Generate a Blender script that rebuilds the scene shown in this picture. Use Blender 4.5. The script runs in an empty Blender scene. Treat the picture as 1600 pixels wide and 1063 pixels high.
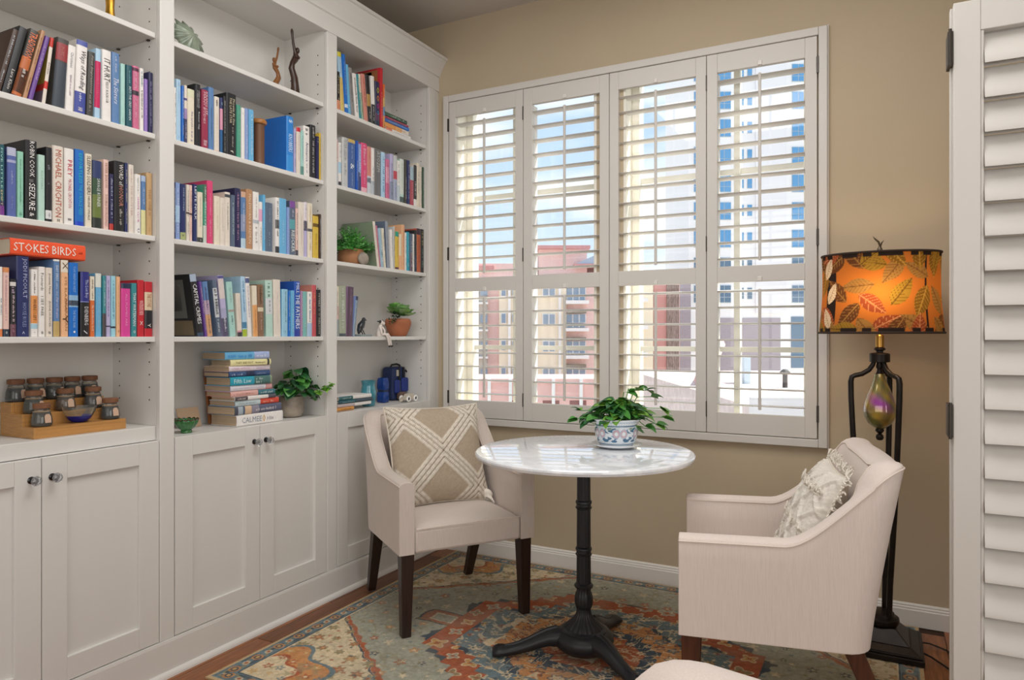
import bpy, bmesh, math, random
import numpy as np
from mathutils import Vector, Matrix

SC = bpy.context.scene
COL = SC.collection
PI = math.pi

# ------------------------------------------------------------------ camera
CAM_H = 1.2
YAW = math.radians(27.72)
FPX = 1104.0
cam = bpy.data.cameras.new('camera')
cam.sensor_width = 36.0
cam.lens = 36.0 * FPX / 1600.0
cam.shift_y = -6.5 / 1600.0
cam.clip_start = 0.05
cam.clip_end = 600
camo = bpy.data.objects.new('camera', cam)
COL.objects.link(camo)
camo.location = (0, 0, CAM_H)
camo.rotation_euler = (PI / 2, 0, YAW)
SC.camera = camo

# ------------------------------------------------------------------ world, sun, lights, exposure
SC.view_settings.view_transform = 'Standard'
SC.view_settings.look = 'None'
SC.view_settings.exposure = 0.36
SC.view_settings.gamma = 1.0
SC.view_settings.use_curve_mapping = False

W = bpy.data.worlds.new('sky'); SC.world = W
W.use_nodes = True
nt = W.node_tree; nt.nodes.clear()
wo = nt.nodes.new('ShaderNodeOutputWorld'); bg = nt.nodes.new('ShaderNodeBackground')
tc = nt.nodes.new('ShaderNodeTexCoord'); sep = nt.nodes.new('ShaderNodeSeparateXYZ')
r1 = nt.nodes.new('ShaderNodeValToRGB')
r1.color_ramp.elements[0].position = 0.0; r1.color_ramp.elements[0].color = (0.74, 0.84, 0.95, 1)
r1.color_ramp.elements[1].position = 0.5; r1.color_ramp.elements[1].color = (0.34, 0.56, 0.95, 1)
mp = nt.nodes.new('ShaderNodeMapping'); mp.inputs['Scale'].default_value = (1.6, 1.6, 5.0)
no = nt.nodes.new('ShaderNodeTexNoise'); no.inputs['Scale'].default_value = 2.3; no.inputs['Detail'].default_value = 6
r2 = nt.nodes.new('ShaderNodeValToRGB')
r2.color_ramp.elements[0].position = 0.42; r2.color_ramp.elements[0].color = (0, 0, 0, 1)
r2.color_ramp.elements[1].position = 0.62; r2.color_ramp.elements[1].color = (1, 1, 1, 1)
mx = nt.nodes.new('ShaderNodeMixRGB'); mx.inputs['Color2'].default_value = (0.96, 0.97, 1.0, 1)
L = nt.links.new
L(tc.outputs['Generated'], sep.inputs[0]); L(sep.outputs['Z'], r1.inputs[0])
L(tc.outputs['Generated'], mp.inputs[0]); L(mp.outputs[0], no.inputs['Vector']); L(no.outputs[0], r2.inputs[0])
L(r2.outputs[0], mx.inputs['Fac']); L(r1.outputs[0], mx.inputs['Color1']); L(mx.outputs[0], bg.inputs[0])
bg.inputs[1].default_value = 1.0
L(bg.outputs[0], wo.inputs[0])

def light(name, kind, loc, rot, energy, color=(1, 1, 1), **kw):
    l = bpy.data.lights.new(name, kind); l.energy = energy; l.color = color
    for k, v in kw.items(): setattr(l, k, v)
    o = bpy.data.objects.new(name, l); COL.objects.link(o)
    o.location = loc; o.rotation_euler = rot
    return o
# high sun on the window side: strikes the open louvers and the reveals, the slats keep it out of the room
sun = light('sun', 'SUN', (20, 20, 40), (0, 0, 0), 8.0, (1.0, 0.95, 0.86), angle=0.01)
sun.rotation_euler = Vector((-0.43, -0.38, -0.82)).to_track_quat('-Z', 'Y').to_euler()
# unseen fill lights added to brighten the room, right of and behind the camera
light('side_fill', 'AREA', (2.9, -0.6, 1.6), (math.radians(90), 0, math.radians(66)), 54, (1.0, 0.99, 0.975), shape='RECTANGLE', size=3.0, size_y=2.2)
light('rear_fill', 'AREA', (-0.2, -2.6, 1.7), (math.radians(88), 0, math.radians(0)), 38, (1.0, 0.985, 0.965), shape='RECTANGLE', size=4.0, size_y=2.2)
# soft overhead fill light, added without any fixture, above the frame
light('overhead_fill', 'AREA', (-0.75, 1.55, 2.93), (0, 0, 0), 30, (1.0, 0.985, 0.965), shape='RECTANGLE', size=1.6, size_y=1.6)

# ------------------------------------------------------------------ helpers
def lin(c):
    c = c / 255.0
    return c / 12.92 if c <= 0.04045 else ((c + 0.055) / 1.055) ** 2.4
def hexc(h):
    h = h.lstrip('#')
    return tuple(lin(int(h[i:i + 2], 16)) for i in (0, 2, 4))

MATS = {}
def mat(name, col, rough=0.6, metal=0.0, spec=0.5, noise=None, bump=None, trans=0.0, alpha=None, emit=None, coat=0.0, sheen=0.0):
    """procedural principled material; noise=(scale, amount, stretch) varies colour; bump=(scale, strength, stretch)"""
    if name in MATS: return MATS[name]
    m = bpy.data.materials.new(name); m.use_nodes = True
    nt = m.node_tree; b = nt.nodes['Principled BSDF']
    if isinstance(col, str): col = hexc(col)
    b.inputs['Base Color'].default_value = (*col, 1)
    b.inputs['Roughness'].default_value = rough
    b.inputs['Metallic'].default_value = metal
    b.inputs['Specular IOR Level'].default_value = spec
    if trans: b.inputs['Transmission Weight'].default_value = trans
    if coat: b.inputs['Coat Weight'].default_value = coat; b.inputs['Coat Roughness'].default_value = 0.1
    if sheen: b.inputs['Sheen Weight'].default_value = sheen
    if emit: b.inputs['Emission Color'].default_value = (*emit[0], 1); b.inputs['Emission Strength'].default_value = emit[1]
    if alpha is not None: b.inputs['Alpha'].default_value = alpha
    if noise or bump:
        t = nt.nodes.new('ShaderNodeTexCoord')
    if noise:
        s, a, st = noise
        mpn = nt.nodes.new('ShaderNodeMapping'); mpn.inputs['Scale'].default_value = st
        n = nt.nodes.new('ShaderNodeTexNoise'); n.inputs['Scale'].default_value = s; n.inputs['Detail'].default_value = 5
        rr = nt.nodes.new('ShaderNodeValToRGB')
        rr.color_ramp.elements[0].position = 0.3; rr.color_ramp.elements[1].position = 0.7
        rr.color_ramp.elements[0].color = (*[max(0, c * (1 - a)) for c in col], 1)
        rr.color_ramp.elements[1].color = (*[min(1, c * (1 + a)) for c in col], 1)
        nt.links.new(t.outputs['Object'], mpn.inputs[0]); nt.links.new(mpn.outputs[0], n.inputs['Vector'])
        nt.links.new(n.outputs[0], rr.inputs[0]); nt.links.new(rr.outputs[0], b.inputs['Base Color'])
    if bump:
        s, a, st = bump
        mpb = nt.nodes.new('ShaderNodeMapping'); mpb.inputs['Scale'].default_value = st
        n = nt.nodes.new('ShaderNodeTexNoise'); n.inputs['Scale'].default_value = s; n.inputs['Detail'].default_value = 3
        bp = nt.nodes.new('ShaderNodeBump'); bp.inputs['Strength'].default_value = a; bp.inputs['Distance'].default_value = 0.002
        nt.links.new(t.outputs['Object'], mpb.inputs[0]); nt.links.new(mpb.outputs[0], n.inputs['Vector'])
        nt.links.new(n.outputs[0], bp.inputs['Height']); nt.links.new(bp.outputs[0], b.inputs['Normal'])
    MATS[name] = m
    return m

def attr_mat(name, rough=0.8, bump=None, metal=0.0, coat=0.0, translucent=0.0):
    """material that shows the object's own woven, glazed or printed pattern, stored per vertex as 'pattern'"""
    if name in MATS: return MATS[name]
    m = bpy.data.materials.new(name); m.use_nodes = True
    nt = m.node_tree; b = nt.nodes['Principled BSDF']
    a = nt.nodes.new('ShaderNodeAttribute'); a.attribute_name = 'pattern'
    nt.links.new(a.outputs['Color'], b.inputs['Base Color'])
    b.inputs['Roughness'].default_value = rough; b.inputs['Metallic'].default_value = metal
    if coat: b.inputs['Coat Weight'].default_value = coat; b.inputs['Coat Roughness'].default_value = 0.05
    if bump:
        t = nt.nodes.new('ShaderNodeTexCoord')
        n = nt.nodes.new('ShaderNodeTexNoise'); n.inputs['Scale'].default_value = bump[0]
        bp = nt.nodes.new('ShaderNodeBump'); bp.inputs['Strength'].default_value = bump[1]; bp.inputs['Distance'].default_value = 0.002
        nt.links.new(t.outputs['Object'], n.inputs['Vector']); nt.links.new(n.outputs[0], bp.inputs['Height']); nt.links.new(bp.outputs[0], b.inputs['Normal'])
    if translucent:
        out = nt.nodes['Material Output']; tr = nt.nodes.new('ShaderNodeBsdfTranslucent'); ms = nt.nodes.new('ShaderNodeMixShader')
        ms.inputs[0].default_value = translucent
        nt.links.new(a.outputs['Color'], tr.inputs[0]); nt.links.new(b.outputs[0], ms.inputs[1]); nt.links.new(tr.outputs[0], ms.inputs[2])
        nt.links.new(ms.outputs[0], out.inputs[0])
    MATS[name] = m
    return m

class MB:
    """collects primitive shapes, then links them as ONE mesh object"""
    def __init__(s): s.v = []; s.f = []; s.m = []; s.c = []
    def add(s, vs, fs, mi=0):
        o = len(s.v); s.v += [tuple(p) for p in vs]
        s.f += [tuple(i + o for i in f) for f in fs]; s.m += [mi] * len(fs)
        return s
    def box(s, x0, x1, y0, y1, z0, z1, mi=0, M=None):
        vs = [(x, y, z) for z in (z0, z1) for y in (y0, y1) for x in (x0, x1)]
        if M: vs = [M @ Vector(p) for p in vs]
        return s.add(vs, [(0, 2, 3, 1), (4, 5, 7, 6), (0, 1, 5, 4), (2, 6, 7, 3), (0, 4, 6, 2), (1, 3, 7, 5)], mi)
    def frustum(s, c0, h0, c1, h1, mi=0):
        """square post from centre c0 with half sizes h0=(hx,hy) to c1 with h1"""
        vs = []
        for c, h in ((c0, h0), (c1, h1)):
            vs += [(c[0] - h[0], c[1] - h[1], c[2]), (c[0] + h[0], c[1] - h[1], c[2]), (c[0] + h[0], c[1] + h[1], c[2]), (c[0] - h[0], c[1] + h[1], c[2])]
        fs = [(3, 2, 1, 0), (4, 5, 6, 7)] + [(i, (i + 1) % 4, 4 + (i + 1) % 4, 4 + i) for i in range(4)]
        if c1[2] < c0[2]: fs = [f[::-1] for f in fs]
        return s.add(vs, fs, mi)
    def lathe(s, prof, n=32, c=(0, 0, 0), mi=0, mod=None, cap=True, sx=1.0, sy=1.0):
        """prof: list of (r, z) from bottom to top; mod(theta, k)-> radius factor"""
        vs = []
        for k, (r, z) in enumerate(prof):
            for i in range(n):
                t = 2 * PI * i / n
                q = r * (mod(t, k) if mod else 1)
                vs.append((c[0] + q * math.cos(t) * sx, c[1] + q * math.sin(t) * sy, c[2] + z))
        fs = []
        for k in range(len(prof) - 1):
            for i in range(n):
                j = (i + 1) % n
                fs.append((k * n + i, k * n + j, (k + 1) * n + j, (k + 1) * n + i))
        if cap:
            if prof[0][0] > 1e-6: fs.append(tuple(range(n))[::-1])
            if prof[-1][0] > 1e-6: fs.append(tuple((len(prof) - 1) * n + i for i in range(n)))
        return s.add(vs, fs, mi)
    def tube(s, pts, rad, n=8, mi=0, flat=1.0, cap=True):
        pts = [Vector(p) for p in pts]
        if not hasattr(rad, '__len__'): rad = [rad] * len(pts)
        vs = []; up = None
        for k, p in enumerate(pts):
            t = (pts[min(k + 1, len(pts) - 1)] - pts[max(k - 1, 0)])
            if t.length < 1e-9: t = Vector((0, 0, 1))
            t.normalize()
            if up is None: up = Vector((0, 0, 1)) if abs(t.z) < 0.9 else Vector((1, 0, 0))
            a = t.cross(up)
            if a.length < 1e-6: a = t.orthogonal()
            a.normalize(); b = a.cross(t).normalized(); up = b
            for i in range(n):
                th = 2 * PI * i / n
                vs.append(p + a * (rad[k] * math.cos(th)) + b * (rad[k] * flat * math.sin(th)))
        fs = []
        for k in range(len(pts) - 1):
            for i in range(n):
                j = (i + 1) % n
                fs.append((k * n + i, k * n + j, (k + 1) * n + j, (k + 1) * n + i))
        if cap:
            fs.append(tuple(range(n))[::-1]); fs.append(tuple((len(pts) - 1) * n + i for i in range(n)))
        return s.add(vs, fs, mi)
    def ball(s, c, r, n=12, m=8, mi=0, sc=(1, 1, 1)):
        vs = [(c[0], c[1], c[2] - r * sc[2])]; fs = []
        for k in range(1, m):
            ph = -PI / 2 + PI * k / m
            for i in range(n):
                t = 2 * PI * i / n
                vs.append((c[0] + r * sc[0] * math.cos(ph) * math.cos(t), c[1] + r * sc[1] * math.cos(ph) * math.sin(t), c[2] + r * sc[2] * math.sin(ph)))
        vs.append((c[0], c[1], c[2] + r * sc[2]))
        for i in range(n):
            j = (i + 1) % n
            fs.append((0, 1 + j, 1 + i)); last = len(vs) - 1
            fs.append((last, 1 + (m - 2) * n + i, 1 + (m - 2) * n + j))
            for k in range(m - 2):
                fs.append((1 + k * n + i, 1 + k * n + j, 1 + (k + 1) * n + j, 1 + (k + 1) * n + i))
        return s.add(vs, fs, mi)
    def prism(s, poly, axis, a0, a1, mi=0):
        """extrude a 2D polygon along axis ('x','y','z') from a0 to a1"""
        def P(p, a):
            if axis == 'x': return (a, p[0], p[1])
            if axis == 'y': return (p[0], a, p[1])
            return (p[0], p[1], a)
        n = len(poly)
        vs = [P(p, a0) for p in poly] + [P(p, a1) for p in poly]
        fs = [tuple(range(n)), tuple(range(n, 2 * n))[::-1]] + [(i, n + i, n + (i + 1) % n, (i + 1) % n) for i in range(n)]
        return s.add(vs, fs, mi)
    def mesh(s, name, mats, smooth=False, fix=True):
        me = bpy.data.meshes.new(name); me.from_pydata(s.v, [], s.f)
        for m in (mats if isinstance(mats, (list, tuple)) else [mats]): me.materials.append(m)
        if any(s.m): me.polygons.foreach_set('material_index', s.m)
        if fix:
            bm = bmesh.new(); bm.from_mesh(me); bmesh.ops.recalc_face_normals(bm, faces=bm.faces); bm.to_mesh(me); bm.free()
        if smooth:
            me.polygons.foreach_set('use_smooth', [True] * len(me.polygons))
            if smooth != 'all':
                try: me.set_sharp_from_angle(angle=math.radians(smooth if smooth is not True else 40))
                except Exception: pass
        me.update()
        return me
    def build(s, name, mats, parent=None, loc=None, rot=None, smooth=False, bevel=None, seg=2, fix=True, **props):
        o = bpy.data.objects.new(name, s.mesh(name, mats, smooth, fix)); COL.objects.link(o)
        if parent: o.parent = parent
        if loc: o.location = loc
        if rot: o.rotation_euler = rot
        if bevel:
            b = o.modifiers.new('bevel', 'BEVEL'); b.width = bevel; b.segments = seg; b.limit_method = 'ANGLE'; b.angle_limit = math.radians(35)
            b.harden_normals = False
        for k, v in props.items(): o[k] = v
        return o

def thing(name, label, cat, loc=(0, 0, 0), rot=(0, 0, 0), group=None, kind=None):
    o = bpy.data.objects.new(name, None); COL.objects.link(o)
    o.empty_display_size = 0.05
    o.location = loc; o.rotation_euler = rot; o['label'] = label; o['category'] = cat
    if group: o['group'] = group
    if kind: o['kind'] = kind
    return o
def tag(o, label, cat, group=None, kind=None):
    o['label'] = label; o['category'] = cat
    if group: o['group'] = group
    if kind: o['kind'] = kind
    return o
def inst(me, name, parent=None, loc=None, rot=None, scale=None, **props):
    o = bpy.data.objects.new(name, me); COL.objects.link(o)
    if parent: o.parent = parent
    if loc is not None: o.location = loc
    if rot is not None: o.rotation_euler = rot
    if scale is not None: o.scale = scale
    for k, v in props.items(): o[k] = v
    return o

def ray(u, v):
    a = u - 800.0
    return Vector((-FPX * math.sin(YAW) + a * math.cos(YAW), FPX * math.cos(YAW) + a * math.sin(YAW), 525.0 - v))
def onX(u, v, x):
    d = ray(u, v); return d * (x / d.x) + Vector((0, 0, CAM_H))
def onY(u, v, y):
    d = ray(u, v); return d * (y / d.y) + Vector((0, 0, CAM_H))
def onZ(u, v, z):
    d = ray(u, v); return d * ((z - CAM_H) / d.z) + Vector((0, 0, CAM_H))
def camw(lat, D, z=0.0):
    return Vector((-D * math.sin(YAW) + lat * math.cos(YAW), D * math.cos(YAW) + lat * math.sin(YAW), z))
def smooth01(t):
    t = max(0.0, min(1.0, t)); return t * t * (3 - 2 * t)
def colors(me, rgb):
    """store the pattern colours (n_vert x 3, linear) on a mesh"""
    a = me.color_attributes.new('pattern', 'FLOAT_COLOR', 'POINT')
    arr = np.ones((len(me.vertices), 4), dtype=np.float32); arr[:, :3] = rgb
    a.data.foreach_set('color', arr.ravel())
def grid_mesh(name, X, Y, Z, m, rgb=None, smooth=True, closed_u=False):
    """X,Y,Z arrays (r x c) -> quad mesh, fast"""
    r, c = X.shape
    co = np.stack([X, Y, Z], -1).reshape(-1, 3).astype(np.float32)
    ii = np.arange(r * c).reshape(r, c)
    if closed_u:
        jj = np.concatenate([ii, ii[:, :1]], 1)
    else: jj = ii
    q = np.stack([jj[:-1, :-1], jj[:-1, 1:], jj[1:, 1:], jj[1:, :-1]], -1).reshape(-1, 4)
    me = bpy.data.meshes.new(name)
    me.vertices.add(len(co)); me.vertices.foreach_set('co', co.ravel())
    me.loops.add(q.size); me.loops.foreach_set('vertex_index', q.ravel().astype(np.int32))
    me.polygons.add(len(q))
    me.polygons.foreach_set('loop_start', np.arange(0, q.size, 4, dtype=np.int32))
    me.polygons.foreach_set('loop_total', np.full(len(q), 4, dtype=np.int32))
    me.polygons.foreach_set('use_smooth', np.full(len(q), bool(smooth)))
    me.update(calc_edges=True); me.validate()
    me.materials.append(m)
    if rgb is not None: colors(me, np.asarray(rgb).reshape(-1, 3))
    return me
random.seed(7)
# ------------------------------------------------------------------ materials of the shell
M_WALL = mat('tan_wall_paint', '#c0b096', 0.85, noise=(3, 0.02, (1, 1, 1)), bump=(220, 0.12, (1, 1, 1)))
M_CEIL = mat('ceiling_paint', '#cfc9c2', 0.9, bump=(150, 0.15, (1, 1, 1)))
M_WHITE = mat('white_cabinet_paint', '#dddbd7', 0.42, bump=(60, 0.03, (1, 1, 1)))
M_TRIM = mat('white_trim_paint', '#e6e2dc', 0.4)
M_SHUT = mat('shutter_paint', '#d6d2cc', 0.42)
M_DARK = mat('dark_gap', '#1a1815', 0.8)
M_BRONZE = mat('hinge_bronze', '#4a4540', 0.4, metal=0.8)
M_VINYL = mat('cream_vinyl', '#f2eee2', 0.45)
M_GLASS = None
def glass_pane():
    m = bpy.data.materials.new('window_glass'); m.use_nodes = True
    nt = m.node_tree; nt.nodes.clear()
    o = nt.nodes.new('ShaderNodeOutputMaterial'); t = nt.nodes.new('ShaderNodeBsdfTransparent'); g = nt.nodes.new('ShaderNodeBsdfGlossy')
    g.inputs['Roughness'].default_value = 0.02
    ms = nt.nodes.new('ShaderNodeMixShader')
    t.inputs[0].default_value = (0.97, 0.985, 0.98, 1)
    ms.inputs[0].default_value = 0.035
    nt.links.new(t.outputs[0], ms.inputs[1]); nt.links.new(g.outputs[0], ms.inputs[2]); nt.links.new(ms.outputs[0], o.inputs[0])
    return m
M_GLASS = glass_pane()

YW = 3.365            # inner face of the window wall
XB = -2.235           # face of the bookcase frame
XS = XB - 0.022       # front edge of the shelves
XBK = -2.50           # back panel of the bookcase
ZC = 2.968            # ceiling
WT = 0.17             # wall thickness

def structure(o, label, cat): return tag(o, label, cat, kind='structure')

# floor: base slab and planks running along the bookcase
fl = thing('floor', 'brown hardwood plank floor around the patterned rug', 'floor', kind='structure')
MB().box(-2.6, 3.2, -3.2, 3.6, -0.15, -0.004).build('subfloor', mat('subfloor', '#3a2414', 0.8), fl)
woods = [mat('wood_plank_%d' % i, c, 0.32, noise=(9, 0.38, (9, 0.9, 1)), bump=(40, 0.08, (8, 1, 1)), spec=0.4) for i, c in enumerate(('#8a5430', '#7a4826', '#945d36', '#6f4122'))]
pw = 0.127
plank_meshes = [MB().box(-pw / 2 + 0.0012, pw / 2 - 0.0012, -0.5985, 0.5985, -0.02, 0.0).mesh('plank', w) for w in woods]
rp = random.Random(3)
x = -2.26
while x < 1.0:
    y = 0.3 - rp.random() * 1.1
    while y < 3.6:
        y1 = y + 1.2
        c = min(y1, 3.50); 
        if c - y > 0.25 and c > 0.75:
            o = inst(rp.choice(plank_meshes), 'plank', fl, loc=(x, (y + c) / 2, 0))
            o.scale = (1, (c - y) / 1.2, 1)
        y = y1
    x += pw

# walls
wl = MB().box(-2.75, -2.53, -3.2, YW + WT, -0.1, ZC + 0.1).build('wall_left', M_WALL)
structure(wl, 'tan painted wall behind the built-in bookcase', 'wall')
# window wall with two openings
W1 = (-2.122, -1.285); W2 = (-1.142, -0.268); WZ0, WZ1 = 0.775, 2.535
b = MB()
b.box(-2.53, W1[0], YW, YW + WT, -0.1, ZC + 0.1)
b.box(W1[1], W2[0], YW, YW + WT, -0.1, ZC + 0.1)
b.box(W2[1], 3.2, YW, YW + WT, -0.1, ZC + 0.1)
for w in (W1, W2):
    b.box(w[0], w[1], YW, YW + WT, -0.1, WZ0); b.box(w[0], w[1], YW, YW + WT, WZ1, ZC + 0.1)
structure(b.build('wall_back', M_WALL), 'tan painted wall with two windows behind white shutters', 'wall')
b = MB(); b.box(0.80, 0.95, 2.16, YW, -0.1, ZC + 0.1); b.box(0.80, 3.2, 2.16, 2.28, -0.1, ZC + 0.1)
structure(b.build('wall_right', M_WALL), 'tan painted wall beside the folded shutter door', 'wall')
b = MB(); b.box(3.2, 3.35, -3.2, YW + WT, -0.1, ZC + 0.1)
structure(b.build('wall_side', M_WALL), 'tan painted side wall of the adjoining room', 'wall')
b = MB(); b.box(-2.75, 3.35, -3.35, -3.2, -0.1, ZC + 0.1)
structure(b.build('wall_front', M_WALL), 'tan painted wall of the adjoining room', 'wall')
structure(MB().box(-2.75, 3.35, -3.35, YW + WT, ZC, ZC + 0.15).build('ceiling', M_CEIL), 'pale textured ceiling above the bookcase', 'ceiling')

# baseboard: tall board with a stepped top bead, profile in (y,z)
prof = [(YW, 0), (YW - 0.016, 0), (YW - 0.016, 0.066), (YW - 0.013, 0.070), (YW - 0.013, 0.076), (YW - 0.009, 0.080), (YW - 0.009, 0.086), (YW - 0.004, 0.092), (YW, 0.092)]
structure(MB().prism(prof, 'x', XB + 0.02, 0.80).build('baseboard_back', M_TRIM), 'white stepped baseboard along the window wall', 'baseboard')

# windows: vinyl frame, sashes, panes, cream reveal
def window(n, w, mull, label):
    x0, x1 = w; yo = YW + 0.095; yi = YW + 0.14
    t = thing('window_%d' % n, label, 'window', kind='structure')
    b = MB()                                       # reveal lining
    b.box(x0, x0 + 0.012, YW, yi, WZ0, WZ1); b.box(x1 - 0.012, x1, YW, yi, WZ0, WZ1)
    b.box(x0, x1, YW, yi, WZ1 - 0.012, WZ1); b.box(x0, x1, YW, yi, WZ0, WZ0 + 0.012)
    b.build('reveal', M_VINYL, t)
    f = 0.04; b = MB()
    X0, X1, Z0, Z1 = x0 + 0.012, x1 - 0.012, WZ0 + 0.012, WZ1 - 0.012
    b.box(X0, X0 + f, yo, yi + 0.02, Z0, Z1); b.box(X1 - f, X1, yo, yi + 0.02, Z0, Z1)
    b.box(X0 + f, X1 - f, yo, yi + 0.02, Z1 - 0.022, Z1); b.box(X0 + f, X1 - f, yo, yi + 0.02, Z0, Z0 + f)
    b.build('window_frame', M_VINYL, t, bevel=0.003)
    MB().box(mull - 0.014, mull + 0.014, yo + 0.004, yi + 0.014, Z0 + f, Z1 - f).build('mullion', mat('grey_vinyl', '#d8d6cc', 0.45), t)
    for zz in (1.135, 1.985):  # solid bars standing in for louver reflections in the glass
        MB().box(X0 + f, mull - 0.014, yo + 0.02, yi, zz - 0.012, zz + 0.012).box(mull + 0.014, X1 - f, yo + 0.02, yi, zz - 0.012, zz + 0.012).build('reflection_bar', MATS['grey_vinyl'], t)
    MB().box(X0 + f, mull - 0.014, yi - 0.004, yi + 0.002, Z0 + f, Z1 - f).build('pane', M_GLASS, t)
    MB().box(mull + 0.014, X1 - f, yi - 0.004, yi + 0.002, Z0 + f, Z1 - f).build('pane', M_GLASS, t)
window(1, W1, -1.80, 'left cream vinyl window behind the two left shutter panels')
window(2, W2, -0.615, 'right cream vinyl window behind the two right shutter panels')

# ------------------------------------------------------------------ window shutters
YF = YW - 0.028       # front face of shutter frame
sh = thing('plantation_shutters', 'white four-panel plantation shutters with open louvers covering the window', 'shutters', (0, 0, 0))
fx0, fx1, fz0, fz1 = -2.192, -0.214, 0.712, 2.546
px = [-2.156, -1.689, -1.2085, -0.7305, -0.254]
fw = 0.036
b = MB()
b.box(fx0, fx0 + fw - 0.002, YF, YW, fz0, fz1); b.box(fx1 - fw + 0.0005, fx1, YF, YW, fz0, fz1)
b.box(fx0 + fw - 0.002, fx1 - fw, YF, YW, fz1 - fw, fz1); b.box(fx0 + fw - 0.002, fx1 - fw, YF, YW, fz0, fz0 + fw)
b.box(fx0 - 0.006, fx0, YF + 0.01, YW, fz0 - 0.006, fz1 + 0.006); b.box(fx1, fx1 + 0.006, YF + 0.01, YW, fz0 - 0.006, fz1 + 0.006)
b.build('shutter_frame', M_SHUT, sh, bevel=0.003)
op = [(-2.113, -1.735), (-1.637, -1.26), (-1.161, -0.781), (-0.681, -0.304)]
PZ0, PZ1 = fz0 + fw + 0.003, fz1 - fw - 0.003
ZU0, ZU1, ZL0, ZL1 = 1.520, 2.420, 0.845, 1.446
YP0, YP1 = YF + 0.003, YF + 0.027     # panel thickness
lv_n = 12; lv_d = 0.064
def louver_mesh(length, d=0.064, th=0.0095, nm='louver', mt=None):
    pts = []
    for i in range(12):
        a = 2 * PI * i / 12
        pts.append((math.copysign(abs(math.cos(a)) ** 0.9, math.cos(a)) * d / 2, math.sin(a) * th / 2))
    return MB().prism(pts, 'x', -length / 2, length / 2).mesh(nm, mt or M_SHUT, smooth=50)
for k in range(4):
    x0, x1 = px[k] + 0.0015, px[k + 1] - 0.0015
    o0, o1 = op[k]
    b = MB()
    b.box(x0, o0, YP0, YP1, PZ0, PZ1); b.box(o1, x1, YP0, YP1, PZ0, PZ1)
    for z0, z1 in ((PZ0, ZL0), (ZL1, ZU0), (ZU1, PZ1)): b.box(o0, o1, YP0 + 0.0008, YP1, z0, z1)
    b.box(o1, o1 + 0.012, YP1 + 0.0003, YP1 + 0.045, ZL0, ZU1); b.box(o0 - 0.012, o0, YP1 + 0.0003, YP1 + 0.045, ZL0, ZU1)  # unseen strips behind the stiles, added to block stray sun
    if k < 3: b.box(x1 - 0.006, x1 + 0.009, YP1 + 0.0003, YP1 + 0.005, PZ0, PZ1)  # hidden strip added behind the panel joint to stop a sun leak
    p = b.build('shutter_panel', M_SHUT, sh, bevel=0.0018)
    lm = louver_mesh(o1 - o0 + 0.002)
    lc = (o0 + o1) / 2; yc = YP1 + 0.012
    for z0, z1, n in ((ZU0, ZU1, 12), (ZL0, ZL1, 8)):
        sp = (z1 - z0) / n
        for i in range(n):
            inst(lm, 'louver', p, loc=(lc, yc, z0 + sp * (i + 0.5) - 0.002), rot=(math.radians(-3 + rp.uniform(-1, 1)), 0, 0))
        ze = z1 - sp * 0.45; zs = z0 + sp * 0.28
        MB().box(lc - 0.0065, lc + 0.0065, yc - lv_d / 2 - 0.014, yc - lv_d / 2 - 0.003, zs, ze).build('tilt_rod', M_SHUT, p, bevel=0.003)
        MB().box(lc - 0.009, lc + 0.009, YP0 - 0.006, YP0 + 0.001, z1 + 0.002, z1 + 0.022).build('rod_catch', M_TRIM, p, bevel=0.002)
    xs_ = []
    if k == 0: xs_ = [(x0 - 0.003, z) for z in (0.86, 1.66, 2.38)]
    if k == 3: xs_ = [(x1 + 0.003, z) for z in (0.86, 1.63, 2.38)]
    if k in (0, 2): xs_ += [(x1 + 0.0015, z) for z in (0.86, 1.63, 2.38)]
    for hx, hz in xs_:
        w_ = 0.005 if hx < -2.1 or hx > -0.3 else 0.0022
        MB().box(hx - w_, hx + w_, YP0 - 0.005, YP0 + 0.002, hz - 0.036, hz + 0.036).build('hinge', M_BRONZE, p, bevel=0.001)

# ------------------------------------------------------------------ folding shutter door at the right edge
YD = 2.10
dr = thing('shutter_door', 'tall white louvered folding shutter door at the right edge', 'shutter door', (0, 0, 0))
def door_leaf(x0, x1, y0, y1, name):
    st = 0.058; b = MB()
    zt = 2.041; zb = 0.012
    b.box(x0, x0 + st, y0, y1, zb, zt); b.box(x1 - st, x1, y0, y1, zb, zt)
    rails = ((zb, 0.16), (zt - 0.078, zt))
    for z0, z1 in rails: b.box(x0 + st, x1 - st, y0 + 0.001, y1 - 0.001, z0, z1)
    p = b.build(name, M_SHUT, dr, bevel=0.002)
    MB().box(x0 + st, x0 + st + 0.007, y0 + 0.003, y1 - 0.003, rails[0][1], rails[1][0]).box(x1 - st - 0.007, x1 - st, y0 + 0.003, y1 - 0.003, rails[0][1], rails[1][0]).build('bead', M_SHUT, p, bevel=0.002)
    n = 21; z0, z1 = rails[0][1], rails[1][0]; sp = (z1 - z0) / n
    lm = louver_mesh(x1 - x0 - 2 * st - 0.016, 0.096, 0.011)
    for i in range(n):
        inst(lm, 'louver', p, loc=((x0 + x1) / 2, (y0 + y1) / 2, z0 + sp * (i + 0.5)), rot=(math.radians(64), 0, 0))
    return p
p1 = door_leaf(0.157, 0.62, YD, YD + 0.028, 'door_leaf')
p2 = door_leaf(0.152, 0.62, YD + 0.032, YD + 0.060, 'door_leaf')
for hz in (1.93, 0.985):
    MB().box(0.1445, 0.1565, YD - 0.001, YD + 0.0595, hz - 0.042, hz + 0.042).build('hinge', M_BRONZE, p1, bevel=0.002)
    MB().lathe([(0.004, -0.046), (0.004, 0.046)], 10, (0.150, YD - 0.003, hz)).build('hinge_pin', M_BRONZE, p1, smooth=True)
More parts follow.
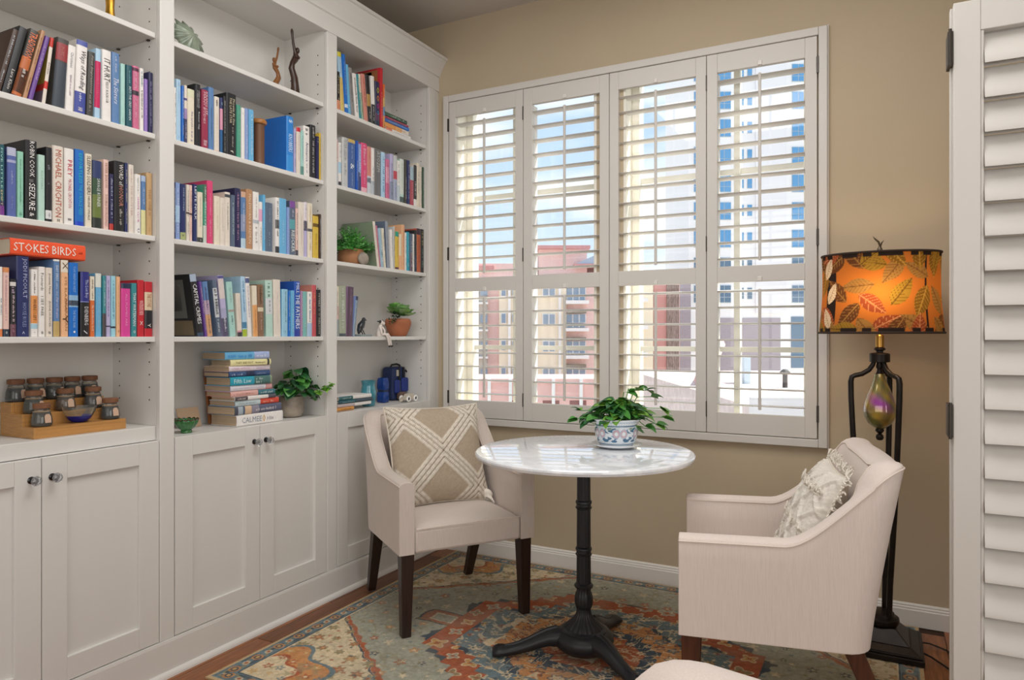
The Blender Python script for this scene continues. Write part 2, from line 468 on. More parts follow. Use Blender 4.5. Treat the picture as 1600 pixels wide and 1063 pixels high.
# ------------------------------------------------------------------ built-in bookcase: three units
# units: left y, right y of the clear opening between the stiles
UN = [(0.830, 1.6118), (1.6697, 2.4506), (2.5165, 3.266)]
ZSH = (2.262, 1.908, 1.550, 1.197)           # tops of the shelves
ZCT = (0.884, 0.837, 0.841)                  # tops of the counters
ZOP = 2.587                                  # underside of the frieze
names = ['left', 'middle', 'right']
labels = ['left white built-in bookcase, with the jar rack on its counter',
          'middle white built-in bookcase, with the lying book stack and green bowl',
          'right white built-in bookcase in the corner by the window']
M_HOLE = mat('pin_hole', '#3a3128', 0.8)
M_CHR = mat('chrome', '#c8c8cc', 0.15, metal=1.0)
M_KGL = mat('knob_glass', '#f4f6f8', 0.03, trans=0.85)
def knob_meshes():
    base = MB().lathe([(0.011, 0), (0.011, 0.002), (0.006, 0.004), (0.0055, 0.014), (0.009, 0.017), (0.0, 0.0185)], 14).mesh('knob_base', mat('dark_chrome', '#55565a', 0.2, metal=1.0), smooth=True)
    gl = MB().lathe([(0.006, 0.016), (0.0125, 0.021), (0.0155, 0.027), (0.0135, 0.033), (0.007, 0.036), (0, 0.0365)], 8).mesh('knob', M_KGL)
    return base, gl
KB, KG = knob_meshes()
def shaker_door(root, y0, y1, z0, z1, ky):
    fw = 0.074; b = MB(); x0, x1 = XB - 0.020, XB - 0.0008
    b.box(x0, x1, y0, y0 + fw, z0, z1); b.box(x0, x1, y1 - fw, y1, z0, z1)
    b.box(x0, x1, y0 + fw, y1 - fw, z0, z0 + fw); b.box(x0, x1, y0 + fw, y1 - fw, z1 - fw, z1)
    b.box(x0 + 0.001, x1 - 0.011, y0 + fw - 0.004, y1 - fw + 0.004, z0 + fw - 0.004, z1 - fw + 0.004)
    d = b.build('door', M_WHITE, root, bevel=0.0016)
    if ky is not None:
        k = inst(KG, 'knob', d, loc=(XB - 0.001, ky, z1 - 0.062), rot=(0, PI / 2, 0), label='clear faceted glass knob')
        inst(KB, 'knob_base', d, loc=(XB - 0.001, ky, z1 - 0.062), rot=(0, PI / 2, 0), label='dark metal knob base')
    return d
BC = []
for i, (y0, y1) in enumerate(UN):
    r = thing('bookcase', labels[i], 'bookcase', (0, 0, 0)); BC.append(r)
    yl = y0 - (0.0 if i == 0 else 0.029); yr = y1 + (0.029 if i < 2 else 0.04)
    # side panels and back panel
    MB().box(XBK, XB - 0.02, y0 - 0.018, y0, 0.11, 2.62).build('side_panel', M_WHITE, r)
    MB().box(XBK, XB - 0.02, y1, y1 + 0.018, 0.11, 2.62).build('side_panel', M_WHITE, r)
    MB().box(XBK - 0.012, XBK, y0 - 0.018, y1 + 0.018, 0.11, 2.62).build('back_panel', M_WHITE, r)
    MB().box(XBK, XB - 0.018, y0, y1, ZOP + 0.004, ZOP + 0.022).build('top_panel', M_WHITE, r)
    for z in ZSH:
        MB().box(XBK + 0.001, XS, y0 + 0.001, y1 - 0.001, z - 0.019, z).build('shelf', M_WHITE, r, bevel=0.0025)
    ct = ZCT[i]; zd = 0.8334
    if i == 0:
        MB().box(XBK + 0.001, XB - 0.022, y0 + 0.001, y1 - 0.001, ct - 0.05, ct).build('counter', M_WHITE, r, bevel=0.002)
    else:
        MB().box(XBK + 0.001, XB - 0.021, y0 + 0.001, y1 - 0.001, ct - 0.022, ct - 0.001).build('counter', M_WHITE, r, bevel=0.002); zd = ct
    # stile on the right of each unit (and the left one of the first)
    stw = (y1, UN[i + 1][0]) if i < 2 else (y1, YW)
    if i == 0: MB().box(XB - 0.02, XB, y0 - 0.06, y0, 0.128, 2.70).build('stile', M_WHITE, r, bevel=0.003)
    if i < 2: MB().box(XB - 0.02, XB, stw[0], stw[1], 0.128, ZOP).build('stile', M_WHITE, r, bevel=0.004, seg=2)
    else:
        b = MB().box(XB - 0.02, XB, stw[0], stw[0] + 0.062, 0.128, ZOP); b.box(XB - 0.02, XB - 0.006, stw[0] + 0.062, YW, 0.128, ZOP)
        b.build('stile', M_WHITE, r, bevel=0.003)
    # doors
    ym = (y0 + y1) / 2; g = 0.0025
    shaker_door(r, y0 + g, ym - g / 2, 0.131, zd, ym - 0.030)
    shaker_door(r, ym + g / 2, y1 - g, 0.131, zd, ym + 0.030)
    # dowel holes for the shelf pins
    hb = MB()
    for (ys, sg) in ((y1 - 0.0004, -1), (y0 + 0.0004, 1)):
        for xx in (XS - 0.035, XBK + 0.04):
            z = ct + 0.09
            while z < 2.52:
                if all(abs(z - q + 0.01) > 0.02 for q in ZSH):
                    hb.add([(xx + 0.0032 * math.cos(a * PI / 4), ys, z + 0.0032 * math.sin(a * PI / 4)) for a in range(8)], [tuple(range(8))])
                z += 0.0445
    hb.build('pin_holes', M_HOLE, r, fix=False, kind='stuff')
    pb = MB()
    for z in ZSH:
        for yy in (y1 - 0.006, y0 + 0.006):
            for xx in (XS - 0.035, XBK + 0.04): pb.box(xx - 0.005, xx + 0.005, yy - 0.003, yy + 0.0055, z - 0.0235, z - 0.0192)
    pb.build('shelf_pins', M_BRONZE, r, kind='stuff')
# frieze + crown, plinth + shoe: continuous trims
FZ = ZOP; zt = 2.768
cp = [(XB - 0.02, FZ), (XB, FZ), (XB, 2.665), (XB + 0.008, 2.669), (XB + 0.008, 2.678), (XB + 0.010, 2.684), (XB + 0.018, 2.700), (XB + 0.030, 2.722), (XB + 0.041, 2.738), (XB + 0.046, 2.744), (XB + 0.046, 2.750), (XB + 0.056, 2.753), (XB + 0.056, zt), (XB - 0.02, zt)]
cp = [(p[0], p[1]) for p in cp]
o = MB().prism(cp, 'y', 0.3, YW - 0.001).build('trim_1', M_WHITE)
tag(o, 'white crown moulding along the top of the bookcases', 'moulding', kind='structure')
pp = [(XB - 0.25, 0), (XB + 0.006, 0), (XB + 0.006, 0.118), (XB + 0.004, 0.128), (XB - 0.25, 0.128)]
b = MB().prism(pp, 'y', 0.3, YW - 0.001)
sp_ = [(XB + 0.006, 0)] + [(XB + 0.006 + 0.016 * math.cos(a), 0.020 * math.sin(a)) for a in [0, PI / 8, PI / 4, 3 * PI / 8, PI / 2]]
b.prism(sp_, 'y', 0.3, YW - 0.017)
tag(b.build('trim_2', M_WHITE), 'white plinth with quarter-round shoe under the bookcases', 'plinth', kind='structure')
# ------------------------------------------------------------------ books
CN = {  # colour name -> paint
 'black': '#26262a', 'charcoal': '#45433f', 'white': '#ece8e4', 'cream': '#e6dcc8', 'ivory': '#e2d8cc', 'tan': '#c9a67a', 'orange': '#d9703a', 'bright orange': '#ef5a34',
 'brown': '#8a6a50', 'dark brown': '#4a3830', 'copper': '#b78a66', 'purple': '#6d4a98', 'violet': '#9678c2', 'lavender': '#b9b2d6', 'navy': '#2c3566', 'midnight': '#2a2a52',
 'royal blue': '#2458b4', 'bright blue': '#1f6fc8', 'sky blue': '#6cb2dc', 'pale blue': '#aed0e8', 'steel blue': '#5f84b4', 'slate': '#5c6b80', 'slate blue': '#5a6aa8', 'periwinkle': '#8aa2d4',
 'teal': '#3c8c94', 'dark teal': '#1f5662', 'pale teal': '#a9d4cc', 'mint': '#94ccb4', 'pale mint': '#b8d8cc', 'green': '#4f9c84', 'dark green': '#3c5844', 'sage': '#a3aa94',
 'pink': '#cf6f92', 'hot pink': '#d84878', 'magenta': '#d8489a', 'pale pink': '#e6c4ba', 'salmon': '#d08a7c', 'red': '#c42c38', 'maroon': '#9a3450', 'brick': '#b85a48', 'peach': '#eab68c',
 'grey': '#8f8d8c', 'pale grey': '#c4c6c6', 'yellow': '#d8b848', 'pale yellow': '#e8e0a8', 'aqua': '#9cd0e0', 'mauve': '#b08cb0', 'turquoise': '#2ca0b8', 'gold': '#c8a860', 'lime': '#a8b828'}
BM = {}
def bmat(c):
    if c not in BM:
        BM[c] = mat('book_' + c.replace(' ', '_').replace('#', 'x'), CN.get(c, c), 0.38, noise=(70, 0.035, (1, 1, 1)))
    return BM[c]
M_PAGE = mat('book_pages', '#d8cdb8', 0.9, noise=(14, 0.10, (0.3, 30, 0.3)))
M_PAGE2 = mat('book_pages_old', '#bca58a', 0.9, noise=(14, 0.12, (0.3, 0.3, 40)))
ARC = ((-0.0042, -0.5), (-0.0012, -0.42), (0.0, -0.2), (0.0003, 0.0), (0.0, 0.2), (-0.0012, 0.42), (-0.0042, 0.5))
TEXTS = []     # (curve object, parent, placement) filled here, turned into meshes in one pass
def text_part(parent, s, col, cx, y, z, length, height, horiz=False, shear=0.0, bold=0.0, name='title'):
    cu = bpy.data.curves.new('title', 'FONT'); cu.body = s; cu.size = 1.0; cu.resolution_u = 1; cu.shear = shear; cu.offset = bold
    o = bpy.data.objects.new('title', cu)
    TEXTS.append((o, parent, bmat(col), cx, y, z, length, height, horiz, name))
def lettering(parent, col, x, y, z, length, height, horiz, rnd, name='lettering'):
    """small print too small to read: a row of short strokes"""
    b = MB(); p = 0.0; st = max(0.0015, height * 0.62)
    while p < length - st:
        if rnd.random() < 0.16: p += st * 0.8; continue
        h = height * rnd.choice((0.55, 0.6, 0.9, 0.75)); k = rnd.choice((1, 2, 2))
        for q in range(k):
            a0 = p + q * st * 0.5; a1 = a0 + st * 0.26
            if horiz: b.add([(x, y + a0, z), (x, y + a1, z), (x, y + a1, z + h), (x, y + a0, z + h)], [(0, 1, 2, 3)])
            else: b.add([(x, y, z - a0), (x, y + h, z - a0), (x, y + h, z - a1), (x, y, z - a1)], [(0, 3, 2, 1)])
        if rnd.random() < 0.6:
            if horiz: b.add([(x, y + p, z + h * .4), (x, y + p + st * .8, z + h * .4), (x, y + p + st * .8, z + h * .6), (x, y + p, z + h * .6)], [(0, 1, 2, 3)])
            else: b.add([(x, y + h * .4, z - p), (x, y + h * .6, z - p), (x, y + h * .6, z - p - st * .8), (x, y + h * .4, z - p - st * .8)], [(0, 3, 2, 1)])
        p += st * 1.08
    if b.v: b.build(name, bmat(col), parent, fix=False)
def book(w, h, d, col, label, bands=(), texts=(), group=None, old=False, rnd=random, cover=None):
    """upright book, spine towards +X at x=0, thickness along Y (centred), bottom at z=0"""
    r = thing('book', label, 'book', group=group)
    tc_ = min(0.0024, w * 0.14); b = MB()
    out = [(-d, -w / 2)] + [(a, f * w) for a, f in ARC] + [(-d, w / 2)]
    inn = [(-d, -w / 2 + tc_)] + [(a - tc_, f * (w - 2 * tc_)) for a, f in ARC] + [(-d, w / 2 - tc_)]
    n = len(out)
    vs = [(p[0], p[1], z) for z in (0, h) for p in out] + [(p[0], p[1], z) for z in (0, h) for p in inn]
    fs = []
    for i in range(n - 1):
        fs.append((i, i + 1, n + i + 1, n + i)); fs.append((2 * n + i, 3 * n + i, 3 * n + i + 1, 2 * n + i + 1))
        fs.append((n + i, n + i + 1, 3 * n + i + 1, 3 * n + i)); fs.append((i, 2 * n + i, 2 * n + i + 1, i + 1))
    for i in (0, n - 1): fs.append((i, n + i, 3 * n + i, 2 * n + i))
    b.add(vs, fs)
    b.build('cover', bmat(col), r, smooth=30)
    MB().box(-d + 0.003, -0.0042 - tc_, -w / 2 + tc_ * 0.98, w / 2 - tc_ * 0.98, 0.0025, h - 0.0025).build('pages', M_PAGE2 if old else M_PAGE, r)
    for (f0, f1, c) in bands:
        z0, z1 = h * f0, h * f1; bb = MB(); e = 0.0005
        if z0 <= 0: z0 = 0.0004
        if z1 >= h: z1 = h - 0.0004
        ps = [(a + e, f * (w + 0.0002)) for a, f in ARC]
        m_ = len(ps)
        bb.add([(p[0], p[1], z) for z in (z0, z1) for p in ps], [(i, i + 1, m_ + i + 1, m_ + i) for i in range(m_ - 1)])
        bb.build('spine_band', bmat(c), r, smooth='all', fix=False)
    if cover:
        for (a0, a1, f0, f1, c) in cover:      # print on the front board (the -Y side): from the spine a0..a1, height f0..f1
            MB().add([(-d * a0, -w / 2 - 0.0004, h * f0), (-d * a1, -w / 2 - 0.0004, h * f0), (-d * a1, -w / 2 - 0.0004, h * f1), (-d * a0, -w / 2 - 0.0004, h * f1)], [(0, 3, 2, 1)]).build('cover_print', bmat(c), r, fix=False)
    for t in texts:
        s, c, f0, f1 = t[:4]; hh = t[4] if len(t) > 4 else 0.55; off = t[5] if len(t) > 5 else 0.0; shear = t[6] if len(t) > 6 else 0.0
        x = 0.0012; ln = h * (f1 - f0)
        if s == '~': lettering(r, c, x, off * w - hh * w / 2, h * f1, ln, hh * w, False, rnd)
        else: text_part(r, s, c, x, off * w, h * (f0 + f1) / 2, ln, hh * w, False, shear)
    return r

ORD = ['first', 'second', 'third', 'fourth', 'fifth', 'sixth', 'seventh', 'eighth', 'ninth', 'tenth', 'eleventh', 'twelfth', 'thirteenth', 'fourteenth', 'fifteenth', 'sixteenth', 'seventeenth', 'eighteenth', 'nineteenth', 'twentieth',
       'twenty-first', 'twenty-second', 'twenty-third', 'twenty-fourth', 'twenty-fifth', 'twenty-sixth', 'twenty-seventh', 'twenty-eighth', 'twenty-ninth', 'thirtieth']
XSP = XS - 0.012
def book_row(unit, zshelf, origin, sc, where, group, specs, zcap=None):
    """specs: (xL, xR, yTop, colour, look, bands, texts, options); positions measured along the spine line of this shelf"""
    rnd = random.Random(where); last = UN[unit][0] + 0.002
    YY = [(onX(origin[0] + s[0] / sc, 500, XSP).y, onX(origin[0] + s[1] / sc, 500, XSP).y) for s in specs]
    lim = UN[unit][1] - 0.0015
    if YY[-1][1] > lim:                               # close the row up against the side panel
        y0_ = YY[0][0]; q = (lim - y0_) / (YY[-1][1] - y0_); YY = [(y0_ + (a - y0_) * q, y0_ + (b - y0_) * q) for a, b in YY]
    for k, s in enumerate(specs):
        xl, xr, yt, col, look = s[:5]
        bands = s[5] if len(s) > 5 else (); texts = s[6] if len(s) > 6 else (); opt = s[7] if len(s) > 7 else {}
        ya, yb = YY[k]
        ya = max(ya, last); yb = min(max(yb, ya + 0.005), lim)
        if opt.get('ext'): ya = yb - opt['ext']
        if yb - ya < 0.004: continue
        tl = opt.get('lean', 0.0)                  # shift of the top in crop pixels (+ = to the right)
        um = origin[0] + ((xl + xr) / 2 + tl) / sc; vt = origin[1] + yt / sc
        zt_ = onX(um, vt, XSP).z
        h = max(0.06, zt_ - zshelf); ang = 0.0
        if zcap and yb > zcap[0] and ya < zcap[1]: h = min(h, zcap[2] - zshelf - 0.0005)
        if tl:
            dy = onX(um, 500, XSP).y - onX(origin[0] + (xl + xr) / 2 / sc, 500, XSP).y
            ang = math.atan2(dy, h); h = h / math.cos(ang) - abs((yb - ya) * math.sin(ang)) * 0.4
        w = (yb - ya - 0.0008) * math.cos(ang)
        d = opt.get('d', min(0.215, max(0.125, h * rnd.uniform(0.62, 0.72))))
        d = min(d, XSP - XBK - 0.006)
        if not texts and not opt.get('bare'):
            lum = sum(hexc(CN.get(col, '#888888')))
            tcx = rnd.choice(('#4a4640', '#5a4a44', '#37425c')) if lum > 1.2 else rnd.choice(('#e8e2d8', '#d8cfae', '#cfd8e0'))
            texts = (('~', tcx, 0.42, 0.9, 0.34), ('~', tcx, 0.12, 0.34, 0.26))
        lab = '%s book, %s in %s' % (look or col, ORD[k], where)
        b = book(w, h, d, col, lab, bands, texts, group, opt.get('old', False), rnd, opt.get('cover'))
        inset = opt.get('in', 0.0) + rnd.uniform(0, 0.004)
        if ang > 0: # top leans to +Y: stands on its +Y bottom edge
            off = Matrix.Rotation(-ang, 4, 'X') @ Vector((0, -w / 2, 0)); b.location = (XSP - inset, yb + off.y, zshelf + off.z); b.rotation_euler = (-ang, 0, 0)
        elif ang < 0:
            off = Matrix.Rotation(-ang, 4, 'X') @ Vector((0, w / 2, 0)); b.location = (XSP - inset, ya + off.y, zshelf + off.z); b.rotation_euler = (-ang, 0, 0)
        else:
            b.location = (XSP - inset, (ya + yb) / 2, zshelf + 0.0003)
        last = yb + 0.0002
WH = '#efeae2'; BK = '#26262a'
ZS = ZSH
# left unit -------------------------------------------------------
book_row(0, ZS[1], (0, 0), 4.623, "left unit's top book row", 'books in the left bookcase, highest row', [
 (-40, 8, 215, 'dark brown', 'dark brown leaning', (), (), {'lean': 135}),
 (10, 80, 200, 'black', 'thick leaning black', (), (('Lara Kleio', '#d8d4cc', .06, .36, .34, .1, .1),), {'lean': 132}),
 (85, 160, 222, 'charcoal', 'orange and charcoal leaning', ((.0, .58, '#c06a38'), (.05, .40, '#3c3a38')), (('TRADITION', '#ee7a44', .56, .96, .74), ('~', '#e8e4dc', .26, .40, .42, .1)), {'lean': 135}),
 (168, 205, 225, 'copper', 'thin tan wood-toned leaning', (), (('~', '#6a4a30', .5, .9, .3), ('~', '#6a4a30', .1, .3, .3)), {'lean': 138}),
 (208, 246, 268, 'purple', 'thin purple leaning', (), (('~', '#c9a8dc', .3, .85, .4),), {'lean': 128}),
 (312, 345, 275, 'ivory', 'cream leaning, red-topped', ((.86, 1, '#c8342c'), (.23, .34, '#cc3a30')), (('Dreams', '#4a4640', .45, .62, .4),), {'lean': 64, 'cover': ((0, 1, .3, 1, '#9c8a34'), (0, 1, .2, .3, '#c23a2c'), (0, 1, 0, .2, '#7a6a72'))}),
 (392, 484, 285, 'charcoal', 'thick charcoal with red title block', ((.68, .93, '#98383c'), (.0, .66, '#3d454f')), (('~', '#b86a60', .72, .88, .3),), {'lean': 40}),
 (488, 550, 335, 'white', 'white with one dark dot', (), (('Christians', '#8a8a94', .66, .90, .34), ('~', '#c8b8c4', .2, .55, .3)), {'lean': 22}),
 (556, 640, 300, 'white', 'white and blue with script title', ((.0, .30, '#4450a0'), (.93, 1, '#5560a8')), (('Ways of Reading', '#4a4650', .33, .86, .56, .05, .25), ('~', '#dfe0ee', .15, .28, .3), ('IAB', '#efeae2', .04, .09, .4)), {'lean': 20}),
 (645, 698, 382, 'charcoal', 'charcoal with pale script', (), (('First Impressions', '#b8b0a8', .36, .95, .4, 0, .3), ('~', '#a8a098', .05, .34, .4)), {'lean': 16}),
 (702, 745, 360, 'pale blue', 'pale blue with crimson panel', ((.16, .82, '#c8205c'),), (('~', '#e090a8', .3, .75, .16),), {'lean': 10}),
 (762, 832, 372, 'white', 'white with heavy black title', (), (('IT HURT', '#3c3a3c', .56, .88, .62, .0, .1), ('WHEN YOU', '#5a585a', .46, .56, .3), ('KASKOR', '#6a686a', .26, .44, .28)), {'d': .17}),
 (836, 896, 390, 'steel blue', 'steel blue with white script', (), (('The', '#e8ecf4', .54, .64, .6, 0, .3), ('~', '#cfdcf0', .72, .95, .24), ('Sisters', '#e8ecf4', .28, .52, .5, 0, .3)), {}),
 (900, 935, 470, 'pale teal', 'thin pale teal', (), (('~', '#88b4ac', .05, .12, .3),), {}),
 (939, 985, 482, 'dark teal', 'dark teal', (), (('INTO THE GREY GARDEN', '#dfe8e6', .12, .66, .36, .05), ('~', '#8fc8c8', .7, .92, .2)), {}),
 (988, 1036, 488, 'pink', 'pink', ((.92, .97, '#5c2c44'), (.54, .61, '#3c3440')), (('~', '#e8b4c4', .16, .5, .34), ('~', '#ecc4d0', .64, .9, .34)), {}),
 (1039, 1069, 505, 'white', 'thin white', (), (('~', '#4a8c94', .7, .95, .4), ('~', '#5a5a5a', .2, .65, .4)), {}),
 (1072, 1099, 582, 'violet', 'thin violet', (), (('~', '#d8c8ec', .3, .9, .3),), {}),
 (1102, 1136, 535, 'midnight', 'midnight blue', (), (('~', '#a8a8cc', .1, .85, .3),), {}),
])
book_row(0, ZS[2], (0, 200), 5.596, "left unit's second row", 'books in the left bookcase, second row', [
 (-60, -4, 150, 'tan', 'tan'),
 (0, 52, 145, 'dark teal', 'dark teal with a purple foot', ((0, .14, '#7a3c8c'), (.14, .2, '#2a2a58')), (('FIVE LITTLE', '#a8d8d0', .38, .95, .34, -.1), ('EMPT', '#d8c8a0', .14, .36, .34, -.1)), {}),
 (72, 156, 172, 'slate blue', 'slate blue with pale top block', ((.88, 1, '#b8bcd4'), (.78, .82, '#a8acd0')), (('~', '#b8c0e0', .46, .66, .22), ('~', '#8c98cc', .1, .3, .22)), {}),
 (162, 224, 207, 'mint', 'mint green', (), (('~', '#6aa894', .2, .9, .26), ('@', '#5a9c88', .03, .10, .5)), {}),
 (238, 342, 112, 'black', 'thick black with white block letters', (), (('ROBIN COOK', '#eceae8', .54, .99, .42, .02), ('SEIZURE', '#f2f0ee', .12, .46, .52, .02), ('~', '#8a8a8a', .46, .54, .5), ('&', '#e8e6e4', .04, .09, .4)), {'d': .17}),
 (348, 414, 238, 'pale mint', 'pale mint', (), (('ROTTERS', '#8cb4a4', .48, .76, .26),), {}),
 (416, 474, 172, 'black', 'black with white label at its foot', ((.04, .155, '#dcdcdc'),), (('~', '#8a8a94', .66, .76, .5), ('*', '#6a6a74', .06, .12, .3), ('~', '#6a6a74', .48, .52, .5)), {}),
 (478, 578, 162, 'ivory', 'thick ivory with red-brown capitals', (), (('MICHAEL CRICHTON', '#b8604c', .08, .95, .52), ('=', '#3c3a38', .02, .055, .2)), {'d': .16}),
 (582, 668, 186, 'white', 'white with short red title', (), (('PREY', '#c43450', .64, .85, .46, .02), ('MICHAEL CRICHTON', '#c46070', .22, .60, .34, .02), ('~', '#3c3a48', .045, .08, .4)), {'d': .16}),
 (676, 757, 195, 'bright blue', 'bright blue with turquoise capitals', ((0, .06, '#2048c0'),), (('EFFORTLESS', '#3cc0c4', .56, .95, .36, .05), ('THE SURFACE FEED', '#48b8d0', .14, .54, .36, .05)), {}),
 (765, 829, 232, 'cream', 'cream with heavy black title', (), (('SLEEPING SOLDIERS', '#2c2a28', .44, .97, .52), ('HELENE UPDALE', '#4a4640', .1, .42, .3)), {}),
 (835, 918, 292, 'dark green', 'mossy green and blue', ((.74, 1, '#34406c'), (0, .16, '#2c3430'), (.16, .5, '#6c7c40')), (('SAVAGE RUNNER', '#dce0e0', .32, .74, .36, .1),), {}),
 (930, 981, 282, 'pale pink', 'thin pale pink', (), (('PETER DIXON', '#a87868', .6, .95, .4), ('DOUBLE WORLDLINGS', '#a87868', .05, .5, .4)), {}),
 (984, 1022, 408, 'midnight', 'short dark blue', ((0, .12, '#b83c34'),), (('~', '#b8bcd8', .2, .92, .5),), {}),
 (1028, 1120, 300, 'black', 'thick black with white and rust title', (), (('WORD of', '#ece8e4', .66, .96, .4, .1), ('HONOR', '#c88878', .36, .65, .4, .1), ('~', '#c8c4b8', .06, .32, .3, .1)), {}),
 (1122, 1151, 312, 'navy', 'thin navy', (), (), {}),
 (1155, 1204, 328, 'ivory', 'ivory with faint pink lettering', (), (('THE BUTTER', '#c8a8a8', .25, .7, .3), ('~', '#cfb4b4', .72, .95, .3)), {}),
 (1210, 1264, 412, 'white', 'white with small magenta title', (), (('SHAPE CLUB', '#c878a8', .2, .62, .3), ('~', '#a8b8b8', .66, .94, .3), ('U', '#2c3a78', .03, .09, .4)), {}),
 (1268, 1310, 425, 'steel blue', 'blue over pale yellow', ((0, .42, '#dcd8a0'), (.9, 1, '#a8bcd8')), (('~', '#c8d8ec', .5, .8, .3),), {}),
 (1316, 1370, 400, 'tan', 'tan', (), (('THIS ONE IS', '#a07c54', .32, .74, .4), ('~', '#a07c54', .05, .12, .3)), {}),
])
FG = (onX(15.5, 400, XSP).y, onX(133, 400, XSP).y, onX(39, 399.6, XSP).z)
book_row(0, ZS[3], (0, 360), 5.904, "left unit's third row", 'books in the left bookcase, third row', [
 (-66, -3, 330, 'brown', 'brown'),
 (0, 30, 337, 'white', 'white with an orange foot', ((0, .11, '#dc7c44'),), (('~', '#4a8c9c', .3, .55, .5),), {}),
 (36, 100, 343, 'pale pink', 'pale pink, orange at the top', ((.93, 1, '#d8905c'), (0, .11, '#2c3a4c')), (('~', '#c89ca8', .2, .88, .4), ('o', '#ece8e4', .04, .08, .3)), {}),
 (104, 163, 452, 'black', 'black patterned short', ((0, .22, '#6a4450'), (.88, .95, '#d8d4d0')), (('~', '#e0c8d0', .25, .72, .4), ('~', '#b88498', .05, .2, .4), ('~', '#c8b0c8', .74, .86, .6)), {}),
 (168, 290, 240, 'navy', 'thick navy with silver capitals', (), (('JODI PICOULT', '#bcc4e0', .48, .97, .4, .08), ('HOUSE RULES', '#98a4cc', .12, .42, .3, .08), ('(', '#bcc4e0', .03, .07, .2)), {'d': .15}),
 (302, 369, 362, 'white', 'white with orange centre panel', ((.2, .61, '#e09450'), (.12, .19, '#a8ccdc')), (('~', '#6a686a', .64, .96, .26), ('WHERE I LEFT', '#5a4a3c', .24, .56, .4), ('~', '#4a4848', .04, .08, .3)), {}),
 (372, 435, 338, 'white', 'white with thin black serif title', (), (('Postcards', '#5a5854', .66, .91, .42), ('I SET FREE', '#6a6864', .3, .58, .4), ('#', '#4a4844', .04, .08, .4)), {}),
 (440, 507, 347, 'ivory', 'ivory with thin black title', (), (('Joanna Nox', '#5a5854', .62, .92, .4), ('JEANE HUNTER', '#7a7874', .14, .52, .34), ('#', '#4a4844', .04, .08, .4)), {}),
 (512, 575, 270, 'steel blue', 'blue with gold foot', ((0, .2, '#c0a468'), (.975, 1, '#e8e4dc')), (('BABY BIRDS', '#d4e0ec', .72, .92, .4), ('~', '#c8d4ec', .45, .7, .3), ('Forest Elegies', '#d8cce8', .24, .5, .34)), {}),
 (582, 653, 277, 'peach', 'peach with a branch drawing', ((.84, 1, '#e6dccc'),), (('EYE BLAZING', '#a87850', .34, .78, .3, .1), ('AKARAKAN', '#a87850', .08, .5, .34, .15), ('Y', '#5a4034', .18, .28, .7), ('X', '#5a4034', .88, .97, .7)), {}),
 (657, 748, 302, 'bright blue', 'bright blue with small picture', ((.4, .56, '#8cb4d8'), (.42, .49, '#54505c')), (('TOM WINTON WEST', '#9cc4ec', .6, .95, .26), ('THE WILD WAR', '#9cc4ec', .12, .36, .26), ("'", '#e8ecf0', .05, .08, .2)), {}),
 (765, 850, 385, 'black', 'blue-topped black', ((.54, 1, '#2c3080'), (.53, .545, '#8c94d0')), (('The Lost Boy', '#c4cce8', .6, .88, .42, .1), ('DIENBERG', '#dcdce0', .18, .46, .42, .1), ('/', '#dcdce0', .04, .1, .4)), {}),
 (856, 902, 427, 'orange', 'orange with a cream top', ((.6, 1, '#e6dcc8'),), (('~', '#6a5c50', .62, .95, .4), ('~', '#f0d8c0', .08, .52, .4)), {}),
 (912, 969, 400, 'sky blue', 'pale blue, cream at the top', ((.78, 1, '#dce0d8'),), (('~', '#a8d0dc', .1, .7, .2),), {}),
 (975, 1008, 422, 'teal', 'thin teal, dark at the foot', ((0, .38, '#4c4448'),), (('~', '#c8e0e0', .45, .92, .4),), {}),
 (1011, 1053, 420, 'lavender', 'lavender', ((.16, .18, '#3c3450'),), (('~', '#8c84b4', .3, .92, .4),), {}),
 (1056, 1104, 424, 'aqua', 'aqua', ((.14, .17, '#2c3440'),), (('~', '#5c94a4', .28, .92, .36),), {}),
 (1106, 1144, 430, 'peach', 'thin peach', (), (('~', '#b8844c', .2, .9, .2), ('o', '#8c5c34', .07, .11, .4)), {}),
 (1153, 1242, 490, 'magenta', 'magenta with a navy top', ((.90, 1, '#283450'),), (('ALL FLAMES ARE', '#e8a0cc', .2, .8, .2),), {}),
 (1247, 1302, 490, 'teal', 'teal with white title', (), (('THAT WATERMAN', '#e4ecec', .2, .82, .5), ('o', '#e4ecec', .06, .12, .4)), {}),
 (1306, 1368, 462, 'red', 'red with white lettering', (), (('WATERSIDE RIDE', '#f0d0d0', .38, .64, .6), ('X', '#f0e4e4', .2, .28, .4)), {}),
 (1372, 1446, 478, 'red', 'red with cream and black panels', ((.48, .81, '#dcc8a8'), (.15, .48, '#26262c')), (('THE STONE', '#a85c44', .54, .78, .5), ('Y', '#e8e4dc', .17, .24, .4)), {}),
], zcap=FG)
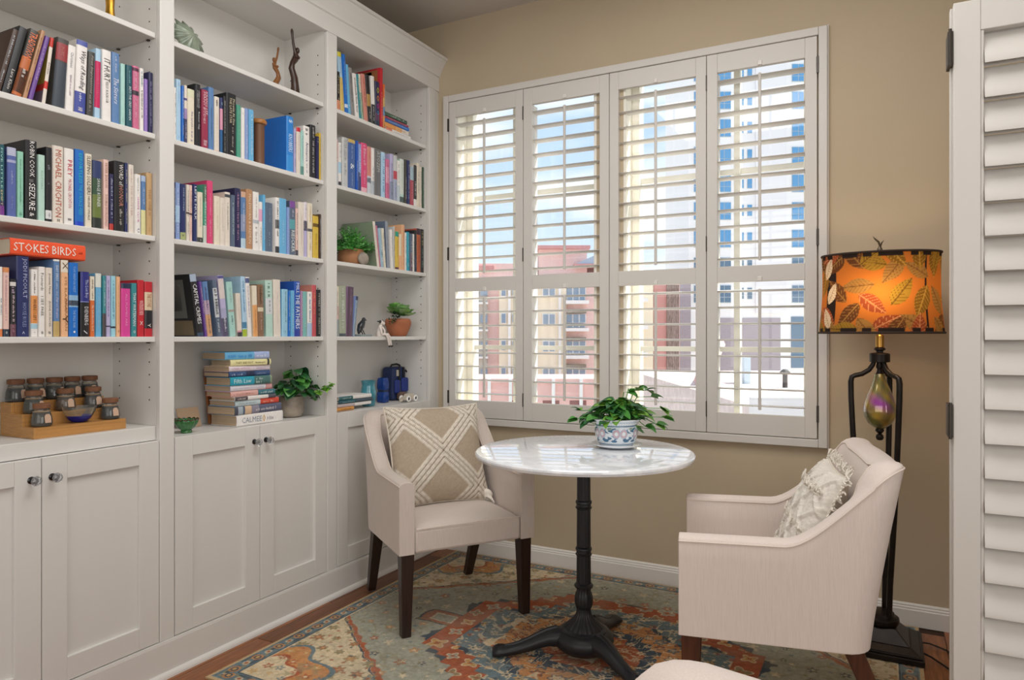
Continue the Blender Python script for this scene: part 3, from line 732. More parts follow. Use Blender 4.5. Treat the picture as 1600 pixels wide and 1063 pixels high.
# big field guide lying across the tops of the third row
def lying_book(y0, y1, z, th, d, xsp, col, label, bands=(), texts=(), group=None, rot=0.0, old=True, seedv=1):
    """book lying flat, spine towards +X; built upright (height along Y) then turned"""
    rnd = random.Random(seedv)
    h = y1 - y0
    r = thing('book', label, 'book', group=group)
    b = MB(); tc_ = 0.0022; w = th
    ps = [(a, f * w + w / 2) for a, f in ARC]
    out = [(-d, 0)] + ps + [(-d, w)]
    inn = [(-d, tc_)] + [(a - tc_, tc_ + (f + .5) * (w - 2 * tc_)) for a, f in ARC] + [(-d, w - tc_)]
    n = len(out)
    vs = [(p[0], y, p[1]) for y in (-h / 2, h / 2) for p in out] + [(p[0], y, p[1]) for y in (-h / 2, h / 2) for p in inn]
    fs = []
    for i in range(n - 1):
        fs.append((i, i + 1, n + i + 1, n + i)); fs.append((2 * n + i, 3 * n + i, 3 * n + i + 1, 2 * n + i + 1))
        fs.append((n + i, n + i + 1, 3 * n + i + 1, 3 * n + i)); fs.append((i, 2 * n + i, 2 * n + i + 1, i + 1))
    for i in (0, n - 1): fs.append((i, n + i, 3 * n + i, 2 * n + i))
    b.add(vs, fs).build('cover', bmat(col), r, smooth=30)
    MB().box(-d + 0.002, -0.0042 - tc_, -h / 2 + 0.0025, h / 2 - 0.0025, tc_ * .98, w - tc_ * .98).build('pages', M_PAGE2 if old else M_PAGE, r)
    for (f0, f1, c) in bands:
        a0, a1 = -h / 2 + h * f0 + 0.0004, -h / 2 + h * f1 - 0.0004
        q = [(a + 0.0005, zz) for a, zz in ps]; m_ = len(q)
        MB().add([(p[0], y, p[1]) for y in (a0, a1) for p in q], [(i, m_ + i, m_ + i + 1, i + 1) for i in range(m_ - 1)]).build('spine_band', bmat(c), r, smooth='all', fix=False)
    for t in texts:
        s, c, f0, f1 = t[:4]; hh = t[4] if len(t) > 4 else 0.5; off = t[5] if len(t) > 5 else 0.0
        if s == '~': lettering(r, c, 0.0012, -h / 2 + h * f0, w / 2 - hh * w / 2 + off * w, h * (f1 - f0), hh * w, True, rnd)
        else: text_part(r, s, c, 0.0012, -h / 2 + h * (f0 + f1) / 2, w / 2 + off * w, h * (f1 - f0), hh * w, True)
    r.location = (xsp, (y0 + y1) / 2, z); r.rotation_euler = (0, 0, rot)
    return r
lying_book(FG[0], FG[1], FG[2] + 0.0004, 0.0485, 0.20, XSP + 0.002, 'bright orange', 'large orange-red bird guide lying across the third-row books, lettered in white', (),
           (('STOKES BIRDS', '#f2e8e0', .04, .86, .52), ('~', '#c83c28', .88, .96, .2)), old=False)
# middle unit -----------------------------------------------------
book_row(1, ZS[1], (260, 110), 5.596, "middle unit's top row", 'books in the middle bookcase, highest row', [
 (70, 91, 150, 'white', 'white'),
 (93, 136, 78, 'pale blue', 'tall pale blue', (), (('~', '#8cb0dc', .6, .95, .2), ('o', '#8cb0dc', .05, .09, .3)), {}),
 (138, 159, 135, 'bright blue', 'thin bright blue', (), (), {}),
 (161, 188, 132, 'ivory', 'ivory over dark blue', ((0, .42, '#3c3c60'), (.42, .6, '#9c88b4'), (.74, .78, '#5c5088')), (('~', '#dcd8e4', .06, .36, .4),), {}),
 (191, 253, 166, 'cream', 'cream', ((.86, 1, '#dcdcbc'),), (('~', '#a8a4b8', .12, .6, .3, .1), ('X', '#5c60a0', .06, .1, .3)), {}),
 (257, 306, 122, 'black', 'black with grey title', (), (('STEELWOOD', '#b8b4b4', .62, .9, .5), ('Runner Cap', '#e4e2e0', .28, .56, .3, .1), ('~', '#d8d4d0', .05, .08, .5)), {'d': .17}),
 (313, 370, 172, 'maroon', 'raspberry red with pale title', (), (('KRANG LEE', '#e4c4cc', .58, .97, .34, .2), ('MANY BODIES', '#e4c4cc', .42, .96, .34, -.16), ('~', '#e4c4cc', .03, .14, .6)), {}),
 (373, 421, 150, 'steel blue', 'steel blue', (), (('~', '#3c5c8c', .2, .7, .2),), {}),
 (425, 470, 232, 'ivory', 'ivory', ((0, .03, '#d8b8a0'),), (('~', '#6a6864', .82, .94, .4), ('~', '#d8c8b0', .1, .7, .2)), {}),
 (473, 497, 240, 'navy', 'thin navy with pink panel', ((.42, .80, '#d898b0'), (0, .42, '#245c90')), (('o', '#a8ccdc', .86, .92, .5),), {}),
 (500, 525, 228, 'black', 'thin black', (), (('~', '#c8c4c0', .35, .92, .4), ('~', '#c8c4c0', .04, .3, .3)), {}),
 (529, 614, 205, 'black', 'thick black with cream title', (), (('Phoenix At One', '#dcd8b8', .5, .92, .22, .2), ('THE LATE STAR', '#d4c8a8', .52, .93, .24, -.12), ('~', '#b8b4ac', .12, .46, .16, .1), ('f', '#dcd8c8', .05, .09, .3)), {'d': .18}),
 (619, 656, 302, 'green', 'sea green', (), (('~', '#9cd0bc', .3, .9, .2),), {}),
 (658, 689, 330, 'white', 'thin white', (), (('~', '#6a6a6a', .84, .92, .4),), {}),
 (691, 722, 332, 'periwinkle', 'thin periwinkle', (), (('~', '#dce4f4', .1, .7, .3),), {}),
 (726, 769, 345, 'sky blue', 'sky blue', (), (('~', '#d8ecf4', .1, .9, .3),), {}),
])
book_row(1, ZS[1], (260, 110), 5.596, "middle unit's top row past the bookend", 'books in the middle bookcase, highest row', [
 (1058, 1126, 405, 'bright blue', 'big bright blue', ((0, .3, '#3c94dc'), (.3, 1, '#2c84d4')), (('KNOBBERS', '#d8ecf8', .36, .68, .56), ('$', '#d8e8f4', .88, .95, .5)), {'d': .205}),
 (1131, 1151, 512, 'lavender', 'thin lavender'),
 (1153, 1190, 505, 'ivory', 'ivory with a red top', ((.91, 1, '#cc2c3c'),), (('~', '#c8a8a8', .3, .85, .2),), {}),
 (1194, 1223, 535, 'pale teal', 'thin grey-teal', ((0, .2, '#5c8c84'),), (('~', '#6c9ca8', .3, .9, .3),), {}),
 (1226, 1286, 497, 'white', 'white with dark script', (), (('~', '#3c3c44', .80, .95, .5), ('Ammarica', '#4c4c6c', .3, .68, .4), ('~', '#8a8a9a', .06, .28, .3)), {'d': .16}),
 (1290, 1342, 490, 'black', 'black with white lettering', (), (('~', '#c8c4c8', .1, .7, .34), ('~', '#e0dcd8', .75, .95, .3)), {}),
 (1345, 1372, 590, 'midnight', 'short midnight blue', (), (('~', '#c8c4b8', .84, .95, .4),), {}),
 (1375, 1391, 562, 'yellow', 'thin yellow', (), (), {}),
])
book_row(1, ZS[2], (260, 270), 5.926, "middle unit's second row", 'books in the middle bookcase, second row', [
 (70, 88, 90, 'midnight', 'midnight blue'),
 (90, 136, 92, 'periwinkle', 'mottled pale blue', ((.3, .6, '#a8c8e8'),), (('~', '#e4ecf4', .1, .9, .3),), {}),
 (138, 190, 107, 'navy', 'navy with a lime label', ((.01, .14, '#a8b078'),), (('ANNE SUMNER', '#a8b8cc', .52, .94, .24), ('~', '#5c6448', .04, .1, .5)), {}),
 (192, 222, 112, 'ivory', 'ivory', ((.48, .51, '#5c4c4c'),), (), {}),
 (225, 253, 116, 'pale pink', 'pale grey-pink', ((.47, .5, '#5c4c4c'),), (), {}),
 (257, 294, 108, 'navy', 'navy with white title', (), (('LEFTE NULK', '#e4e8f0', .38, .96, .5),), {}),
 (297, 351, 182, 'cream', 'cream with a dark foot', ((0, .10, '#3c3c3c'),), (('~', '#b8b0a0', .3, .9, .2), ('o', '#d8d4cc', .03, .07, .2)), {}),
 (354, 386, 112, 'green', 'dark green and white', ((0, .3, '#c8ccc4'), (.7, 1, '#4c6c54')), (('~', '#e4ece4', .3, .96, .5),), {}),
 (389, 449, 78, 'hot pink', 'bright raspberry pink', (), (('~', '#f0c0d0', .1, .4, .2), ('~', '#f0c0d0', .45, .8, .14)), {'d': .20}),
 (457, 512, 220, 'cream', 'cream', (), (('~', '#d0c4ac', .3, .9, .2),), {}),
 (514, 561, 236, 'ivory', 'ivory', (), (('~', '#d0c4ac', .3, .9, .2),), {}),
 (563, 614, 184, 'ivory', 'ivory with dark emblem', ((.905, .96, '#4c4c50'),), (('~', '#a8a49c', .3, .82, .3),), {'d': .18}),
 (618, 657, 210, 'slate', 'slate', (), (('~', '#b8c8d0', .2, .85, .4),), {}),
 (659, 712, 148, 'midnight', 'dark plum with pink lettering', (), (('~', '#c898b8', .1, .92, .34),), {'d': .2}),
 (716, 762, 180, 'steel blue', 'blue-grey and peach', ((.9, 1, '#d0a88c'), (0, .18, '#b8d0e0'), (.3, .6, '#8c98b8')), (('~', '#d8dce4', .3, .8, .3),), {}),
 (765, 824, 158, 'copper', 'copper brown', (), (('MALEWORN & KREMLIN', '#e8d4b8', .1, .92, .4),), {'d': .15}),
 (828, 884, 184, 'white', 'white', ((.46, .52, '#b8bcc4'),), (('~', '#c0c0bc', .1, .4, .4), ('~', '#c0b8b0', .55, .9, .3)), {}),
 (886, 919, 275, 'white', 'white with a pink blot', ((.6, .85, '#e0a8c4'),), (('~', '#c098ac', .1, .5, .3),), {}),
 (921, 946, 210, 'sky blue', 'tall thin sky blue', (), (('~', '#c8e0f0', .2, .8, .3),), {}),
 (949, 1012, 285, 'slate', 'blue-grey', (), (('THIRTIES', '#8c98a8', .6, .9, .3), ('~', '#98a4b4', .1, .4, .3)), {}),
 (1034, 1074, 236, 'white', 'black and white', ((.0, .12, '#3c3c40'), (.44, .6, '#6a6a6a')), (('~', '#2c2c30', .3, .95, .4),), {'ext': .022}),
 (1076, 1143, 246, 'sky blue', 'bright sky blue', (), (('~', '#b8dcf0', .1, .6, .2),), {}),
 (1145, 1172, 326, 'periwinkle', 'periwinkle', (), (('~', '#c0c8ec', .2, .8, .3),), {}),
 (1174, 1226, 270, 'slate', 'slate with purple top', ((.87, 1, '#7c4c98'), (.48, .66, '#5ca0a8')), (('RIESCKER', '#e8ece8', .06, .46, .6), ('~', '#c8c4d8', .68, .84, .3)), {}),
 (1228, 1252, 338, 'pale pink', 'thin pale pink', ((0, .12, '#4c4c58'),), (), {}),
 (1254, 1306, 280, 'ivory', 'pinkish ivory', (), (('~', '#dcc8c4', .2, .8, .2),), {}),
 (1308, 1341, 280, 'lavender', 'white and violet', ((.5, 1, '#e4dce0'), (.48, .66, '#4c4870')), (('~', '#8c84a8', .7, .95, .3),), {}),
 (1343, 1388, 291, 'cream', 'cream with yellow edge', ((.48, .53, '#5c5c60'),), (('~', '#d0b878', .1, .45, .3), ('~', '#d0b878', .6, .95, .3)), {}),
 (1394, 1446, 397, 'yellow', 'short mustard yellow', ((.72, .8, '#6c5424'), (.97, 1, '#5c4420')), (('~', '#a88c34', .2, .6, .2),), {}),
 (1449, 1467, 392, 'dark brown', 'short dark brown', (), (), {}),
])
book_row(1, ZS[3], (260, 400), 5.926, "middle unit's third row", 'books in the middle bookcase, third row', [
 (300, 360, 168, 'black', 'black picture-fronted leaning', ((.88, 1, '#a8b8cc'), (0, .06, '#3c5068')), (('CAPITAL CRIMES', '#eeeef0', .2, .84, .62),), {'lean': -78, 'd': .2, 'cover': ((.22, .98, .30, .92, '#6c6c68'), (.34, .7, .42, .84, '#a4a09a'), (.1, .8, .02, .26, '#7a6a50'))}),
 (364, 388, 236, 'purple', 'thin plum leaning', (), (), {'lean': -58}),
 (388, 440, 238, 'steel blue', 'blue, mauve and peach leaning', ((0, .4, '#d0a078'), (.4, .66, '#b8a0b4')), (('~', '#5c5484', .45, .9, .4), ('~', '#6c5c50', .05, .4, .3)), {'lean': -52}),
 (478, 523, 224, 'slate', 'mottled slate and white leaning', ((.34, .86, '#c8ccd0'),), (('~', '#3c4048', .36, .84, .8), ('~', '#d8dce4', .06, .3, .5)), {'lean': -52, 'ext': .02}),
 (540, 594, 180, 'lavender', 'tall pale lavender leaning, dark foot', ((0, .3, '#54506c'), (.3, .46, '#a8a8c8'), (.62, .94, '#d8ccc8'), (.95, .99, '#54508c')), (('~', '#dcdce4', .05, .3, .4),), {'lean': -52, 'd': .18}),
 (604, 659, 240, 'pale teal', 'pale grey-teal leaning', ((.45, .49, '#a89c94'),), (('~', '#8ca0a0', .6, .9, .2), ('~', '#5c6c6c', .2, .38, .3)), {'lean': -38}),
 (672, 716, 345, 'ivory', 'short ivory leaning', ((.10, .14, '#d898a8'), (0, .1, '#3c3840')), (('~', '#d8c8bc', .3, .9, .2),), {'lean': -20}),
 (723, 765, 190, 'pale blue', 'pale blue with lime foot', ((0, .12, '#a8bc34'), (.14, .24, '#4c84a8')), (('~', '#5c8cb4', .4, .92, .4),), {'lean': -22}),
 (768, 806, 196, 'white', 'white leaning with a dark blue corner', ((.9, .98, '#54608c'),), (('~', '#8c84b0', .3, .85, .3),), {'lean': -26}),
 (819, 863, 276, 'cream', 'cream over orange', ((0, .62, '#e2a468'),), (('~', '#c8843c', .1, .55, .3),), {'lean': -12}),
 (866, 921, 266, 'brown', 'brown', ((.48, .56, '#d8ccb0'),), (('~', '#c8a898', .1, .45, .3), ('~', '#54402c', .6, .95, .4)), {'lean': -8}),
 (944, 1010, 228, 'pale mint', 'sage mint with a white diamond label', ((.4, .68, '#d4d8dc'),), (('~', '#5c6c68', .44, .64, .2), ('~', '#6c8478', .7, .95, .5)), {'lean': -10, 'd': .2}),
 (1016, 1083, 220, 'ivory', 'tall ivory', (), (('~', '#dcd0cc', .2, .8, .14),), {'lean': -8, 'd': .18}),
 (1086, 1143, 310, 'sky blue', 'light blue', ((0, 1, '#98c8e0'),), (('~', '#4c5c68', .3, .95, .2, .1), ('~', '#4c5c68', .06, .12, .2)), {}),
 (1145, 1168, 326, 'bright blue', 'thin bright blue', (), (), {}),
 (1171, 1205, 322, 'sky blue', 'blue', (), (('~', '#c0dcec', .1, .6, .3),), {}),
 (1207, 1260, 238, 'royal blue', 'royal blue with big white capitals', ((0, .12, '#2c409c'),), (('THE FATHERS', '#f0f0f4', .14, .76, .72), ('MILL', '#e4e8f0', .78, .97, .5)), {}),
 (1262, 1281, 326, 'mauve', 'thin mauve', (), (), {}),
 (1284, 1321, 332, 'pale teal', 'sea teal', ((0, 1, '#7cb8b4'),), (('~', '#c8e0dc', .2, .8, .2),), {}),
 (1326, 1369, 334, 'white', 'white and blue', ((.0, .3, '#a8c4e0'),), (('~', '#3c6ca8', .3, .95, .4),), {}),
 (1371, 1411, 272, 'salmon', 'rosy red', ((0, 1, '#c4545c'),), (('~', '#e4b060', .4, .85, .3),), {}),
 (1414, 1453, 315, 'black', 'black with spaced cream letters', (), (('PETERS O O NELSON', '#d0c8b8', .06, .92, .3),), {}),
])
# lying stack on the middle counter
zc = ZCT[1] + 0.0004
stack = [  # yL(px), yR(px), zBottom(px at the left), zTop, colour, look, bands, texts
 (665, 1085, 795, 712, 'white', 'white', ((.97, 1, '#e0e0e0'),), (('CALMEE', '#8c94a0', .1, .52, .5), ('o', '#d8a850', .54, .6, .7), ('~', '#a8a8ac', .64, .8, .4))),
 (648, 1083, 702, 633, 'slate', 'dark blue sunset-toned', ((0, .06, '#4c4c5c'), (.06, .16, '#a8b4bc'), (.2, .34, '#d8b898'), (.34, .5, '#8c8898'), (.5, 1, '#5c6078')), (('~', '#d0ccd0', .4, .9, .4),)),
 (655, 1062, 622, 576, 'pale blue', 'pale blue with a red right end', ((.56, 1, '#d8503c'), (0, .56, '#c8d8dc')), (('~', '#8ca0a8', .06, .5, .3), ('~', '#f0c0b0', .6, .9, .4))),
 (640, 1030, 576, 540, 'white', 'white with a dark brown block', ((0, .3, '#54484c'), (.8, 1, '#5c5c68')), (('~', '#d8d0cc', .06, .26, .5),)),
 (612, 1018, 528, 492, 'salmon', 'salmon and deep teal', ((0, .6, '#e0b0a8'), (.6, 1, '#3c7480')), (('~', '#c88c80', .06, .5, .4), ('~', '#d8e4e4', .66, .95, .4))),
 (610, 998, 492, 437, 'lavender', 'lavender-white with a rose end', ((0, .84, '#dcd8e0'), (.84, 1, '#d8a0a0')), (('~', '#b8b4c4', .06, .8, .2),)),
 (605, 986, 435, 356, 'turquoise', 'thick turquoise', ((.56, .95, '#4c7470'), (.95, 1, '#8c9c80')), (('Fifth Law', '#d8f0f0', .08, .48, .5), ('~', '#c8d8d4', .6, .8, .3, .2), ('~', '#c8d8d4', .6, .78, .3, -.2))),
 (592, 976, 354, 307, 'navy', 'navy', ((0, 1, '#34507c'), (.4, .62, '#54587c')), (('~', '#b8c4dc', .06, .34, .4), ('~', '#98a8c8', .66, .9, .3))),
 (597, 981, 304, 254, 'pale pink', 'pink-white', ((0, 1, '#e4d8e0'),), (('OTHERS WITH ALL', '#c898b0', .06, .5, .4), ('~', '#c8b0d0', .58, .9, .4))),
 (610, 973, 248, 194, 'pale yellow', 'pale yellow', ((.9, .96, '#4c4c40'),), (('THEY ARE NOT', '#7c7448', .12, .54, .34), ('~', '#6c6440', .6, .86, .3))),
 (566, 961, 183, 122, 'sky blue', 'sky blue', ((.64, 1, '#a8b8e0'),), (('~', '#4c9cdc', .06, .6, .5), ('~', '#e4ecf4', .7, .95, .4))),
]
for k, (a0, a1, vb, vt, c, look, bands, texts) in enumerate(stack):
    y0 = onX(260 + a0 / 5.926, 600, XSP).y; y1 = onX(260 + a1 / 5.926, 600, XSP).y
    um = 260 + a0 / 5.926
    # heights measured at the left end of the spines
    zt_ = onX(um, 530 + (vt + (1 if k else 0)) / 5.926, XSP).z
    th = max(0.013, zt_ - zc)
    lying_book(y0, y1, zc, th, (0.155, 0.16, 0.15, 0.135, 0.145, 0.15, 0.145, 0.145, 0.145, 0.12, 0.14)[k], XSP - 0.006 - 0.003 * (k % 3), c,
               '%s paperback, %s from bottom in the lying stack' % (look, ORD[k]), bands, texts, 'lying book stack on the middle counter', rot=math.radians((-1, 1, 0.5, 1.5, -1, 0.5, -0.5, 0.8, 1, -2, -2.5)[k]), seedv=k)
    zc += th + 0.0005
# right unit ------------------------------------------------------
book_row(2, ZS[0], (500, 60), 6.645, "right unit's top row", 'books in the right bookcase, highest row', [
 (178, 216, 345, 'black', 'black with an orange foot', ((0, .26, '#d88c68'),), (), {'lean': -6}),
 (228, 267, 140, 'pale blue', 'pale blue and yellow with a yellow cap', ((0, .58, '#dcc070'), (.92, 1, '#d8cc40')), (('~', '#8c98a8', .64, .9, .2), ('~', '#b89c4c', .1, .5, .2)), {'lean': -38}),
 (268, 300, 165, 'bright blue', 'blue', ((.1, .16, '#d0dcec'),), (('~', '#a8c8e8', .3, .9, .3),), {'lean': -34}),
 (301, 330, 270, 'sky blue', 'light blue', (), (('~', '#e0ecf4', .06, .2, .4),), {'lean': -30}),
 (334, 370, 303, 'grey', 'grey', (), (('~', '#5c5c64', .2, .9, .4),), {'lean': -32}),
 (378, 417, 364, 'white', 'white speckled', (), (('~', '#6a6a74', .1, .9, .5),), {'lean': -34}),
 (419, 441, 368, 'teal', 'thin teal', (), (), {'lean': -38}),
 (443, 466, 370, 'cream', 'cream and green', ((0, .6, '#98b098'),), (), {'lean': -38}),
 (469, 506, 370, 'salmon', 'salmon', (), (('~', '#b85c50', .3, .9, .4),), {'lean': -36}),
 (509, 547, 378, 'black', 'black with a gold panel', ((.35, .6, '#b08c50'),), (('~', '#c8c4c0', .08, .3, .3),), {'lean': -32}),
 (549, 584, 392, 'white', 'white over black', ((0, .42, '#26262c'),), (('~', '#d0ccd0', .06, .38, .4),), {'lean': -16}),
 (588, 630, 450, 'midnight', 'dark with coloured discs', ((0, .14, '#2c3850'), (.14, .3, '#5c3c58')), (('o', '#d0c840', .74, .88, .6), ('o', '#e09848', .56, .70, .6), ('o', '#c84898', .4, .52, .6), ('o', '#4c98c8', .26, .36, .6)), {'lean': -4}),
 (634, 662, 308, 'red', 'tall red', (), (('~', '#e8b8a8', .1, .6, .3),), {'d': .19, 'cover': ((.1, .98, .3, .97, '#a86c44'), (.3, .8, .8, .95, '#8c4c30'))}),
 (664, 682, 478, 'orange', 'patterned orange', ((0, .3, '#c8843c'), (.3, .5, '#5c84a8'), (.5, .7, '#c8a454')), (), {}),
])
zc = ZS[0] + 0.0004
for k, (a0, a1, dz, c, look, bands, texts) in enumerate([
 (690, 950, .021, 'white', 'white', ((0, .24, '#dc8464'),), (('~', '#b8b8bc', .3, .9, .3),)),
 (684, 930, .024, 'ivory', 'ivory and orange', ((0, .46, '#e09850'), (.46, .7, '#e8b070')), (('~', '#c89860', .5, .9, .4),)),
 (684, 932, .018, 'bright blue', 'bright blue', ((0, .6, '#3c68b0'),), (('~', '#a8c4e0', .1, .9, .4),)),
 (686, 928, .013, 'maroon', 'crimson', (), (('~', '#dca8b8', .1, .9, .4),)),
 (690, 912, .020, 'dark green', 'dark green', (), (('~', '#c8dcd0', .2, .7, .4), ('o', '#e0ecec', .78, .84, .5)))]):
    y0 = onX(500 + a0 / 6.645, 180, XSP).y; y1 = onX(500 + a1 / 6.645, 180, XSP).y
    lying_book(y0, y1, zc, dz, 0.17, XSP - 0.004 - 0.002 * (k % 2), c, "%s book, %s from bottom in the right unit's top lying pile" % (look, ORD[k]), bands, texts, 'lying pile on the highest right shelf', old=False, seedv=20 + k)
    zc += dz + 0.0004
book_row(2, ZS[1], (500, 190), 7.085, "right unit's second row", 'books in the right bookcase, second row', [
 (185, 209, 200, 'pale pink', 'pink and white', ((0, .5, '#b8c4cc'),), (('~', '#a87888', .5, .95, .4),), {}),
 (219, 251, 235, 'white', 'white and pale blue', ((.3, .55, '#a8cce0'), (0, .1, '#3c3c40')), (('~', '#8c98a8', .6, .95, .3),), {}),
 (258, 326, 183, 'pale grey', 'thick pale grey', (), (('PETER LEES', '#8c9094', .62, .97, .5), ('~', '#9ca0a4', .2, .6, .4)), {}),
 (330, 415, 205, 'slate blue', 'thick blue with a gold top', ((.93, 1, '#c8ac60'), (0, .93, '#44629c')), (('~', '#a8bce0', .6, .9, .2), ('&', '#e4e8ec', .4, .52, .5), ('~', '#a8bce0', .06, .34, .14)), {'d': .15}),
 (418, 446, 220, 'royal blue', 'royal blue', (), (('~', '#b8c8e8', .2, .6, .4),), {}),
 (449, 480, 256, 'periwinkle', 'thin pale blue', ((0, .4, '#3c4470'),), (('~', '#e0e8f4', .3, .9, .5),), {}),
 (484, 553, 250, 'hot pink', 'thick hot pink', ((0, .1, '#e8b0bc'),), (('~', '#f4c0d0', .5, .95, .5), ('~', '#f0a8c0', .14, .45, .3)), {'d': .17}),
 (560, 606, 290, 'salmon', 'salmon over pale picture', ((0, .38, '#c8ccd4'), (.24, .34, '#7c8ca4')), (('~', '#c87864', .5, .9, .3),), {}),
 (609, 643, 305, 'white', 'white', ((0, .3, '#b8c0c8'),), (('~', '#8c98a0', .1, .6, .4),), {}),
 (648, 713, 318, 'grey', 'dark grey with pale capitals', ((0, 1, '#6c6c6c'),), (('ATOZEM', '#b8b8b4', .52, .95, .6),), {'d': .16}),
 (720, 763, 356, 'pale blue', 'pale blue with a slant pattern', (), (('~', '#6c94c0', .1, .9, .5),), {}),
 (776, 816, 432, 'pink', 'pink', ((.4, .8, '#e0a0b4'),), (('~', '#b05878', .1, .9, .3),), {}),
 (823, 856, 375, 'lavender', 'grey-lavender', ((0, .4, '#8c94ac'),), (('~', '#5c6078', .1, .8, .4),), {}),
 (866, 907, 395, 'pale grey', 'pale grey with red label', ((.48, .66, '#c44858'), (0, .48, '#a8b0c8')), (('~', '#5c6484', .06, .4, .3),), {}),
 (910, 940, 450, 'white', 'white', ((0, .4, '#c0ccd4'),), (('~', '#5c6870', .45, .9, .4),), {}),
 (942, 988, 436, 'pale mint', 'pale mint white', ((.2, 1, '#d4dcd4'), (0, .14, '#4c5c5c')), (('~', '#9caca4', .3, .9, .2),), {}),
 (996, 1022, 442, 'charcoal', 'thin charcoal', (), (('~', '#d0ccd0', .1, .6, .4),), {}),
 (1025, 1052, 450, 'navy', 'thin navy', (), (('~', '#b8c0d8', .1, .9, .4),), {}),
 (1058, 1098, 525, 'maroon', 'dusty red with blue top', ((.66, 1, '#a8c0cc'), (0, .66, '#b0505c')), (('~', '#e0b0b4', .1, .6, .3),), {}),
 (1101, 1136, 505, 'white', 'white over black picture', ((.18, .8, '#3c3c40'), (.8, 1, '#3c3c3c')), (('~', '#d8d4d0', .25, .6, .5),), {}),
 (1139, 1173, 484, 'cream', 'cream', (), (('~', '#7c8478', .3, .8, .3),), {}),
 (1176, 1198, 525, 'ivory', 'beige', (), (), {}),
 (1200, 1216, 530, 'dark green', 'dark green', (), (), {}),
])
book_row(2, ZS[2], (500, 310), 8.0, "right unit's third row beside the fern", 'books in the right bookcase, third row', [
 (722, 756, 288, 'ivory', 'pale green-covered leaning', (), (('~', '#b8a8a8', .2, .9, .3),), {'lean': -58, 'd': .2, 'cover': ((.02, 1, 0, 1, '#8c9c84'),)}),
 (757, 779, 340, 'pink', 'thin rose leaning', ((0, 1, '#bc6c84'),), (), {'lean': -48}),
 (781, 812, 374, 'pale blue', 'pale blue with round pictures', ((0, 1, '#9cbccc'),), (('o', '#e4ecf0', .44, .58, .8), ('o', '#4c5c6c', .3, .40, .7), ('o', '#e4ecf0', .14, .26, .8)), {'lean': -36}),
 (823, 851, 376, 'cream', 'cream leaning', (), (), {'lean': -30}),
 (865, 902, 290, 'slate', 'tall slate leaning', ((0, 1, '#8c94a0'),), (('~', '#d0d4d8', .4, .8, .2),), {'lean': -25, 'd': .19}),
 (920, 951, 395, 'white', 'white', (), (('~', '#b8b4b0', .3, .8, .3),), {'lean': -16}),
 (953, 972, 360, 'pale grey', 'thin pale grey', (), (), {}),
 (976, 1024, 425, 'yellow', 'yellow with a green top', ((.87, 1, '#2c9c84'), (0, .06, '#5c3438')), (('~', '#a08c2c', .3, .8, .2),), {}),
 (1033, 1066, 455, 'peach', 'cream-peach', ((.4, 1, '#e8dcc0'),), (('~', '#c8a888', .1, .9, .2),), {}),
 (1069, 1110, 340, 'peach', 'tall peach', ((.0, 1, '#e0ac84'),), (('~', '#b8804c', .1, .9, .3),), {'d': .19}),
 (1113, 1138, 440, 'white', 'thin white', (), (), {}),
 (1141, 1180, 434, 'turquoise', 'turquoise', (), (('~', '#c0e4ec', .3, .9, .2), ('~', '#c0e4ec', .1, .2, .4)), {}),
 (1184, 1217, 455, 'slate', 'grey with dark lettering', ((0, .5, '#6c5c68'),), (('~', '#d0c8cc', .1, .8, .5),), {}),
 (1220, 1247, 460, 'white', 'slim white', (), (('~', '#6c5c68', .2, .8, .3),), {}),
 (1249, 1278, 412, 'black', 'black', ((0, .4, '#2c3448'),), (('~', '#9ca4b4', .1, .9, .3),), {}),
 (1280, 1330, 395, 'brick', 'brick orange with plum top', ((.86, 1, '#3c2c3c'), (.0, .86, '#b8603c')), (('~', '#7c3c2c', .1, .8, .4),), {'d': .19}),
 (1333, 1374, 405, 'black', 'black with coloured print', (), (('~', '#b8b070', .6, .95, .5), ('~', '#8cb4a4', .1, .55, .4)), {}),
])
book_row(2, ZS[3], (500, 420), 8.0, "right unit's lowest row", 'books in the right bookcase, lowest row', [
 (200, 249, 220, 'cream', 'cream', ((0, .34, '#9ca4a4'), (.34, .6, '#dcb8b0')), (('~', '#a8a49c', .4, .9, .3),), {}),
 (253, 336, 216, 'sage', 'grey-green', ((0, .06, '#4c545c'),), (('~', '#d8dcd4', .1, .95, .5),), {'d': .16}),
 (340, 416, 226, 'mauve', 'plum', ((0, 1, '#5c4458'),), (('~', '#9c8498', .4, .95, .2),), {'lean': 16, 'd': .16}),
 (419, 446, 345, 'periwinkle', 'short blue-grey leaning', ((0, .9, '#8ca0b4'), (.9, 1, '#3c4460')), (), {'lean': 44}),
])
zc = ZCT[2] + 0.0004
for k, (a0, a1, dz, c, look, bands, texts) in enumerate([
 (150, 390, .016, 'orange', 'orange', ((0, 1, '#d09448'),), (('~', '#8c5c24', .3, .9, .4),)),
 (190, 610, .017, 'white', 'white', ((0, .5, '#c8b8b8'),), (('~', '#b8b0b4', .1, .45, .4),)),
 (200, 625, .016, 'dark teal', 'dark teal', ((.48, 1, '#3c4c58'),), (('~', '#a8c8cc', .1, .45, .4),)),
 (205, 615, .018, 'white', 'teal and white', ((0, .42, '#3c6c70'),), (('~', '#c8dcdc', .1, .38, .4),))]):
    y0 = max(UN[2][0] + .001, onX(500 + a0 / 8, 620, XSP - .03).y); y1 = onX(500 + a1 / 8, 620, XSP - .03).y
    lying_book(y0, y1, zc, dz, 0.16, XSP - 0.012 - 0.003 * (k % 2), c, '%s book, %s from bottom in the pile by the turquoise vase' % (look, ORD[k]), bands, texts, 'book pile on the right counter', old=False, seedv=40 + k)
    zc += dz + 0.0004
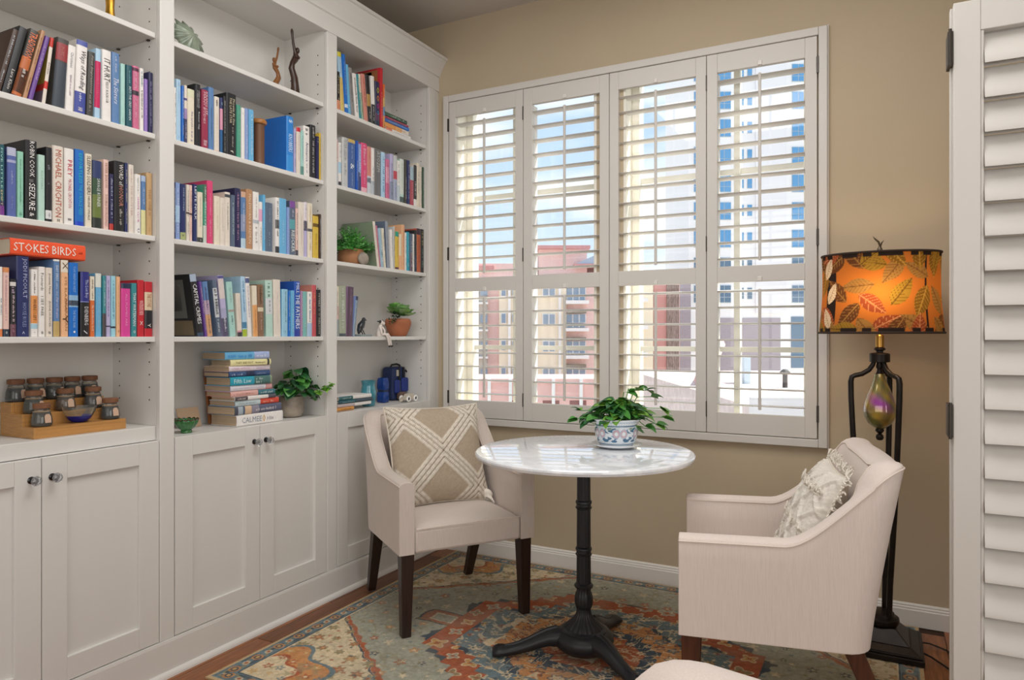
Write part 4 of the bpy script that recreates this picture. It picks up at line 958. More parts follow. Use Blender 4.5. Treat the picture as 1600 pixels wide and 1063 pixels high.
# ------------------------------------------------------------------ rug (woven pattern computed per knot)
def make_rug():
    x0, x1, y0, y1 = -2.10, 0.128, 1.689, 3.335
    nx, ny = 800, 592
    X, Y = np.meshgrid(np.linspace(x0, x1, nx), np.linspace(y0, y1, ny))
    cx, cy = (x0 + x1) / 2, (y0 + y1) / 2
    a, b = X - cx, Y - cy
    A, B = np.abs(a), np.abs(b); HA, HB = (x1 - x0) / 2, (y1 - y0) / 2
    rg = np.random.default_rng(5)
    def vnoise(s, seed):
        r = np.random.default_rng(seed); g = r.random((int(2 * HB / s) + 4, int(2 * HA / s) + 4))
        u = (a + HA) / s; v = (b + HB) / s; iu = u.astype(int); iv = v.astype(int); fu = u - iu; fv = v - iv
        fu = fu * fu * (3 - 2 * fu); fv = fv * fv * (3 - 2 * fv)
        return (g[iv, iu] * (1 - fu) + g[iv, iu + 1] * fu) * (1 - fv) + (g[iv + 1, iu] * (1 - fu) + g[iv + 1, iu + 1] * fu) * fv
    def c(h): return np.array(hexc(h), dtype=np.float32)
    CREAM, SAGE, TEAL, NAVY, RUST, ORNG, GOLD, OLV = c('#d6c4a2'), c('#a3a392'), c('#6d7f84'), c('#44515c'), c('#ac6040'), c('#c68c58'), c('#cca468'), c('#958a68')
    col = np.empty(X.shape + (3,), np.float32); col[:] = SAGE
    def put(mask, colr, soft=1.0): col[mask] = col[mask] * (1 - soft) + colr * soft
    wob = (vnoise(0.03, 11) - 0.5) * 0.014
    # field: sage grey with scattered flowers
    def flowers(period, ox, oy, rad, cc, mask, petals=6, core=None, ring=None):
        gx = (a + ox) / period; gy = (b + oy) / period
        ci, cj = np.floor(gx), np.floor(gy)
        hsh = np.sin(ci * 12.9898 + cj * 78.233) * 43758.5453; hsh = hsh - np.floor(hsh)
        hs2 = np.sin(ci * 39.346 + cj * 11.135) * 24634.6345; hs2 = hs2 - np.floor(hs2)
        fx = (gx - ci - 0.5 + (hsh - .5) * .4) * period; fy = (gy - cj - 0.5 + (hs2 - .5) * .4) * period
        r = np.hypot(fx, fy); th = np.arctan2(fy, fx)
        rr = rad * (0.72 + 0.28 * np.cos(petals * th + hsh * 6)) * (0.7 + 0.6 * hs2)
        for k, q in enumerate(cc):
            m = (r < rr) & mask & (np.floor(hsh * len(cc)) == k); put(m, q, .85)
            if ring is not None: put((r > rr) & (r < rr + 0.006) & mask, ring, .55)
            if core is not None: put((r < rr * .38) & mask, core, .8)
    # spandrel line: stepped diagonal corners
    stp = 0.06
    sA = np.floor(A / stp) * stp
    corner = (A / HA + B / HB * 0.92 + wob * 2)
    star = np.maximum(np.maximum(A * 0.80, B * 1.18), (A + B) * 0.72)
    th = np.arctan2(b * 1.25, a); rad = np.hypot(a, b * 1.25)
    qs = 0.05
    Aq, Bq = (np.floor(A / qs) + .5) * qs, (np.floor(B / qs) + .5) * qs
    med = 0.72 * np.maximum(np.maximum(Aq / 0.62, Bq / 0.50), (Aq / 0.62 + Bq / 0.50) * 0.70) + 0.28 * np.maximum(np.maximum(A / 0.62, B / 0.50), (A / 0.62 + B / 0.50) * 0.70) * (1 + 0.05 * np.cos(8 * th)) + wob * 0.8
    inner = (A < HA - 0.08) & (B < HB - 0.08)
    cornr = (corner > 1.12)
    flowers(0.105, 0.02, 0.03, 0.020, [RUST, ORNG, NAVY, CREAM], inner & ~cornr, 5, CREAM)
    flowers(0.07, 0.05, 0.01, 0.010, [CREAM, TEAL, OLV], inner & ~cornr, 4)
    put(cornr & inner, CREAM)
    put((np.abs(corner - 1.12) < 0.014) & inner, RUST); put((np.abs(corner - 1.142) < 0.006) & inner, NAVY)
    flowers(0.085, 0.03, 0.0, 0.020, [RUST, OLV, ORNG, TEAL], cornr & inner, 6, GOLD, OLV); flowers(0.052, 0.01, 0.02, 0.009, [RUST, NAVY, OLV], cornr & inner, 5)
    # corner palmettes
    pr = np.hypot((A - HA + 0.10) * 0.8, (B - HB + 0.10))
    pth = np.arctan2(B - HB + 0.10, A - HA + 0.10)
    pal = pr / (0.235 * (1 + 0.12 * np.cos(7 * pth)))
    put((pal < 1) & inner, ORNG); put((pal < 1) & (pal > .93) & inner, TEAL); put((pal < .62) & inner, CREAM); put((pal < .62) & (pal > .56) & inner, RUST)
    flowers(0.06, 0.0, 0.02, 0.018, [RUST, TEAL, GOLD], (pal < .92) & inner, 5, CREAM)
    # side pendants left and right of the medallion
    pe = np.maximum(np.abs(A - 0.66) * 1.0, B * 1.6) + wob
    put(pe < 0.10, RUST, .9); put((pe < 0.10) & (pe > .088), NAVY); put(pe < 0.055, SAGE); put((pe < 0.055) & (pe > .047), CREAM)
    # medallion rings
    bands = [(1.0, NAVY), (0.975, RUST), (0.80, NAVY), (0.785, TEAL), (0.60, CREAM), (0.585, NAVY), (0.57, ORNG), (0.42, NAVY), (0.30, RUST), (0.16, CREAM), (0.13, TEAL)]
    for r_, q in bands: put(med < r_, q)
    m = (med < .97) & (med > .80); flowers(0.10, 0.0, 0.05, 0.032, [SAGE, GOLD, OLV], m, 4, RUST, CREAM)
    m = (med < .785) & (med > .60); flowers(0.07, 0.02, 0.0, 0.020, [CREAM, RUST, GOLD], m, 6, NAVY); flowers(0.045, 0, 0.02, 0.008, [CREAM, NAVY], m, 4)
    m = (med < .57) & (med > .42); flowers(0.065, 0.0, 0.03, 0.022, [CREAM, RUST, TEAL], m, 5, GOLD, NAVY)
    m = (med < .42) & (med > .16); flowers(0.06, 0.03, 0.03, 0.018, [GOLD, CREAM, ORNG], m, 6, RUST)
    # scrolling vines in the medallion
    vine = np.abs(np.sin(22 * th + 8 * np.sin(med * 26)) * 0.5 + np.cos(med * 46) * 0.5)
    put((vine < 0.07) & (med < .78) & (med > .16), CREAM, .8)
    vine2 = np.abs(np.sin(a * 46 + np.sin(b * 30) * 2) + np.sin(b * 46 + np.sin(a * 30) * 2))
    put((vine2 < 0.12) & inner & (med > 1), OLV, .5)
    # borders
    dE = np.minimum(HA - A, HB - B); lon = np.where(HA - A < HB - B, b, a)
    def border(d0, d1, q): put((dE >= d0) & (dE < d1), q)
    border(0.078, 0.086, CREAM); border(0.074, 0.079, NAVY); border(0.014, 0.074, TEAL)
    bo = (dE > .018) & (dE < .072); tb = dE - .045
    zig = 0.014 * np.sin(lon * 60)
    put(bo & (np.abs(tb - zig) < 0.0035), OLV)
    put(bo & (np.sin(lon * 33 + np.sin(lon * 7)) * np.cos(dE * 150) > .35), NAVY, .8)
    fl_ = np.hypot(((lon / 0.105) - np.round(lon / 0.105)) * 0.105, tb); put(bo & (fl_ < 0.022), ORNG, .8); put(bo & (fl_ < 0.014), NAVY); put(bo & (fl_ < 0.008), GOLD)
    f2 = np.hypot(((lon / 0.105 + .5) - np.round(lon / 0.105 + .5)) * 0.105, tb * 1.3); put(bo & (f2 < 0.016), CREAM, .7); put(bo & (f2 < 0.008), RUST)
    # age: threads and abrash
    h1 = vnoise(0.22, 3)[..., None]; h2 = vnoise(0.012, 9)[..., None]; th_ = rg.random((ny, nx, 1)).astype(np.float32)
    col[:] = col * (0.86 + 0.22 * h1) * (0.82 + 0.30 * h2) * (0.86 + 0.26 * th_)
    grey = col.mean(-1, keepdims=True); wear = np.clip(vnoise(0.05, 21) * vnoise(0.3, 22) * 1.6 - .25, 0, .5)[..., None]
    col[:] = col * (1 - wear * .6) + (grey * 0.4 + np.array(hexc('#a89c86')) * 0.6) * wear * .6
    put(dE < 0.012, c('#c0a680'))
    Z = 0.0075 + (th_[..., 0] - .5) * 0.0012 + np.where(dE < 0.012, -0.0012, 0)
    me = grid_mesh('pile', X, Y, Z, attr_mat('rug_wool', 0.95), col)
    r = thing('rug', 'worn oriental rug in sage, rust and navy with a central medallion under the table', 'rug')
    inst(me, 'pile', r)
    MB().box(x0, x1, y0, y1, 0.0004, 0.0062).build('binding', mat('rug_binding', '#b59a72', 0.95), r)
    return r
make_rug()
RZ = 0.0085

# ------------------------------------------------------------------ upholstered armchairs
M_LINEN2 = mat('linen_lighter', '#ddd0c8', 0.9, noise=(14, 0.05, (26, 26, 1.1)), bump=(260, 0.22, (1, 1, 0.25)), sheen=0.15)  # same linen in a lighter tone, for the right and near chairs
M_LINEN = mat('linen', '#cdc0b7', 0.9, noise=(14, 0.055, (26, 26, 1.1)), bump=(260, 0.22, (1, 1, 0.25)), sheen=0.15)
M_PIPE = mat('linen_piping', '#dccfc4', 0.9)
M_LEG = mat('dark_wood_leg', '#2c1a14', 0.35, noise=(12, 0.4, (6, 6, 0.6)))
M_LEG2 = mat('walnut_leg', '#4c2a1a', 0.35, noise=(12, 0.4, (6, 6, 0.6)))
def armchair(name, label, loc, rz, legm, fab):
    r = thing(name, label, 'armchair', loc, (0, 0, rz))
    W, T, ZB = 0.300, 0.064, 0.327
    ZA, ZK = 0.612, 0.832
    yF, yK = 0.270, -0.245
    def lean(z, wgt): return -0.085 * max(0, (z - ZB) / (ZK - ZB)) ** 1.15 * wgt
    st = []          # outer (x,y), inner (x,y), top z, lean weight
    ys = [yF, 0.24, 0.20, 0.15, 0.10, 0.06, 0.03, 0.01, -0.01, -0.025, -0.04, -0.055, -0.07, -0.085, -0.10, -0.115, -0.13, -0.145, -0.157, -0.168]
    def topz(y):
        t = (-0.005 - y) / (0.235)
        return ZA + 0.004 * (0.27 - y) / 0.2 * (1 if y > .08 else 1) + (ZK - ZA) * smooth01(t) ** 1.05
    def wl(y): return smooth01((0.06 - y) / 0.24)
    side = [((W, y), (W - T, max(y, yK + T + 0.043)), topz(y), wl(y)) for y in ys]
    R = 0.075; arc = []
    for k in range(0, 7):
        q = k / 6 * PI / 2
        o = (W - R + R * math.cos(q), yK + R - R * math.sin(q))
        ri = 0.03; i_ = (W - T - ri + ri * math.cos(q), yK + T + 0.012 + ri - ri * math.sin(q))
        arc.append((o, i_, topz(o[1] - 0.004), 1.0))
    half = side + arc
    xs = [0.16, 0.08]
    mid = [((x, yK - 0.006 * (1 - (x / .25) ** 2)), (x, yK + T + 0.012), ZK + 0.006 * (1 - (x / .25) ** 2), 1.0) for x in xs]
    lefth = [((-o[0], o[1]), (-i[0], i[1]), z, w) for o, i, z, w in (half + mid)]
    path = half + mid + [((0, yK - 0.006), (0, yK + T + 0.012), ZK + 0.006, 1.0)] + lefth[::-1]
    vs, fs = [], []
    sec = None; zin = ZB
    outer_edge, inner_edge = [], []
    for o, i, zt, w in path:
        rr = 0.014; pts = []
        d = Vector((i[0] - o[0], i[1] - o[1], 0)); t_ = d.length; d.normalize()
        def P(f, z): return (o[0] + d.x * f, o[1] + d.y * f + lean(z, w), z)
        for q in range(0, 7): pts.append(P(0, ZB + (zt - rr - ZB) * q / 6))
        pts += [P(rr * .3, zt - rr * .35), P(rr, zt), P(t_ * .5, zt + 0.004), P(t_ - rr, zt), P(t_ - rr * .3, zt - rr * .35)]
        for q in range(0, 5): pts.append(P(t_, zt - rr + (zin - zt + rr) * q / 4))
        outer_edge.append(Vector(P(-0.0005, zt - rr * 0.9))); inner_edge.append(Vector(P(t_ + 0.0005, zt - rr * .9)))
        sec = len(pts); vs += pts
    n = len(path)
    for k in range(n - 1):
        for j in range(sec - 1): fs.append((k * sec + j, (k + 1) * sec + j, (k + 1) * sec + j + 1, k * sec + j + 1))
    fs.append(tuple(range(sec))); fs.append(tuple(range((n - 1) * sec, n * sec))[::-1])
    # underside strip
    for k in range(n - 1): fs.append((k * sec, k * sec + sec - 1, (k + 1) * sec + sec - 1, (k + 1) * sec))
    MB().add(vs, fs).build('upholstered_frame', fab, r, smooth=50, bevel=0.010, seg=3)
    MB().tube(outer_edge, 0.0024, 6).tube(inner_edge, 0.0022, 6).build('piping', M_PIPE, r, smooth=True)
    # seat
    xi = W - T - 0.001; seat = []
    nx, ny = 15, 15
    b = MB(); y0, y1 = yK + T + 0.012, yF - 0.001
    for j in range(ny):
        for i in range(nx):
            fx, fy = i / (nx - 1), j / (ny - 1)
            e = min(1, min(fx, 1 - fx) * 9) * min(1, min(fy, (1 - fy)) * 9)
            z = 0.432 + 0.020 * (math.sin(PI * fx) ** .5) * (math.sin(PI * max(0, min(1, fy))) ** .5) - 0.010 * (1 - e) ** 2
            b.v.append((-xi + 2 * xi * fx, y0 + (y1 - y0) * fy, z))
    for j in range(ny - 1):
        for i in range(nx - 1): b.f.append((j * nx + i, j * nx + i + 1, (j + 1) * nx + i + 1, (j + 1) * nx + i)); b.m.append(0)
    base = len(b.v)
    ring = [i for i in range(nx)] + [j * nx + nx - 1 for j in range(1, ny)] + [(ny - 1) * nx + i for i in range(nx - 2, -1, -1)] + [j * nx for j in range(ny - 2, 0, -1)]
    for q in ring: p = b.v[q]; b.v.append((p[0], p[1], ZB + 0.001))
    m_ = len(ring)
    for k in range(m_): b.f.append((ring[k], ring[(k + 1) % m_], base + (k + 1) % m_, base + k)); b.m.append(0)
    b.f.append(tuple(base + k for k in range(m_))); b.m.append(0)
    b.build('seat', fab, r, smooth=50, bevel=0.012, seg=3)
    MB().tube([(-xi + .004, yF - 0.0005, 0.425), (-xi * .5, yF + .0005, 0.427), (0, yF + .001, 0.428), (xi * .5, yF + .0005, 0.427), (xi - .004, yF - 0.0005, 0.425)], 0.0026, 6).build('seat_piping', M_PIPE, r, smooth=True)
    for sx in (1, -1):
        MB().frustum((sx * 0.262, 0.236, ZB + 0.004), (0.027, 0.027), (sx * 0.266, 0.240, 0), (0.019, 0.019)).build('leg', legm, r, bevel=0.003)
        MB().frustum((sx * 0.252, yK + 0.05, ZB + 0.004), (0.025, 0.027), (sx * 0.246, yK - 0.085, 0), (0.018, 0.019)).build('leg', legm, r, bevel=0.003)
    return r
LC = armchair('armchair', 'beige linen armchair beside the bookcase with dark legs and a taupe lattice pillow', (-1.718, 2.639, RZ), math.radians(-125.6), M_LEG, M_LINEN)
RC = armchair('armchair', 'pale linen armchair before the lamp, seen from its side, white tufted pillow on it', (-0.318, 2.376, RZ), math.radians(101.4), M_LEG2, M_LINEN2)
TC = armchair('armchair', 'cream armchair in the near foreground, only its back top showing at the bottom edge', (0.050, 0.464, 0.0), math.radians(180), M_LEG2, M_LINEN2)

# ------------------------------------------------------------------ pillows
def pillow(name, label, s, thick, fn, m, loc, rotm, n=84, extra=None):
    """square pillow in its local XY plane (front = +Z); fn(u,v)->(colour, relief)"""
    r = thing(name, label, 'pillow'); r.matrix_world = Matrix.Translation(loc) @ rotm
    u = np.linspace(-1, 1, n); U, V = np.meshgrid(u, u)
    puff = (np.clip(1 - np.abs(U) ** 2.6, 0, 1) * np.clip(1 - np.abs(V) ** 2.6, 0, 1)) ** 0.55
    pinch = 1 - 0.07 * (1 - np.abs(V) ** 2) * np.abs(U) ** 3; pinch2 = 1 - 0.07 * (1 - np.abs(U) ** 2) * np.abs(V) ** 3
    X = U * s / 2 * pinch; Y = V * s / 2 * pinch2
    wr = 0.006 * np.sin(U * 7 + V * 5) * np.sin(V * 9 - U * 3) * (np.abs(U) ** 2 + np.abs(V) ** 2) * .6
    C, H = fn(U, V)
    Zf = thick / 2 * puff + wr * puff + H * np.clip(puff * 4, 0, 1)
    me = grid_mesh('front', X, Y, Zf, m, C); inst(me, 'front', r)
    Cb = np.empty_like(C); Cb[:] = np.array(hexc('#cabfae'))
    me2 = grid_mesh('back', X[:, ::-1], Y[:, ::-1], -thick / 2 * puff[:, ::-1] - 0.0002, m, Cb); inst(me2, 'back', r)
    edge = [(X[0, i], Y[0, i], 0) for i in range(0, n, 3)] + [(X[i, -1], Y[i, -1], 0) for i in range(0, n, 3)] + [(X[-1, i], Y[-1, i], 0) for i in range(n - 1, -1, -3)] + [(X[i, 0], Y[i, 0], 0) for i in range(n - 1, -1, -3)]
    MB().tube(edge + [edge[0]], 0.004, 6).build('edge_cord', mat('pillow_cord', '#d8cfc0', 0.9), r, smooth=True)
    return r
def lattice(U, V):
    T = np.array(hexc('#b0a08c')); Wt = np.array(hexc('#dcd3c4')); Dk = np.array(hexc('#8a7866'))
    p, q = (U + V) / math.sqrt(2), (U - V) / math.sqrt(2)
    C = np.empty(U.shape + (3,)); C[:] = T; H = np.zeros_like(U)
    P = 1.02
    def fold(t): return np.abs((t / P) - np.round(t / P)) * P
    fp, fq = fold(p), fold(q)
    dd = np.minimum(fp, fq)
    strap = dd < 0.155
    C[strap] = Wt; H[strap] = 0.004
    gap = (dd < 0.012) | (np.abs(dd - 0.082) < 0.006)
    # nested square inside each diamond
    cheb = np.maximum(P / 2 - fp, P / 2 - fq)
    sq = (cheb > 0.20) & (cheb < 0.27) & ~strap
    C[gap & strap] = Dk; H[gap & strap] = 0.001
    n = np.random.default_rng(2).random(U.shape)
    stitch = (np.sin(p * 140) * np.sin(q * 140) > 0.35) & strap
    C[stitch] = C[stitch] * 0.86
    C *= (0.92 + 0.14 * n)[..., None]
    return C, H
def tufted(U, V):
    Wt = np.array(hexc('#e6e0d6')); T = np.array(hexc('#b8a894'))
    C = np.empty(U.shape + (3,)); C[:] = Wt; H = np.zeros_like(U)
    p = np.abs(np.sin((U + V) * 5.2)); q = np.abs(np.sin((U - V) * 5.2))
    lines = np.minimum(p, q) < 0.22
    H[lines] = 0.007
    n = np.random.default_rng(3).random(U.shape)
    H += 0.004 * n
    m = ((U + V) > .55) & ((U + V) < 1.0) & ~lines; C[m] = T
    C *= (0.86 + 0.2 * n)[..., None]
    return C, H
M_PIL = attr_mat('pillow_weave', 0.95, bump=(500, 0.25))
def chair_local(chair, p): return Matrix.Translation(chair.location) @ Matrix.Rotation(chair.rotation_euler.z, 4, 'Z') @ Vector(p)
# left pillow: leans on the back, turned slightly
crot = Matrix.Rotation(LC.rotation_euler.z, 4, 'Z')
prm = crot @ Matrix.Rotation(math.radians(8), 4, 'Z') @ Matrix.Rotation(math.radians(-70), 4, 'X') @ Matrix.Rotation(math.radians(4), 4, 'Z') @ Matrix.Rotation(PI, 4, 'Y') @ Matrix.Rotation(PI, 4, 'X') @ Matrix.Rotation(PI, 4, 'Z')
PL = pillow('throw_pillow', 'taupe throw pillow with raised white lattice on the left armchair', 0.455, 0.17, lattice, M_PIL, chair_local(LC, (0.01, -0.085, 0.655)), crot @ Matrix.Rotation(math.radians(-70), 4, 'X') @ Matrix.Rotation(PI, 4, 'X') @ Matrix.Rotation(PI, 4, 'X'))
crot = Matrix.Rotation(RC.rotation_euler.z, 4, 'Z')
PR = pillow('throw_pillow', 'white tufted fringed pillow on the right armchair', 0.36, 0.12, tufted, M_PIL, chair_local(RC, (-0.02, -0.120, 0.622)), crot @ Matrix.Rotation(math.radians(-66), 4, 'X'))
rr_ = random.Random(4); tb = MB()
for e in range(4):
    for k in range(26):
        t = -0.18 + 0.36 * k / 25
        p = {0: (t, .185), 1: (t, -.185), 2: (.185, t), 3: (-.185, t)}[e]
        o = Vector((p[0], p[1], 0)); dr_ = Vector((p[0] if e > 1 else 0, p[1] if e < 2 else 0, 0)).normalized()
        for s_ in range(3):
            q = o + Vector((rr_.uniform(-.005, .005), rr_.uniform(-.005, .005), rr_.uniform(-.006, .006)))
            tb.tube([q, q + dr_ * .012 + Vector((rr_.uniform(-.006, .006), rr_.uniform(-.006, .006), rr_.uniform(-.006, .01))), q + dr_ * .020 + Vector((rr_.uniform(-.008, .008), rr_.uniform(-.008, .008), rr_.uniform(-.012, .012)))], 0.0028, 4)
for k in range(120):
    u_ = rr_.uniform(-.15, .15); line = rr_.choice((-.1, .02, .12)); v_ = line + rr_.uniform(-.008, .008)
    z_ = .062 * (max(0, 1 - abs(u_ / .19) ** 2.6) * max(0, 1 - abs(v_ / .19) ** 2.6)) ** .55
    q = Vector((u_, v_, z_)); tb.tube([q, q + Vector((rr_.uniform(-.006, .006), rr_.uniform(-.008, .004), .012)), q + Vector((rr_.uniform(-.012, .012), -.012 + rr_.uniform(-.006, .006), .012))], 0.003, 4)
tb.build('tufts', mat('tuft_wool', '#e4ddd2', 0.95), PR, smooth=True, kind='stuff')
# knotted corner tassel of the left pillow
tk = MB(); tk.ball((0, 0, 0), .022, 10, 7, sc=(1.2, .8, 1))
for k in range(14):
    a_ = k / 14 * 2 * PI; tk.tube([(0.008 * math.cos(a_), 0, .008 * math.sin(a_)), (.02 * math.cos(a_) + .012, -.012, .018 * math.sin(a_)), (.024 * math.cos(a_) + .026, -.022, .022 * math.sin(a_))], .004, 5)
tk.build('corner_tuft', MATS['tuft_wool'], PL, loc=(-.212, .200, .022), rot=(0, 0, 2.4), smooth=True)

# ------------------------------------------------------------------ marble bistro table
TX, TY = -0.991, 2.462
tb_ = thing('bistro_table', 'round white marble bistro table on a black cast-iron pedestal', 'table', (TX, TY, RZ))
def marble():
    m = mat('marble', '#e6e6e6', 0.035, spec=0.6, coat=0.3)
    nt = m.node_tree; b = nt.nodes['Principled BSDF']
    t = nt.nodes.new('ShaderNodeTexCoord'); n1 = nt.nodes.new('ShaderNodeTexNoise'); n1.inputs['Scale'].default_value = 5; n1.inputs['Detail'].default_value = 8; n1.inputs['Distortion'].default_value = 1.6
    r = nt.nodes.new('ShaderNodeValToRGB')
    for p, c in ((0.0, '#e9e9ea'), (1.0, '#e4e5e7')): pass
    el = r.color_ramp.elements; el[0].position = 0.40; el[0].color = (*hexc('#f3f5f9'), 1); el[1].position = 0.60; el[1].color = (*hexc('#eff2f6'), 1)
    v = el.new(0.495); v.color = (*hexc('#e2e6ec'), 1)
    nt.links.new(t.outputs['Object'], n1.inputs['Vector']); nt.links.new(n1.outputs[0], r.inputs[0]); nt.links.new(r.outputs[0], b.inputs['Base Color'])
    return m
R_ = 0.406; H_ = 0.764
MB().lathe([(0.02, H_ - 0.024), (R_ - 0.014, H_ - 0.024), (R_ - 0.005, H_ - 0.021), (R_ - 0.0005, H_ - 0.012), (R_ - 0.001, H_ - 0.006), (R_ - 0.005, H_ - 0.0015), (R_ - 0.012, H_), (0.0, H_)], 128).build('tabletop', marble(), tb_, smooth=30)
M_IRON = mat('cast_iron', '#191b20', 0.42, spec=0.5, bump=(90, 0.06, (1, 1, 1)))
NF = 96
def flute(t, k): return 1 - 0.055 * (0.5 + 0.5 * math.cos(16 * t)) ** 2
def colseg(p, fl=True): return (p, fl)
cb = MB()
def ring_prof(z, r, h): return [(r - .004, z), (r, z + h * .25), (r, z + h * .75), (r - .004, z + h)]
cb.lathe([(0.0275, 0.265), (0.0265, 0.372)], NF, mod=flute, cap=False)
cb.lathe([(0.0265, 0.405), (0.0258, 0.545)], NF, mod=flute, cap=False)
cb.lathe([(0.0258, 0.578), (0.025, 0.700)], NF, mod=flute, cap=False)
cb.build('column', M_IRON, tb_, smooth=30)
def rings(z):
    return MB().lathe([(0.022, z), (0.030, z + .003), (0.031, z + .007), (0.0275, z + .010), (0.0275, z + .020), (0.031, z + .023), (0.030, z + .030), (0.022, z + .034)], 40)
rings(0.371).build('collar', M_IRON, tb_, smooth=40); rings(0.545).build('collar', M_IRON, tb_, smooth=40)
MB().lathe([(0.020, .250), (.034, .254), (.036, .261), (.031, .267), (.020, .271)], 40).build('collar', M_IRON, tb_, smooth=40)
def gad(t, k): return 1 - 0.06 * (0.5 + 0.5 * math.cos(12 * t)) ** 2
MB().lathe([(0.024, .168), (.029, .178), (.034, .192), (.0345, .212), (.031, .230), (.026, .242), (.029, .252)], NF, mod=gad).build('baluster', M_IRON, tb_, smooth=40)
def bell(t, k): return 1 - (0.07 if 0 < k < 7 else 0) * (0.5 + 0.5 * math.cos(20 * t)) ** 2
MB().lathe([(0.075, .100), (.073, .107), (.062, .117), (.049, .128), (.038, .140), (.030, .152), (.027, .165), (.027, .175)], 160, mod=bell).build('fluted_bell', M_IRON, tb_, smooth=40)
MB().lathe([(0.05, .012), (.078, .020), (.102, .038), (.112, .058), (.109, .076), (.097, .091), (.070, .101), (.0, .104)], 64).build('hub', M_IRON, tb_, smooth=50)
MB().lathe([(0.086, .094), (.086, .099), (.080, .103), (.074, .1045)], 64).build('hub_rim', M_IRON, tb_, smooth=50)
MB().lathe([(0.018, .698), (.05, .712), (.11, .730), (.13, .7395)], 32).build('top_plate', M_IRON, tb_, smooth=40)
# legs: S-curved, ridged, with flared paw feet
Lw = camw((765 - 800) * 2.63 / FPX, 2.63) - Vector((TX, TY, 0)); a0 = math.atan2(Lw.y, Lw.x)
for k in range(3):
    a_ = a0 + k * 2 * PI / 3
    b = MB(); prof = [(0.060, .062, .046, .038), (.100, .070, .042, .034), (.135, .066, .036, .029), (.170, .054, .031, .026), (.205, .040, .028, .023), (.240, .029, .026, .020), (.270, .023, .027, .018), (.295, .021, .032, .018), (.317, .021, .039, .019), (.333, .018, .036, .016), (.342, .015, .024, .011)]
    vs = []; nn = 14
    for (d, z, hw, hh) in prof:
        for i in range(nn):
            t = 2 * PI * i / nn
            rid = 1 + 0.10 * math.cos(4 * t)
            yy = hw * math.copysign(abs(math.cos(t)) ** .8, math.cos(t)); zz = hh * math.copysign(abs(math.sin(t)) ** .9, math.sin(t)) * (rid if math.sin(t) > 0 else 1)
            vs.append((d * math.cos(a_) - yy * math.sin(a_), d * math.sin(a_) + yy * math.cos(a_), max(0.0005, z + zz)))
    fs = []
    for q in range(len(prof) - 1):
        for i in range(nn): j = (i + 1) % nn; fs.append((q * nn + i, q * nn + j, (q + 1) * nn + j, (q + 1) * nn + i))
    fs.append(tuple(range(nn))); fs.append(tuple((len(prof) - 1) * nn + i for i in range(nn)))
    b.add(vs, fs).build('leg', M_IRON, tb_, smooth=50)
    rb = MB().tube([(d * math.cos(a_), d * math.sin(a_), z + hh + 0.0005) for (d, z, hw, hh) in prof[1:8]], [.009, .009, .008, .008, .007, .006, .004], 8).build('leg_rib', M_IRON, tb_, smooth=True)
TZ = RZ + H_

# ------------------------------------------------------------------ floor lamp
LX, LY = -0.012, 3.07
lp = thing('floor_lamp', 'bronze three-legged floor lamp with an oval leaf-patterned amber shade and glass pear', 'lamp', (LX, LY, 0.0), (0, 0, 0))
M_LB = mat('lamp_bronze', '#2b2522', 0.38, metal=0.6, noise=(20, 0.3, (1, 1, 1)))
b = MB(); hb = 0.145
b.box(-hb, hb, -hb, hb, RZ + .0005, RZ + 0.022); b.box(-hb + .006, hb - .006, -hb + .006, hb - .006, RZ + .022, RZ + .030)
b.frustum((0, 0, RZ + .030), (hb - .012, hb - .012), (0, 0, RZ + .046), (hb - .040, hb - .040))
b.frustum((0, 0, RZ + .046), (hb - .045, hb - .045), (0, 0, RZ + .090), (.055, .055))
b.build('base', M_LB, lp, bevel=0.003)
MB().lathe([(0.05, .098), (.064, .101), (.068, .112), (.066, .122), (.052, .128), (.050, .138), (.04, .142)], 40).build('base_collar', M_LB, lp, smooth=40)
la = math.radians(162.5)
for k in range(3):
    q = la + k * 2 * PI / 3
    dirv = Vector((math.cos(q) * math.cos(YAW) - math.sin(q) * math.sin(YAW), math.cos(q) * math.sin(YAW) + math.sin(q) * math.cos(YAW), 0))
    pts = []
    ctrl = [(.020, 1.108), (.026, 1.088), (.040, 1.068), (.066, 1.052), (.092, 1.046), (.104, 1.040), (.108, 1.022), (.107, .96), (.102, .86), (.094, .72), (.083, .56), (.070, .40), (.058, .26), (.052, .135)]
    MB().tube([dirv * (r_ * .94) + Vector((0, 0, z_)) for r_, z_ in ctrl], [.008, .009, .0095, .0095, .0095, .010, .0105] + [.0105] * 7, 10).build('leg', M_LB, lp, smooth=True)
MB().lathe([(.030, 1.098), (.036, 1.100), (.036, 1.130), (.030, 1.134), (.012, 1.136), (.012, 1.142), (.020, 1.146), (.020, 1.152), (.013, 1.156)], 32).build('collar', M_LB, lp, smooth=40)
MB().lathe([(.012, 1.155), (.015, 1.157), (.015, 1.20), (.010, 1.205)], 24).build('socket', mat('brass', '#c89a50', 0.3, metal=1.0), lp, smooth=40)
MB().lathe([(.010, 1.100), (.014, 1.080), (.009, 1.070), (.012, 1.058), (.018, 1.052)], 24).build('pendant_neck', M_LB, lp, smooth=40)
